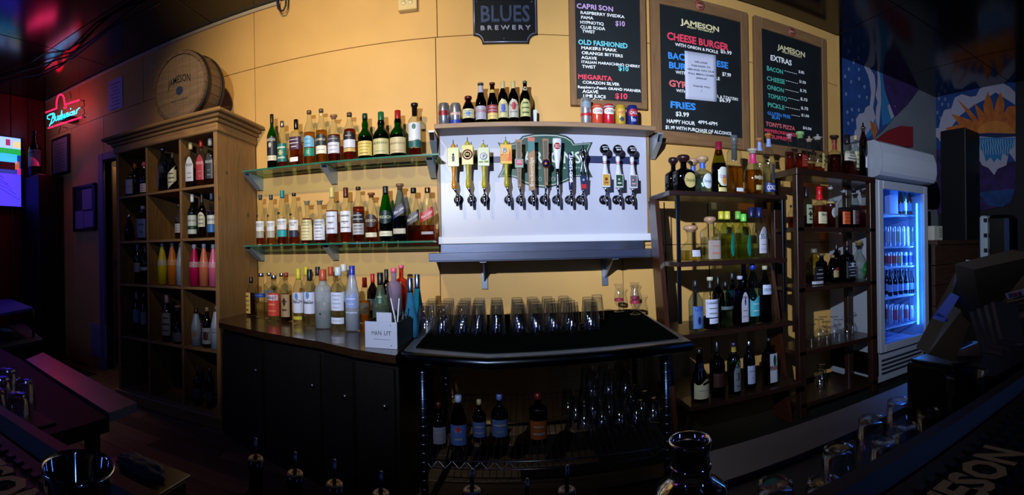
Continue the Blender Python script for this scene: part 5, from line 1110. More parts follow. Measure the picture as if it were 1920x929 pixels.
bottle(922.7, 156, 20, T, 'beer', '#6a2c12', ('#2c0e06', .8), ('#4a1c18', .05, 'cyl'), [(.1, .25, 1.25, '#c9b470', 'rect', {'ln': 1}), (.25, .44, 1.25, '#8a3040', 'rect', {'ln': 2, 'lc': '#c0c4d8'}), (.74, .82, 1.4, '#b09a50', 'rect')], 'long-necked brown beer bottle with cream and maroon label', gt_, cat='beer bottle', name='beer_bottle')
for px, cc1, cc2, lab in ((942.4, '#b8b484', '#2c4ab0', 'dark beer bottle with gold foil neck, cream label and blue oval'), (962, '#a9a8a0', '#9a1c28', 'dark beer bottle with gold foil neck and red and white label')):
    bottle(px, 153, 19.5, T, 'tall', '#241812', ('#080606', .75), ('#b8a878', .24, 'cyl'), [(.13, .55, 1.25, cc1, 'arch', {'ln': 2, 'dot': (cc2, .22, .5 if px < 950 else .62)})], lab, gt_, cat='beer bottle', name='beer_bottle')
bottle(984, 152.8, 20, T, 'tall', '#2a1a10', ('#0a0604', .75), ('#2a4a3a', .06, 'cyl'), [(.15, .55, 1.25, '#a9aa72', 'arch', {'ln': 3, 'lc': '#3a4a20'}), (.76, .86, .9, '#b8b0a0', 'oval', {'dot': ('#3a3a3a', .3, .5)})], 'dark beer bottle with sage label, rightmost of the beer bottles', gt_, cat='beer bottle', name='beer_bottle')
a = atY(1003, 238, 2.9); op = MB().prism([(a.x-.006, 2.9, TSZ+.001), (a.x+.010, 2.9, TSZ+.001), (a.x+.016, 2.915, TSZ+.105), (a.x+.005, 2.916, TSZ+.112), (a.x-.008, 2.915, TSZ+.105)], (0, .002, 0)).obj('bottle_opener', mat('#c9d4e4', .3)); tag(op, 'white flat bottle opener leaning at the end of the beer bottles', 'opener')
can(1098, 185, 20.5, ('#b9bcc8', 1), [(.6, .85, 1.0, '#7f8ca0', 'oval'), (.3, .42, 1.5, '#b02030', 'wave')], 'tall white can with red wave, leftmost of the right-hand cans')
can(1119.7, 197.5, 21, ('#c8452c', 0), [(.5, .8, 1.1, '#dfe0e6', 'hex', 'CIDER', '#8a1420', .12), (.86, .9, 1.5, '#b08060', 'rect')], 'orange-red cider can with white badge')
can(1141, 197.5, 21, ('#b81c30', 0), [(.5, .8, 1.1, '#dfe0e6', 'hex', 'CIDER', '#5a1420', .12), (.84, .9, 1.5, '#a8b0b8', 'rect')], 'crimson cider can with white badge')
can(1163, 199, 20, ('#b8962c', 0), [(.45, .8, 1.0, '#c8a050', 'hex', 'HAZY', '#b03020', .12), (.2, .4, .5, '#3a4450', 'oval')], 'yellow beer can with red lettering')
can(1185, 199.6, 21, ('#1a2468', 0), [(.45, .8, 1.0, '#a0283c', 'hex', 'CALL', '#d8dce8', .13), (.2, .36, .5, '#7a8ac0', 'oval')], 'navy blue beer can with red badge, rightmost can')
# ---- ladder shelf
def LS(i, dy=.12): return ('Y', LY[i]+dy, LZ[i])
gl = ['tequilas on the top board of the ladder shelf', 'tequilas on the second board of the ladder shelf', 'gins on the third board of the ladder shelf', 'bottles on the lowest board of the ladder shelf']
bottle(1262, 295.7, 28, LS(0, .2), 'squat', '#15100c', ('#050404', .45), ('#2a1418', .2, 'ball'), [], 'black square tequila bottle at the left end of the ladder shelf top', gl[0], 5)
bottle(1281, 291, 37, LS(0, .09), 'squat', '#15100c', ('#050404', .45), ('#2a1418', .2, 'ball'), [(.1, .5, .6, '#b5a468', 'oval', {'t': 'DonJulio', 'tc': '#2a2414', 'h': .08, 'tw': .45, 'off': .25})], 'black square tequila bottle with gold oval label', gl[0], 5)
bottle(1299, 298, 32, LS(0, .21), 'squat', '#cfe4f4', (clq, .5), ('#a5876c', .18, 'ball'), [(.66, .78, 1.5, '#2f56b8', 'rect')], 'blue-necked clear tequila mostly hidden between the two oval labels', gl[0])
bottle(1316.5, 293, 35, LS(0, .1), 'squat', '#d5e6ee', (clq, .5), ('#a98a6c', .19, 'ball'), [(.1, .5, .62, '#ccd8e4', 'oval', {'t': 'DonJulio', 'tc': '#1c2c5a', 'h': .08, 'tw': .5, 'off': .2}), (.66, .8, 1.5, '#2a56c4', 'rect')], 'clear round tequila bottle with white oval label and blue neck band', gl[0])
bottle(1347, 267, 29, LS(0, .1), 'slope', '#a9b02c', ('#1c1604', .6), ('#7c1430', .25, 'cyl'), [(.14, .5, .85, '#c8d0c8', 'hex', {'t': 'CUERVO', 'tc': '#7a2c9a', 'h': .06, 'dot': ('#d0903a', .25, .3), 'off': .25}), (.03, .11, .8, '#c9bb7a', 'rect', {'off': .25})], 'olive green bottle with rainbow hexagon label and dark red foil', gl[0])
bottle(1376, 254, 28, LS(0, .1), 'flat', CLR, (GO, .48), ('#55585c', .42, 'flare'), [(.04, .1, .6, '#cdd0d8', 'rect', {'off': .3})], 'amber tequila with very long grey stopper neck', gl[0], 5)
bottle(1411, 280, 36, LS(0, .09), 'round', CLR, (GO, .55), ('#a9a49c', .1, 'cork'), [(.1, .2, .5, '#c9b878', 'rect', {'off': .3}), (.68, .88, 1.5, '#c82a74', 'rect'), (.3, .42, .02, '#e0d8c0', 'rect', {'t': 'PARTIDA', 'tc': '#e8e0c8', 'h': .07, 'tw': .6, 'off': .2})], 'round amber tequila bottle with magenta neck band', gl[0])
bottle(1423.5, 260, 24, LS(0, .21), 'tall', CLR, (clq, .6), ('#a9754a', .06, 'cork'), [(.78, .93, 1.3, '#8a98d0', 'rect')], 'slim clear bottle behind the round amber tequila', gl[0])
bottle(1440.5, 251, 23, LS(0, .1), 'tall', CLR, (clq, .55), ('#a9652c', .08, 'cork'), [(.06, .2, 1.2, '#1c2a78', 'rect', {'t': 'CORZO', 'tc': '#d8dcf0', 'h': .07}), (.78, .91, 1.4, '#8a98d0', 'rect'), (.25, .5, .3, '#3a3c50', 'rect', {'off': .2})], 'tall clear tequila with navy base label at the right end of the ladder shelf top', gl[0])
bottle(1294.6, 422.6, 43, LS(1, .1), 'dome', CLR, ('#cfc97a', .3), ('#a8846c', .2, 'ball'), [(.12, .3, .4, '#b8bcd8', 'rect', {'off': .1})], 'broad dome-shaped pale tequila with round cork stopper', gl[1])
bottle(1331, 406.5, 34, LS(1, .1), 'cyl', CLR, (clq, .55), ('#a8846c', .17, 'ball'), [(.03, .45, .85, '#9a8f8c', 'rect', {'ln': 2, 'lc': '#b0705a', 'off': .2})], 'clear square tequila with tan label and round cork stopper', gl[1], 4)
for px, yt, yy, c, lab, hl in ((1352, 397, .24, '#c8c03a', 'yellow-capped tequila in the rear, beside the tan-label bottle', 0), (1363.5, 397, .1, '#c8c84a', 'yellow-capped tequila with teal drop-shaped label', 1), (1383.5, 397, .24, '#6fb84a', 'lime-capped tequila in the rear row', 0), (1394, 402, .1, '#6fd85a', 'lime-capped tequila with teal drop-shaped label', 1)):
    bottle(px, yt, 27, LS(1, yy), 'tall', '#e4efc0', ('#dcd88a' if px < 1370 else clq, .55), (c, .17, 'cyl'), ([(.06, .56, .45, '#0e7a6c', 'drop', {'t': 'HORNITOS', 'tc': '#c8e4dc', 'h': .36, 'tw': 0, 'rot': True, 'off': .35})] if hl else []), lab, gl[1])
for px, yy, lab in ((1408.5, .24, 'blue-capped bottle in the rear row of the second board'), (1423, .1, 'blue-capped tequila with tall white label at the right of the second board')):
    bottle(px, 390, 28, LS(1, yy), 'slope', CLR, (clq, .2), ('#15225c', .2, 'cyl'), ([(.1, .62, .85, '#b0b2c8', 'arch', {'t': '30-30', 'tc': '#15152c', 'h': .1, 'z': .43, 'ln': 2, 'lz': (.1, .35), 'off': .25})] if yy < .2 else []), lab, gl[1])
bottle(1303.5, 526.5, 27, LS(2, .08), 'std', '#cfe0f0', (clq, .3), ('#101820', .14, 'cyl'), [(.06, .5, .9, '#4a6cb0', 'rect', {'t': 'GIN', 'tc': '#1c3aa0', 'h': .1, 'z': .45, 'off': .1, 'dot': ('#15204a', .18, .35)})], 'gin with mid-blue label at the left end of the third board', gl[2])
bottle(1331, 520, 29, LS(2, .08), 'tall', CLR, ('#2c3a20', .25), ('#b9b8a8', .07, 'cyl'), [(.24, .58, 1.1, '#b9c4e4', 'rect', {'t': 'LUXARDO', 'tc': '#3a4a80', 'h': .05, 'z': .52, 'ln': 3}), (.12, .22, .8, '#b9c4e4', 'rect', {'ln': 1, 'off': .2}), (.80, .92, 1.5, '#0c0c10', 'rect')], 'bottle with wide white label, black neck and white cap', gl[2])
bottle(1346, 519, 24, LS(2, .24), 'std', '#20301c', ('#0a140a', .5), ('#0c100c', .2, 'cyl'), [], 'dark green bottle standing behind the wide white label', gl[2])
bottle(1360, 528, 29, LS(2, .08), 'std', '#b8d4d4', (clq, .4), ('#0c0c10', .14, 'cyl'), [(.4, .47, 1.1, '#4a5a60', 'rect')], 'pale aqua ridged bottle with black cap on the third board', gl[2])
bottle(1372.5, 512, 22, LS(2, .22), 'std', '#3a9ad0', ('#1470a8', .5), ('#15202c', .14, 'cyl'), [], 'bright blue bottle behind the square blue gin', gl[2], 4)
bottle(1387, 518, 26, LS(2, .08), 'flat', '#2f86d8', ('#0f4aa0', .5), ('#a9b0d0', .07, 'cyl'), [(.08, .68, .6, '#a9aac4', 'arch', {'t': 'BOMBAY', 'tc': '#15204a', 'h': .05, 'z': .58, 'dot': ('#1c2c50', .13, .68), 'off': .25, 'ln': 2, 'lz': (.1, .4)})], 'square sapphire blue gin with arched white label', gl[2], 5)
bottle(1393.5, 490, 22, LS(2, .26), 'tall', '#5a7a90', None, ('#15226a', .16, 'cyl'), [], 'tall dim blue-capped bottle at the rear of the third board', gl[2])
bottle(1410.5, 488, 25, LS(2, .1), 'tall', '#a9d0d8', (clq, .3), ('#1c30b0', .15, 'cyl'), [(.12, .4, 1.0, '#3a9ab0', 'wave', {'ln': 2, 'lc': '#b0c8d0'})], 'tall clear bottle with turquoise mountain print and blue cap', gl[2])
bottle(1433.5, 499, 25, LS(2, .08), 'tall', '#8aa0c0', ('#2c3c60', .48), ('#b0a890', .07, 'cyl'), [(.5, .67, 1.0, '#a9b8dc', 'rect', {'t': 'CINCORO', 'tc': '#2a3a60', 'h': .05, 'tw': .8, 'off': .1})], 'clear bottle with small white label and beige cap at the right of the third board', gl[2])
bottle(1311, 655, 35, LS(3, .08), 'cone', '#1a1410', ('#0a0806', .45), ('#0c0c0c', .1, 'cyl'), [(.06, .38, 1.1, '#9a977c', 'wave', {'ln': 1}), (.58, .74, .7, '#8f9090', 'arch', {'ln': 1, 'lc': '#333333'})], 'dark liqueur bottle with cream wraparound label, left end of the lowest board', gl[3])
bottle(1344, 641, 30, LS(3, .08), 'std', '#2a1c18', ('#120806', .5), (BLK, .2, 'cyl'), [(.2, .45, 1.0, '#2a1210', 'rect')], 'almost black bottle second from the left on the lowest board', gl[3])
bottle(1375, 643, 26, LS(3, .08), 'tall', '#1c7a44', ('#0a3a20', .4), ('#2a1c40', .08, 'cyl'), [(.06, .64, .75, '#5f6a74', 'arch', {'ln': 4, 'lc': '#2a3440', 'dot': ('#3a1c30', .12, .5), 'off': .25}), (.82, .92, 1.5, '#8a7a2c', 'rect')], 'green bottle with tall grey label on the lowest board', gl[3])
bottle(1404, 640, 23, LS(3, .1), 'tall', '#2a3c1c', ('#101a08', .6), (('#aab0c0',), .12, 'cyl'), [(.12, .5, 1.0, '#8c98bc', 'rect', {'ln': 2, 'off': .2})], 'dark bottle with light blue-grey label and silver cap', gl[3])
bottle(1441, 634.6, 26, LS(3, .1), 'flat', '#101c10', ('#050805', .6), ('#1c1c1c', .08, 'cyl'), [(.06, .68, .75, '#a3a8bc', 'rect', {'dot': ('#123c2c', .2, .76), 'off': .3}), (.32, .42, .75, '#a02018', 'rect', {'off': .3})], 'square dark herb liqueur with white label, green emblem and orange-red band', gl[3], 5)
# ---- bookcase
def BK(i, dy=.13): return ('Y', BY0+dy, BZ[i])
gb = ['whiskeys on top of the dark bookcase', 'bourbons on the second shelf of the dark bookcase', 'bottles on the third shelf of the dark bookcase']
bottle(1480, 252, 19, BK(0, .23), 'squat', CLR, (RA, .55), ('#c08a98', .12, 'cork'), [], 'round amber bottle with pinkish stopper at the left end of the bookcase top', gb[0])
bottle(1500, 248, 27, BK(0), 'squat', CLR, (RA, .45), ('#7fa86a', .16, 'cork'), [(.1, .4, .7, '#7c1c1c', 'rect', {'ln': 4, 'lc': '#c07050', 'off': .3})], 'amber bourbon with green-tinged stopper and dark red label', gb[0])
bottle(1517, 256, 22, BK(0, .245), 'squat', CLR, (AM, .3), ('#a99a8c', .14, 'pour'), [], 'clear bourbon bottle with pourer between red label and round clear bottle', gb[0])
bottle(1533, 252.5, 29, BK(0), 'round', CLR, (AM, .16), ('#a9a49c', .14, 'pour'), [(.12, .5, .5, '#b8a868', 'rect', {'ln': 3, 'lc': '#3a2c14', 'off': .4})], 'round almost empty bottle with yellow label and pourer', gb[0])
bottle(1564, 255, 29, BK(0), 'squat', CLR, ('#5a2206', .52), ('#2a1a18', .1, 'cork'), [(.64, .88, 1.5, '#7a1c18', 'rect')], 'dark amber decanter bottle with brick red neck', gb[0])
bottle(1588, 253.5, 28, BK(0), 'squat', CLR, ('#7a2a0a', .55), ('#1a1418', .22, 'cyl'), [(.36, .6, 1.1, '#b5b0a0', 'rect', {'ln': 3, 'lc': '#2a2824'})], 'square red-amber bourbon with wide cream label', gb[0], 4)
bottle(1604, 255, 17, BK(0, .17), 'cyl', CLR, (AM, .2), ('#b0a070', .1, 'cyl'), [(.25, .62, .9, '#a9a484', 'rect', {'ln': 3, 'lc': '#5a6a5a'})], 'pale bottle with beige cap and engraved look near the fridge header', gb[0])
bottle(1618, 230.5, 16, BK(0, .09), 'tall', '#8a4a3a', ('#5a140a', .6), (SIL, .16, 'pour'), [(.18, .4, .5, '#c9ccd8', 'wave', {'off': .2})], 'tallest dark bottle with silver pourer touching the fridge header', gb[0])
bottle(1483, 385, 12, BK(1, .2), 'std', CLR, (RA, .5), (BLK, .1, 'cyl'), [], 'narrow amber bottle half hidden behind the bookcase left upright', gb[1])
bottle(1511, 351, 20, BK(1), 'cyl', CLR, ('#2a1a14', .3), ('#1c2028', .26, 'cyl'), [(.1, .56, .8, '#9aa48a', 'rect', {'ln': 3, 'lc': '#2a3424', 'dot': ('#1a1e14', .17, .5), 'off': .2})], 'bourbon with tall pale green label and dark key emblem', gb[1], 4)
bottle(1536, 351, 25, BK(1), 'squat', CLR, (AM, .56), ('#c21220', .2, 'wax'), [(.1, .38, 1.05, '#c4bd98', 'rect', {'t': "Maker's", 'tc': '#33301f', 'h': .07, 'z': .32, 'off': .2, 'tw': .6, 'ln': 1, 'lz': (.1, .2)})], 'bourbon dripping with red wax and cream torn label', gb[1], 3)
bottle(1557, 352, 18, BK(1), 'std', CLR, ('#7a1c0c', .62), ('#b8b8c0', .05, 'cork'), [(.25, .5, .75, '#a9aab0', 'oval', {'ln': 1, 'off': .2}), (.6, .64, 1.5, '#a08a4a', 'rect')], 'bourbon with round grey-white label beside the red wax one', gb[1])
bottle(1582, 356, 20, BK(1), 'cyl', CLR, ('#4a1c2c', .55), ('#9aa0b8', .08, 'pour'), [(.1, .42, 1.0, '#b84c20', 'rect', {'ln': 3, 'lc': '#7a2c10'})], 'rye bottle with orange label', gb[1], 4)
bottle(1601, 354.5, 20, BK(1), 'tall', CLR, ('#3a1018', .6), ('#1a1a24', .1, 'cork'), [(.1, .45, 1.0, '#3a1a24', 'rect', {'ln': 2, 'lc': '#6a3a40'})], 'very dark bourbon right of the orange label', gb[1])
bottle(1618, 356, 21, BK(1, .09), 'squat', CLR, (RA, .6), ('#2a1c1a', .12, 'cork'), [(.1, .26, .55, '#a9808a', 'rect', {'ln': 1, 'off': .2}), (.36, .5, .02, '#a9925a', 'rect', {'t': 'FOUR', 'tc': '#a9925a', 'h': .08, 'tw': .5})], 'dark amber bourbon with small pink label at the right of the second shelf', gb[1])
bottle(1526.5, 467, 28, BK(2), 'cyl', '#c8c890', (GO, .25), ('#6a645c', .12, 'cyl'), [(.1, .5, .9, '#101218', 'rect', {'ln': 3, 'lc': '#7a7a84', 'off': .2}), (.02, .1, 1.0, '#a0a4b4', 'rect')], 'pale square bottle with black label over a white strip, third shelf', gb[2], 4)
bottle(1540, 475.5, 22, BK(2, .23), 'cyl', '#303438', ('#141418', .4), ('#6a5f3a', .1, 'ball'), [(.15, .5, .3, '#9aa4a0', 'rect', {'off': .7})], 'dark bottle with brass stopper beside the pale square one', gb[2])
bottle(1561, 479, 23, BK(2), 'slope', '#3a1c18', ('#1c0a08', .6), ('#7a6238', .1, 'cyl'), [(.2, .45, .8, '#a08c60', 'rect', {'off': .2}), (.45, .58, .7, '#8a1c18', 'tri', {'off': .2})], 'dark red bottle with tan label and red peaked top', gb[2])
bottle(1568, 455.5, 20, BK(2, .22), 'std', '#1a1420', ('#0a060a', .5), ('#101018', .2, 'cyl'), [], 'tall black bottle behind the tan and red label', gb[2])
bottle(1588, 461, 26, BK(2), 'flat', '#181a20', ('#08080a', .5), ('#14161c', .16, 'cyl'), [(.1, .56, .95, '#14161c', 'rect', {'ln': 5, 'lc': '#a0a8c8', 'dot': ('#a0a8c8', .14, .8), 'off': .1})], 'square black bottle with silver print, third shelf', gb[2], 5)
bottle(1610, 452, 29, BK(2), 'round', CLR, (clq, .3), ('#7a6a3a', .12, 'cork'), [(.1, .45, .6, '#0f6a24', 'oval', {'ln': 1, 'lc': '#4aa05a', 'off': .3})], 'clear rounded bottle with green emblem near the fridge, third shelf', gb[2])
# ---- pine cabinet
def CA(i, dy=.065): return ('Y', CY0+dy, (SHZ+(.1,))[i])
gcab = ['bottles in the top row of the pine cabinet', 'bottles in the second row of the pine cabinet', 'bottles in the third row of the pine cabinet', 'bottles in the fourth row of the pine cabinet', 'bottles in the bottom row of the pine cabinet']
f_ = .45
def KB(i, px, yt, w, *a, **k):
    k.setdefault('face', f_); dy = k.pop('dy', .065); *b, lab = a
    return bottle(px, yt, w, CA(i, dy), *b, lab, gcab[i], **k)
KB(0, 243.5, 323, 15, 'flat', '#1c2038', ('#0a0c18', .4), (BLK, .12, 'cyl'), [(.1, .85*.8, 1.1, '#8f93b0', 'rect', {'ln': 1})], 'small dark bottle with grey-lilac label, far left top cubby', n=4)
KB(0, 252.5, 305.7, 20, 'std', '#141218', ('#08080a', .5), ('#b0562c', .16, 'cyl'), [], 'near-black bottle with burnt orange neck, top left cubby', dy=.13)
KB(0, 270, 304, 17, 'bulb', '#3a1c24', ('#1c0a10', .4), ('#a04a5a', .2, 'ball'), [(.06, .32, 1.2, '#b9b4bc', 'rect', {'ln': 3, 'lc': '#b03a2c'})], 'dark bottle with pink top and red patchwork label')
KB(0, 304.6, 277, 19, 'cyl', '#b0c0e0', ('#4a2c20', .3), (('#8c94a8',), .12, 'ball'), [(.1, .5, .4, '#2c4a90', 'rect', {'off': -.9})], 'clear bottle with round silver stopper and blue stripe')
KB(0, 323, 287, 19, 'std', '#1c1a18', ('#0c0a08', .5), ('#2a2a24', .16, 'cyl'), [(.12, .52, 1.2, '#c0bc9c', 'diag', {'ln': 3, 'lc': '#4a4a3a'})], 'dark bottle with slanted cream label in the top middle cubby')
for px, yt, cp, lc, ltx, tcx, lab in ((357, 268.6, '#b9ad7c', '#c2c4d0', 'BUSH', '#15151c', 'square whiskey with white arched label in the top right cubby'), (376.5, 264, '#8a1c20', '#a01c2c', 'RED BUSH', '#d8b0b0', 'square whiskey with red label and red foil'), (393.5, 261, '#8a8c94', '#15181f', 'BLACK BUSH', '#b8bcc8', 'square whiskey with black label, rightmost in the top row')):
    KB(0, px, yt, 18, 'cyl', CLR, (RA, .45), (cp, .15, 'cyl'), [(.14, .68, .75, lc, 'arch', {'t': ltx, 'tc': tcx, 'h': .06, 'z': .5, 'tw': .6, 'ln': 2, 'lz': (.14, .4)})], lab, n=5)
KB(1, 242, 402, 20, 'round', '#c0c8d8', ('#141218', .25), (SIL, .14, 'cyl'), [], 'small round clear bottle with silver cap, second row left cubby')
KB(1, 267.5, 387, 20, 'cyl', '#2c3850', ('#10141c', .3), ('#6a7a90', .1, 'cyl'), [(.08, .62, .9, '#4a5a80', 'rect', {'ln': 2, 'lc': '#1c2440'})], 'square bottle with slate blue label, second row left cubby', n=5)
KB(1, 334.6, 383.6, 15, 'tall', CLR, ('#8a2c0c', .5), ('#1c1c20', .1, 'cyl'), [(.18, .44, 1.2, '#a9a4a0', 'rect', {'ln': 3})], 'lone amber bottle with pale label in the second row middle cubby')
KB(1, 360, 365, 18, 'std', '#1f8a30', ('#0a4014', .45), ('#ccd4d8', .18, 'cyl'), [(.28, .52, 1.3, '#bcc8bc', 'rect', {'t': 'LAPHROAIG', 'tc': '#2a3a2a', 'h': .04}), (.1, .2, 1.3, '#c8d0c8', 'rect', {}), (.2, .27, 1.3, '#1c3a24', 'rect')], 'green bottle with white cap and pale labels, second row right cubby')
KB(1, 378, 364, 16, 'std', '#2c2c24', ('#141008', .5), ('#20242c', .22, 'cyl'), [(.25, .58, 1.1, '#c4c0a0', 'arch', {'ln': 3})], 'dark bottle with ivory label between the green and blue-white ones')
KB(1, 396, 362.6, 17, 'tall', CLR, ('#8a5a24', .6), ('#1c2c50', .16, 'cyl'), [(.3, .5, 1.2, '#c0c4c0', 'rect', {'t': 'OBAN', 'tc': '#3a3c50', 'h': .05}), (.12, .29, 1.2, '#2c66a8', 'rect')], 'bottle with white label over a blue band, rightmost in the second row')
KB(2, 257.5, 454, 13, 'std', '#141a20', ('#080a0c', .5), ('#8a93a4', .2, 'cyl'), [(.28, .5, 1.2, '#8c8890', 'rect', {'ln': 2, 'lc': '#a03040'})], 'dark bottle with pale neck and small label, third row left cubby')
KB(2, 272, 460.6, 18, 'std', '#12302c', ('#061614', .5), ('#3a4450', .18, 'cyl'), [(.36, .44, 1.0, '#8aa4a8', 'rect', {'ln': 1})], 'dark teal bottle with faint lettering, third row left cubby')
def SV(px, yt, w, c, cp, lab, c2=None):
    KB(2, px, yt, w, 'slope', mat(c, .28, spec=.5), None, (cp, .1, 'cyl'), [(.46, .58, 1.35, '#b8b4b8' if c2 is None else c2, 'rect', {'t': 'SVEDKA', 'tc': c, 'h': .09, 'tw': 1.2})], lab)
SV(304, 455, 18.6, '#c2b012', '#5a6a80', 'lemon yellow vodka bottle in the pine cabinet'); SV(322.5, 453, 18.6, '#c46a10', '#5a6a80', 'orange vodka bottle in the pine cabinet', '#d0a060'); SV(338.5, 455, 18, '#8fa4b4', '#5a6a80', 'icy white vodka bottle right of the orange one')
SV(364, 459, 20, '#b00a48', '#b8b0b8', 'magenta vodka bottle in the pine cabinet'); SV(382, 458, 19, '#c26a4a', '#8a98b0', 'peach vodka bottle in the pine cabinet', '#c89080'); SV(399.5, 459, 18, '#c85a80', '#8a98b0', 'light pink vodka bottle against the cabinet side', '#d0a8b8')
KB(3, 255.6, 547, 14, 'std', '#141c1c', ('#080c0c', .5), ('#6a7480', .18, 'cyl'), [(.32, .6, 1.2, '#5f7080', 'rect', {'ln': 2})], 'dark bottle with blue-grey label, fourth row far left')
KB(3, 269.6, 549.7, 14, 'std', '#141c1c', ('#080c0c', .5), ('#6a6050', .1, 'cyl'), [(.3, .58, 1.2, '#6a6c74', 'rect', {'ln': 2})], 'dark bottle with ash label, second in the fourth row')
KB(3, 281.5, 564, 11, 'std', '#141c10', ('#080c06', .5), (BLK, .12, 'cyl'), [(.14, .5, 1.2, '#5a7a3c', 'rect', {'ln': 1})], 'slim dark bottle with green-yellow label, fourth row')
KB(3, 312.4, 553.6, 19, 'tall', '#2c3020', ('#141408', .4), ('#9a7a84', .18, 'cyl'), [(.14, .62, 1.1, '#8c8c84', 'rect', {'ln': 3, 'lc': '#3a3a40'})], 'bottle with tall off-white label and mauve neck, fourth row middle cubby')
KB(3, 333.6, 573, 22, 'dome', '#20242c', ('#0c0c10', .3), ('#6a5640', .14, 'cork'), [(.06, .3, .9, '#55585c', 'rect', {'ln': 1})], 'dark rounded bottle with cork, fourth row middle cubby')
KB(3, 367.7, 579.4, 20, 'slope', mat('#8b98a8', .35), None, ('#14161c', .14, 'cyl'), [(.2, .45, .9, '#7a8088', 'oval', {'dot': ('#8a6a3c', .3, .5)})], 'opaque white rum bottle with black cap, left one of two')
KB(3, 388, 577, 20, 'std', '#20180c', ('#0c0804', .5), ('#8a7a5a', .1, 'cyl'), [(.1, .5, 1.2, '#8c8f94', 'rect', {'ln': 2, 'lc': '#4a2c1c', 'dot': ('#3a2018', .28, .5)})], 'dark rum with pale label and brown figure emblem')
KB(3, 404.8, 574, 21, 'slope', mat('#a0aec0', .35), None, ('#4a3a30', .14, 'cyl'), [(.3, .5, .9, '#8c98a8', 'rect', {'ln': 1, 'lc': '#4a4c60'})], 'opaque white rum bottle pressed to the cabinet side', dy=.05)
KB(4, 370, 688, 17, 'std', '#18242a', ('#0a1014', .5), ('#222830', .16, 'cyl'), [(.2, .45, 1.1, '#3c4a50', 'rect')], 'dim dark bottle in the bottom row, left one')
KB(4, 393, 690, 18, 'tall', '#18242a', ('#0a1014', .5), ('#222830', .12, 'cyl'), [(.2, .42, 1.1, '#2c3438', 'rect')], 'dim dark bottle in the bottom row, right one')
# big display bottle in the corner
bx, by, bz = BOTTLE_SPOT
rr = sqrt(bx*bx+by*by); SPX = 65
bottle(65, 246, 26, ('Y', by, bz), 'std', '#1c5a3a', ('#0a2c18', .5), (BLK, .1, 'cyl'), [(.2, .56, 1.2, '#8a6a78', 'rect', {'t': 'JAMESON', 'tc': '#4a2c3c', 'h': .05, 'z': .5, 'ln': 2})], 'giant green display bottle with pale label on the black corner cupboard', 'display bottle', face=.8)
# under the table
UT = WS+.004; gu = 'dim bottles on the wire shelf under the steel table'
for px, yt, w, c, lc, cp, dy, lab, sh_ in ((822, 755, 30, '#181014', '#6a6a80', '#3a1010', 2.12, 'dark bottle with grey label and red neck, leftmost under the table', 'std'), (859, 742, 32, '#2a3c64', '#3c5490', '#8a98c0', 2.10, 'blue-tinted bottle with blue label and red dot under the table', 'slope'), (898, 750, 26, '#20242c', '#3c4c80', '#9a8c6a', 2.2, 'bottle with beige cap and oval label under the table', 'std'), (936, 740, 32, '#1c2c50', '#3a4c78', '#4a60a0', 2.2, 'broad bottle with blue label under the table', 'std'), (1008, 738, 34, '#2a1408', '#7a3c10', '#5a1410', 2.15, 'square bottle with flame orange label under the table', 'flat')):
    bottle(px, yt, w, ('Y', dy, UT), sh_, c, None, (cp, .12, 'cyl'), [(.14, .5, 1.1, lc, 'rect', {'ln': 2, 'dot': ('#a01c28', .14, .8) if px == 859 else (lc, .1, .5)})], lab, gu)
# speed rail pour bottles
gp_ = 'pour bottles standing in the speed rail'
for px, ys, yc, lab in ((479, 822, 862, 'speed rail bottle with purple-lit pourer, farthest left'), (553, 848, 890, 'speed rail bottle with amber collar, second from the left'), (627, 862, 910, 'speed rail bottle with amber collar, third from the left'), (714, 884, 928, 'speed rail bottle barely showing its dull pourer'), (885, 880, 922, 'speed rail bottle with white collar near the table centre'), (988, 898, 944, 'speed rail bottle with thin green pourer'), (1063, 873, 922, 'speed rail bottle with white collar, farthest right')):
    r_ = .93; u = horiz(px, yc); zc = E+u[2]*.93; x, y = u[0]*r_, u[1]*r_; y0 = .79; x *= y0/y; r_ *= y0/y; u = horiz(px, yc); zc = E+u[2]*r_; zs = E+horiz(px, ys)[2]*r_
    if zc < .52: zc = .52; zs = .575
    t = thing('pour_bottle', lab, 'bottle', (x, y0, .371), 0, gp_); H = zc-.371
    MB().lathe([(0, .002), (.036, 0), (.04, .006), (.04, H*.5), (.03, H*.62), (.016, H*.74), (.014, H*.93)], 20, caps=False).obj('glass_body', glass('#3a4438'), t)
    MB().lathe([(0, H*.9), (.0145, H*.9), (.016, H-.018), (.0165, H), (.010, H+.002), (0, H+.002)], 16, caps=False).obj('collar', mat('#0c0d12', .25), t)
    MB().lathe([(.0155, H+.0022), (.013, H+.005), (.008, H+.0022)], 16, caps=False).obj('collar_ring', mat('#c8a45c' if px < 700 else '#a9a890', .3), t)
    MB().tube([(0, 0, H), (0, 0, H+.02), (.002, -.001, zs-.371)], [.004, .0038, .003], 8).obj('pour_spout', mat(('#6a7480',), .3, 1) if False else mat('#6a7480', .3, 1), t)

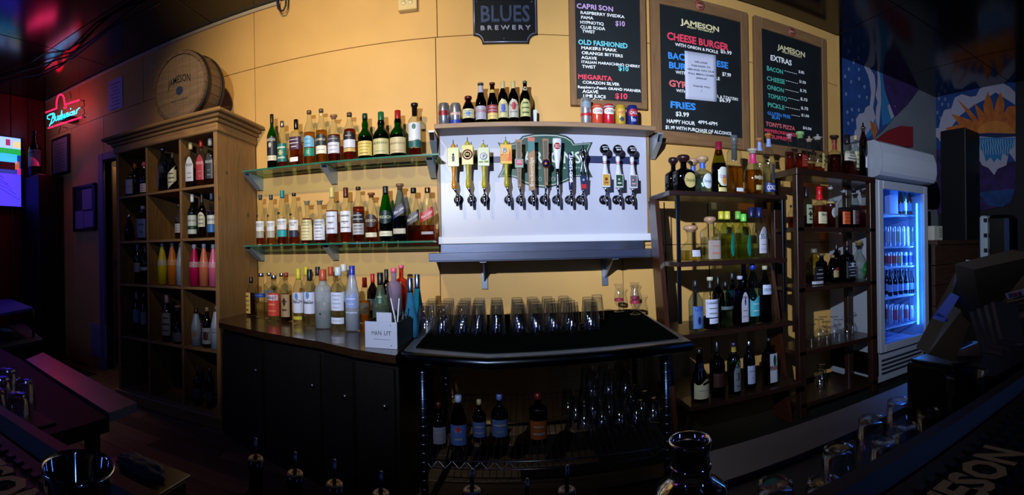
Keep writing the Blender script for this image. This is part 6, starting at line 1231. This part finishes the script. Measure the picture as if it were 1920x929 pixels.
# ======================= GLASSES =======================
m_gl = glass('#fafcff', .05, .42, refl=.10)
def pint_mb():
    return MB().lathe([(.0435, 0), (.0300, .146), (.026, .1475), (.0, .1475)], 24, caps=False).lathe([(.0415, .0), (.029, .130), (0, .132)], 24, caps=False).lathe([(.0435, 0), (.044, .001), (.0435, .003), (.0415, .002)], 24, caps=False)
pint = None; gm_z = TZ+.0085
cols0 = [798, 830, 866, 896, 932, 975, 1008, 1039.5, 1074, 1109]; ORD = ('first', 'second', 'third', 'fourth', 'fifth', 'sixth', 'seventh', 'eighth', 'ninth', 'tenth')
for ri, yy in enumerate((2.27, 2.37, 2.47, 2.57)):
    for ci_, px in enumerate(cols0):
        lab_p = 'upturned pint glass on the black mat, %s row, %s from the left' % (('front', 'second', 'third', 'rear')[ri], ORD[ci_])
        x = atY(px, 600, 2.27).x + (.012*ri if ci_ == 9 else 0)
        if ri == 3 and ci_ == 9: x += .06
        if pint is None:
            pint = thing('pint_glass', lab_p, 'glass', (x, yy, gm_z), 0, 'upturned pint glasses on the bar mat'); pint_mb().obj('glass_body', m_gl, pint)
        else: dup(pint, (x+random.uniform(-.003, .003), yy, gm_z), lab_p)
x = atY(1113, 560, 2.6).x+.02
# footed tulip glasses on the right of the mat
tul = [(0, .001), (.034, 0), (.034, .003), (.008, .012), (.007, .03), (.02, .045), (.031, .075), (.030, .105), (.024, .13), (.020, .15), (.026, .168), (.033, .182)]
for (px, py), lab in zip(((1161, 585), (1191, 590), (1180, 576)), ('footed tulip beer glass, left of the group at the table right end', 'footed tulip beer glass in front at the table right end', 'footed tulip beer glass behind the other two at the table right end')):
    q = atZ(px, py, gm_z); t = thing('tulip_glass', lab, 'glass', (q.x, min(q.y, 2.9), gm_z), 0, 'footed beer glasses at the table right end')
    MB().lathe(tul, 24, caps=False).obj('glass_body', m_gl, t)
    MB().lathe([(.0312, .07), (.0318, .078), (.0312, .086)], 24, caps=False).obj('red_print', mat('#9a2c44', .4), t)
# rocks glasses
def rocks_mb():
    mb = MB(); n_ = 10; V = []; seg = 40; prof = [(.040, 0), (.041, .004), (.033, .088), (.031, .094), (.024, .096), (.022, .092), (0, .091)]
    for j, (r, z) in enumerate(prof):
        for i in range(seg):
            a = 2*pi*i/seg; rr_ = r*(1-.035*abs(sin(a*n_/2))*(1 if 1 <= j <= 3 else 0)); V.append((rr_*sin(a), -rr_*cos(a), z))
    mb.add(V, [(j*seg+i, j*seg+(i+1) % seg, (j+1)*seg+(i+1) % seg, (j+1)*seg+i) for j in range(len(prof)-1) for i in range(seg)], False)
    return mb.lathe([(.038, 0), (.030, .078), (0, .080)], 24, caps=False)
m_gl2 = glass('#f4f8ff', .06, .5, refl=.12)
rg = None; ub = UZ-.011
for sd, lst in (('right', ((1686, 752), (1647, 782), (1742, 772), (1700, 800), (1660, 828), (1615, 836), (1572, 842), (1634, 786), (1568, 886), (1513, 879), (1612, 868), (1454, 908), (1508, 920), (1545, 905))), ('left', ((47, 696), (72, 708), (19, 722), (34, 738), (15, 693), (6, 678), (3, 708), (-8, 730)))):
    pts_ = []; lst = sorted(lst)
    for px, py in lst:
        q = atZ(px, py, ub+.092); ok = True
        if sd == 'right' and (q.y > .85 or q.y < .36): q.y = min(max(q.y, .36), .84)
        if sd == 'left' and (q.y > .83 or q.y < .36): q.y = min(max(q.y, .36), .80)
        for w in pts_:
            if (w-q).length < .08: ok = False
        if not ok: continue
        pts_.append(q.copy())
        lab = 'upturned faceted rocks glass in the %s underbar, %s from the left' % (sd, ORD[len(pts_)-1])
        if rg is None:
            rg = thing('rocks_glass', lab, 'glass', (q.x, q.y, ub), 0, 'rocks glasses, right'); rocks_mb().obj('glass_body', m_gl2, rg)
        else: r_ = dup(rg, (q.x, q.y, ub), lab, random.random()); r_['group'] = 'upturned rocks glasses in the %s underbar' % sd
rg['group'] = 'upturned rocks glasses in the right underbar'
# stemmed glasses in the bookcase
stem = [(.034, 0), (.036, .02), (.034, .05), (.02, .078), (.005, .088), (.004, .14), (.008, .148), (.032, .152), (.034, .154), (0, .1545)]
sgl = None
for k, (px, yy) in enumerate(((1521, .08), (1535, .2), (1543, .26), (1550, .08), (1564, .2), (1573, .08), (1588, .12), (1598, .22))):
    q = atY(px, 600, BY0+yy); lab = 'upturned stemmed wine glass in the dark bookcase, %s from the left' % ORD[k]
    if sgl is None: sgl = thing('wine_glass', lab, 'glass', (q.x, BY0+yy, BZ[3]+.001), 0, 'wine glasses in the dark bookcase'); MB().lathe(stem, 20, caps=False).obj('glass_body', m_gl, sgl)
    else: dup(sgl, (q.x, BY0+yy, BZ[3]+.001), lab)
for px, lab in ((1537, 'upturned tumbler on the bottom bookcase shelf, left one'), (1556, 'upturned tumbler on the bottom bookcase shelf, right one')):
    q = atY(px, 700, BY0+.15); dup(pint, (q.x, BY0+.15 if px < 1550 else BY0+.24, BZ[4]+.001), lab)['group'] = 'tumblers on the bottom bookcase shelf'
q = atY(1486, 620, BY0+.2); t = thing('patterned_shaker', 'gold-patterned cocktail jar behind the bookcase left upright', 'jar', (BX0-.06, BY0+.32, BZ[3])) if False else None
# pile of glasses under the steel table
gd = 'clear glasses stored on the wire shelf under the table'; first = None
for k in range(16):
    x = .42+.09*(k % 5)-.02*(k//5); y = 2.2+.13*(k//5); 
    if k == 15: break
    dup(pint, (x, y, UT), 'clear glass under the steel table, %s row, %s from the left' % (('front', 'middle', 'rear')[k//5], ORD[k % 5]))['group'] = gd
for k in range(6): dup(pint, (.47+.09*(k % 3), 2.25+.12*(k//3), UT+.15), 'stacked upper glass under the steel table, %s row, %s from the left' % (('front', 'rear')[k//3], ORD[k % 3]))['group'] = 'upper layer of glasses under the steel table'

# ======================= CADDY WITH STRAWS =======================
ca0 = atZ(685, 652, TZ); ca1 = atZ(745, 656, TZ); wv = (ca1-ca0).length; ang = atan2(ca1.y-ca0.y, ca1.x-ca0.x)
cz = thing('bar_caddy', 'white and black bar caddy with handwritten front holding straws, at the counter edge', 'caddy', (ca0.x, ca0.y, TZ+.001), ang)
hh = .118; dd = .20
mw = mat('#a9adc4', .5); mbk = mat('#0a0c10', .5)
MB().prism([(0, 0, 0), (wv, 0, 0), (wv, 0, hh), (0, 0, hh)], (0, .004, 0)).obj('front_panel', mw, cz)
MB().box(.0, wv, dd, dd+.004, 0, hh).obj('back_panel', mbk, cz)
MB().box(-.001, .003, .004, dd, 0, hh).obj('side_panel', mbk, cz); MB().box(wv-.003, wv+.001, .004, dd, 0, hh).obj('side_panel', mat('#0e2026', .4), cz)
MB().box(.003, wv-.003, .004, dd, 0, .004).obj('base', mbk, cz)
MB().box(wv*.24, wv*.72, .05, .054, 0, hh+.035).obj('divider_card', mw, cz)
mb = MB(); text_line(mb, 'MAN  LFT', (wv*.2, -.0008, hh*.5), (wv*.82, -.0008, hh*.5), .018, .1, .0); mb.box(wv*.28, wv*.78, -.001, -.0002, hh*.33, hh*.34); mb.obj('handwriting', mat('#2c2e40', .6), cz)
for x, z in ((wv*.8, hh*.88), (wv*.82, hh*.12)): MB().lathe([(.0025, 0), (0, -.001)], 8, axis='y', loc=(x, -.0003, z)).obj('rivet', mat('#15151c', .5), cz)
for dx, tx in ((.0, -.022), (.02, .024)):
    so = MB().tube([(wv*.75+.01-tx*.4, .09, .01), (wv*.75+tx*.9, .085, .215)], .003, 8).obj('drinking_straw', mat('#c8d0e0', .5)); so.matrix_world = Matrix.Translation(cz.location) @ Matrix.Rotation(ang, 4, 'Z'); tag(so, 'white drinking straw leaning %s in the bar caddy' % ('left' if tx < 0 else 'right'), 'straw')
for k in range(14):
    a_ = random.uniform(-.2, .2); x = wv*(.58+.35*random.random())
    so = MB().tube([(x, .11+.06*random.random(), .01), (x+a_*.06, .13, .13+.03*random.random())], .0032, 6).obj('cocktail_straw', mat('#08090c', .4)); so.matrix_world = Matrix.Translation(cz.location) @ Matrix.Rotation(ang, 4, 'Z'); tag(so, 'short black straw bunched in the rear of the bar caddy', 'straw', 'black straws in the bar caddy')

# ======================= BEER TAPS =======================
m_tc = mat('#b0b6c4', .12, 1)
def tap(fx, hx, ht, hb, label, build):
    A = atY(fx, 374, 2.955); base = Vector((A.x, 2.975, 0)); z = atY(fx, 374, 2.93).z
    H0 = atY(hx, hb, 2.86); H1 = atY(hx, ht, 2.86); X = H0.x
    X = (X+A.x)/2 if abs(X-A.x) > .02 else X
    t = thing('beer_tap', label, 'beer tap', (A.x, 2.975, z), 0, 'beer taps along the white board')
    L = lambda v: (v[0]-A.x, v[1]-2.975, v[2]-z)
    MB().lathe([(.030, 0), (.032, -.004), (.026, -.010), (.014, -.014)], 24, axis='y', caps=False).obj('flange', mat('#15161c', .3, .5) if int(fx) % 2 else m_tc, t)
    MB().lathe([(.013, -.004), (.013, -.05), (.017, -.052), (.018, -.075), (.012, -.085)], 20, axis='y').obj('shank', m_tc, t)
    y1 = -.09
    MB().tube([(0, -.085, .018), (0, y1, .012), (0, y1-.008, -.01), (0, y1-.014, -.05)], [.013, .014, .012, .0085], 14).obj('faucet_spout', m_tc, t)
    MB().lathe([(.010, .01), (.013, .016), (.011, .024), (.008, .03)], 16, loc=(0, y1, 0)).obj('faucet_collar', m_tc, t)
    zb_ = H0.z-z; zt = H1.z-z
    MB().tube([(0, y1, .028), (X-A.x, H0.y-2.975, zb_+.004)], [.0055, .009], 12).obj('lever', m_tc, t)
    build(t, X-A.x, H0.y-2.975, zb_, zt)
def ylh(hc, board_fn):
    def f(t, x, y, z0, z1):
        h = z1-z0; pf = [(.011, 0), (.014, .02), (.016, .06), (.017, .10), (.0145, .13), (.015, .15), (.0115, .2), (.011, .3), (.013, .4), (.016, .47), (.017, .5), (.012, .86), (.016, .88), (.0155, .93), (.007, .96), (.004, .97)]
        MB().lathe([(r, zz*h) for r, zz in pf], 20, loc=(x, y, z0)).obj('handle', mat(hc, .3, coat=.4), t)
        MB().tube([(x, y, z0+h*.96), (x, y, z0+h*1.05)], [.004, .002], 8).obj('finial', m_tc, t)
        p = MB().box(x-.042/1.15, x+.042/1.15, y-.021, y-.015, z0+h*.47, z0+h*.88, .003).obj('badge_plate', mat('#b8c07a' if board_fn == 0 else ('#c4bc5a' if board_fn == 1 else ('#b5c0a4' if board_fn == 2 else '#d0a438')), .3), t)
        zc = z0+h*.68
        if board_fn == 0:
            MB().box(x-.008, x+.008, y-.0225, y-.0215, zc-.03, zc+.005).lathe([(.007, 0), (0, -.001)], 10, axis='y', loc=(x, y-.0215, zc+.013)).obj('emblem', mat('#26303a', .5), p)
        elif board_fn == 1:
            MB().lathe([(.033, 0), (.033, -.001), (.024, -.001)], 28, axis='y', loc=(x, y-.0215, zc), caps=False).obj('emblem_ring', mat('#6a1628', .5), p)
            MB().lathe([(.019, 0), (0, -.001)], 24, axis='y', loc=(x, y-.0218, zc)).obj('emblem', mat('#3c1430', .5), p)
            mb = MB(); text_line(mb, 'm', (x-.012, y-.0235, zc-.006), (x+.012, y-.0235, zc-.006), .02, bold=.03); mb.obj('lettering', mat('#c4bc5a', .5), p)
        else:
            zc2 = zc+(.0 if board_fn == 2 else .022); rr_ = .024 if board_fn == 2 else .018; xx = x+(.0 if board_fn == 2 else -.012)
            MB().lathe([(rr_, 0), (rr_, -.001), (0, -.001)], 24, axis='y', loc=(xx, y-.0215, zc2)).obj('emblem', mat('#d0d4e0', .5), p)
            MB().lathe([(rr_*.92, -.0012), (rr_*.8, -.0014)], 24, axis='y', loc=(xx, y-.0215, zc2), caps=False).obj('emblem_ring', mat('#1c2c50', .5), p)
            mb = MB(); text_line(mb, 'P', (xx-.007, y-.0235, zc2-.010), (xx+.009, y-.0235, zc2-.010), .02, bold=.03); mb.obj('lettering', mat('#1c2c50', .5), p)
            if board_fn == 3:
                mb = MB()
                for k, tt in enumerate(('MELON', 'SAISON', 'HAZE')): text_line(mb, tt, (x-.034, y-.0222, zc-.012-.016*k), (x+.014, y-.0222, zc-.012-.016*k), .012, .08, .03)
                mb.prism([(x+.012, y-.022, zc-.045), (x+.034, y-.022, zc-.045), (x+.030, y-.022, zc+.01), (x+.024, y-.022, zc+.035), (x+.018, y-.022, zc+.005)], (0, -.0006, 0)); mb.obj('lettering', mat('#c24a18', .5), p)
            else: MB().box(x-.03, x-.004, y-.0222, y-.0214, zc-.04, zc-.030).box(x+.004, x+.03, y-.0222, y-.0214, zc-.04, zc-.028).obj('print', mat('#6a7a30', .5), p)
    return f
tap(859.6, 851.5, 267, 355, 'beer tap with orange turned handle and pale green badge, farthest left', ylh('#c2801c', 0))
tap(884.6, 878, 262, 353, 'beer tap with yellow turned handle and maroon round emblem', ylh('#a8a01c', 1))
tap(909.5, 908, 267, 353, 'beer tap with yellow turned handle and white P badge, third from the left', ylh('#a8a01c', 2))
tap(954, 950, 261, 351, 'beer tap with yellow turned handle and orange printed badge', ylh('#9a941c', 3))
def wood_h(kind):
    def f(t, x, y, z0, z1):
        h = z1-z0; c = '#8a6848' if kind != 2 else '#94704e'
        w0, w1 = (.010, .020) if kind != 2 else (.019, .0215)
        MB().hexa([(x-w0, y-.011, z0), (x+w0, y-.011, z0), (x+w0, y+.011, z0), (x-w0, y+.011, z0)], [(x-w1, y-.014, z1), (x+w1, y-.014, z1), (x+w1, y+.014, z1), (x-w1, y+.014, z1)]).obj('handle', wood(c, .7, 6, .5, (1, 1, 12), False), t)
        if kind != 2:
            i0, i1 = w0*.55, w1*.62
            MB().hexa([(x-i0, y-.0125, z0+h*.06), (x+i0, y-.0125, z0+h*.06), (x+i0, y-.011, z0+h*.06), (x-i0, y-.011, z0+h*.06)], [(x-i1, y-.0155, z1-h*.05), (x+i1, y-.0155, z1-h*.05), (x+i1, y-.013, z1-h*.05), (x-i1, y-.013, z1-h*.05)]).obj('inlay', mat('#4a4038', .5, noise=.4, scale=40), t)
        if kind == 0:
            b = MB().box(x-.027, x+.027, y-.022, y-.014, z0+h*.40, z0+h*.59, .003).obj('badge_plate', mat('#7f9a90', .4), t)
            MB().box(x-.021, x+.021, y-.0232, y-.0218, z0+h*.45, z0+h*.57).obj('badge_print', mat('#a0405c', .5), b)
            MB().box(x-.016, x+.016, y-.0242, y-.0233, z0+h*.50, z0+h*.515).box(x-.013, x+.013, y-.0242, y-.0233, z0+h*.535, z0+h*.55).obj('badge_print', mat('#c8a8b0', .5), b)
        if kind == 1:
            b = MB().lathe([(.028, 0), (.028, -.006), (0, -.006)], 28, axis='y', loc=(x, y-.015, z0+h*.46)).obj('round_badge', mat('#6a3420', .4), t)
            MB().lathe([(.023, -.0062), (.0, -.0068)], 28, axis='y', loc=(x, y-.015, z0+h*.46)).obj('badge_field', mat('#241c5a', .4), b)
            MB().lathe([(.010, -.007), (.0, -.0076)], 20, axis='y', loc=(x, y-.015, z0+h*.46)).obj('emblem', mat('#c8823c', .4), b)
        if kind == 2:
            a_ = h*.98
            b1 = MB().prism([(x-.0205, y-.015, z0+h*.70), (x+.0205, y-.015, z0+h*.78), (x+.0213, y-.015, z0+h*.93), (x-.0213, y-.015, z0+h*.93)], (0, -.001, 0)).obj('teal_panel', mat('#2a6a70', .5), t)
            MB().box(x-.0213, x+.0213, y-.016, y-.0148, z0+h*.93, z1).obj('coral_panel', mat('#b8584a', .5), t)
            mb = MB(); text_line(mb, 'Breckenridge', (x+.009, y-.0165, z0+h*.06), (x+.009, y-.0165, z0+h*.62), .022, bold=.02, up=(-1, 0, 0)); mb.obj('lettering', mat('#c8bcac', .5), t)
    return f
tap(976, 974, 263, 351, 'beer tap with tapered wooden handle and square pink badge', wood_h(0))
tap(999, 997.5, 259, 357, 'beer tap with flat plank handle, coral and teal top and vertical lettering', wood_h(2))
tap(1021, 1024, 261, 348, 'beer tap with tapered wooden handle and round purple badge', wood_h(1))
def stella(t, x, y, z0, z1):
    h = z1-z0
    MB().lathe([(.010, 0), (.009, .05), (.011, .25), (.013, .40), (.014, .45)], 20, loc=(x, y, z0)).obj('handle_base', mat('#5a606c', .15, 1), t) if False else MB().lathe([(.010, 0), (.009, .05*h), (.011, .25*h), (.0125, .38*h)], 20, loc=(x, y, z0)).obj('handle_base', mat('#8a90a0', .12, 1, bump=1, scale=60), t)
    V = []
    pf = [(.0115, .36), (.013, .45), (.020, .62), (.027, .82), (.029, .95), (.028, 1)]
    MB().lathe([(r, zz*h) for r, zz in pf], 24, loc=(x, y, z0), k=.5).obj('white_blade', mat('#c3c8de', .25), t)
    b = MB().lathe([(.021, 0), (.021, -.003), (0, -.004)], 24, axis='y', loc=(x-.002, y-.0135, z0+h*.84)).obj('red_badge', mat('#a0281e', .4), t)
    mb = MB(); text_line(mb, 'STELLA', (x-.019, y-.0185, z0+h*.845), (x+.015, y-.0185, z0+h*.845), .008, bold=.02); text_line(mb, 'ARTOIS', (x-.019, y-.0185, z0+h*.80), (x+.015, y-.0185, z0+h*.80), .008, bold=.02); mb.obj('lettering', mat('#d8ccd0', .4), b)
tap(1044, 1046, 260, 352, 'beer tap with flared white blade, red badge and twisted chrome base', stella)
def bud(t, x, y, z0, z1):
    h = z1-z0
    MB().lathe([(.008, 0), (.012, .03*h), (.014, .2*h), (.015, .5*h), (.015, .92*h), (.012, .97*h), (.0, h)], 20, loc=(x, y, z0)).obj('handle', mat('#141c48', .3, coat=.3), t)
    mb = MB(); text_line(mb, 'BUD LIGHT', (x+.0085, y-.0165, z0+h*.20), (x+.0085, y-.0165, z0+h*.93), .018, bold=.045, up=(-1, 0, 0)); mb.obj('lettering', mat('#c9cfe8', .4), t)
tap(1068, 1070.5, 286, 357, 'beer tap with slim navy handle and white vertical lettering', bud)
def pbr(t, x, y, z0, z1):
    h = z1-z0
    for s in (-1, 1): MB().tube([(x+s*.009, y, z0+h*.3), (x+s*.016, y, z0+h*.42), (x+s*.006, y, z0+h*.60), (x+s*.012, y, z0+h*.70), (x+s*.024, y, z0+h*.80), (x+s*.013, y, z0+h*.88), (x, y, z0+h*.93)], [.006, .008, .006, .008, .006, .005, .006], 8).obj('chrome_figure_side', m_tc, t)
    MB().lathe([(0, .60*h), (.013, .66*h), (.017, .76*h), (.012, .84*h), (.008, .88*h), (.011, .92*h), (.006, .97*h), (0, 1.0*h)], 16, loc=(x, y, z0)).obj('chrome_figure', m_tc, t)
    MB().tube([(x, y, z0+h*.97), (x, y, z0+h*1.08)], [.002, .001], 6).obj('spike', m_tc, t)
    MB().hexa([(x-.014, y-.012, z0), (x+.014, y-.012, z0), (x+.014, y+.012, z0), (x-.014, y+.012, z0)], [(x-.021, y-.012, z0+h*.32), (x+.021, y-.012, z0+h*.32), (x+.021, y+.012, z0+h*.32), (x-.021, y+.012, z0+h*.32)]).obj('badge_block', mat('#18204a', .3), t)
    MB().box(x-.0155, x+.0155, y-.014, y-.0121, z0+h*.03, z0+h*.13, .001).obj('red_ribbon', mat('#b01c28', .3), t)
    MB().lathe([(.012, 0), (0, -.002)], 18, axis='y', loc=(x, y-.0125, z0+h*.22)).obj('emblem', mat('#8a9cc8', .4), t)
tap(1089.4, 1094.6, 272, 357, 'beer tap with chrome sculpted handle over a red, white and blue block', pbr)
def pin(kc, kl):
    def f(t, x, y, z0, z1):
        h = z1-z0; hb = h*.78
        MB().lathe([(.018, 0), (.022, .05*hb), (.026, .25*hb), (.024, .42*hb), (.016, .62*hb), (.0115, .76*hb), (.0115, .82*hb), (.015, .90*hb), (.0145, .96*hb), (.009, 1.0*hb)], 24, loc=(x, y, z0)).obj('bowling_pin', mat('#c4c6d8', .3), t)
        MB().lathe([(.0135, .745*hb), (.0132, .765*hb)], 20, loc=(x, y, z0), caps=False).lathe([(.0128, .79*hb), (.0130, .81*hb)], 20, loc=(x, y, z0), caps=False).obj('red_stripe', mat('#a81c30', .4), t)
        bl = MB().lathe([(.0326*sin(a), -.0326*cos(a)) for a in [pi*k/14 for k in range(15)]], 24, loc=(x, y, z0+h-.018), caps=False).obj('bowling_ball', mat('#08090e', .15, coat=.5), t)
        mb = MB()
        for k, (tt, w_) in enumerate((('SEATTLE', .021), ('CIDER', .016))):
            V, Fc, w = text2d(tt, 0, .03); 
            mb.add([(x+(v[0]/w-.5)*2*w_, y-sqrt(max(0, .0336**2-((v[0]/w-.5)*2*w_)**2-((.009-.015*k)+v[1]*.012-.004)**2)), z0+h-.018+(.009-.015*k)+v[1]*.012-.004) for v in V], Fc)
        mb.obj('lettering', mat('#c0c4d8', .4), bl)
        b = MB().box(x-.026, x+.026, y-.030, y-.026, z0+.004, z0+.42*hb, .001).obj('badge_plate', mat('#c8cacf', .4), t)
        MB().box(x-.022, x+.022, y-.0312, y-.0298, z0+.012, z0+.40*hb).obj('badge_field', mat(kc, .4), b)
        MB().lathe([(.011, 0), (0, -.001)], 5, axis='y', loc=(x, y-.0312, z0+.26*hb)).box(x-.013, x+.013, y-.0322, y-.0313, z0+.13*hb, z0+.17*hb).obj('badge_print', mat(kl, .4), b)
    return f
tap(1133, 1135, 275, 353, 'bowling pin tap under a black ball, with yellow badge, leftmost of the three', pin('#b08a2c', '#8a2c24'))
tap(1157.5, 1159.5, 276, 354, 'bowling pin tap under a black ball, with green badge, middle of the three', pin('#123a24', '#b8c4b8'))
tap(1181, 1186, 277, 355, 'bowling pin tap under a black ball, with grey badge, rightmost of the three', pin('#5a5c6c', '#c08a90'))

# ======================= FRIDGE CONTENTS =======================
def fr_items(si, pxs, kind, yt, w, cols, rows=1):
    z = FSH[si]+.001; base = None
    for r_ in range(rows):
        yy = FY0+.16+.1*r_
        for i, px in enumerate(pxs):
            q = atY(px, yt, FY0+.16); x = q.x; rr = sqrt(x*x+(FY0+.16)**2); R = w/2*rr/F; H = q.z-z
            c, lab = cols[i % len(cols)]
            lab = lab+(' in the fridge, %s place from the left, %s row' % (('first', 'second', 'third', 'fourth', 'fifth', 'sixth')[i], ('front', 'rear')[r_]))
            t = thing('fridge_can' if kind == 'can' else 'fridge_bottle', lab, kind, (x, yy, z), 0, 'drinks on fridge shelf %s' % ('one', 'two', 'three', 'four', 'five')[si])
            if kind == 'can':
                MB().lathe([(r*R, zz*H) for r, zz in ((0, .01), (.8, 0), (1, .05), (1, .9), (.85, .97), (.83, 1), (0, .985))], 16, caps=False).obj('can_body', mat('#b8c2d8', .3, .6), t)
                MB().lathe([(R*1.01, H*.2), (R*1.01, H*.75)], 16, caps=False).obj('printed_band', mat(c, .4), t)
            else:
                MB().lathe([(r*R, zz*H) for r, zz in SHP['beer']], 14, caps=False).obj('glass_body', mat(c, .1, coat=.5), t)
                MB().lathe([(R*1.02, H*.15), (R*1.02, H*.42)], 14, caps=False).obj('label', mat('#8fa0c8', .4), t)
                MB().lathe([(R*.46, H*.955), (R*.46, H), (0, H*1.003)], 10, caps=False).obj('cap', mat('#8a93a8', .3, .8), t)
fr_items(0, (1696, 1705), 'bottle', 350, 9, (('#3c4a20', 'green-brown bottle'), ('#6a2c20', 'red-labelled bottle')), 2)
q = atY(1668, 345, FY0+.2); o = MB().box(q.x-.06, q.x+.055, FY0+.15, FY0+.35, FSH[0], q.z, .004).obj('white_carton', mat('#b9c4da', .5)); tag(o, 'white drinks carton on the top fridge shelf', 'carton')
fr_items(1, (1666, 1675, 1684, 1693, 1702, 1711), 'can', 425, 8.5, (('#9fa8c0', 'pale slim can'), ('#a89aa8', 'pinkish slim can'), ('#8fa48a', 'greenish slim can')), 2)
fr_items(2, (1667, 1677, 1687, 1697, 1707), 'can', 473, 9.5, (('#b03040', 'red banded can'), ('#a8484a', 'coral banded can'), ('#a8a060', 'yellow banded can'), ('#28307a', 'navy banded can'), ('#38408a', 'violet banded can')), 2)
fr_items(3, (1669, 1679, 1689, 1699, 1709), 'bottle', 505, 10, (('#1a120c', 'dark beer bottle'), ('#201610', 'brown beer bottle'), ('#141a12', 'black beer bottle')), 2)
fr_items(4, (1669, 1679, 1689, 1699, 1709), 'can', 572, 9.5, (('#8f9ab4', 'silver blue can'), ('#b05058', 'red dotted can')), 2)
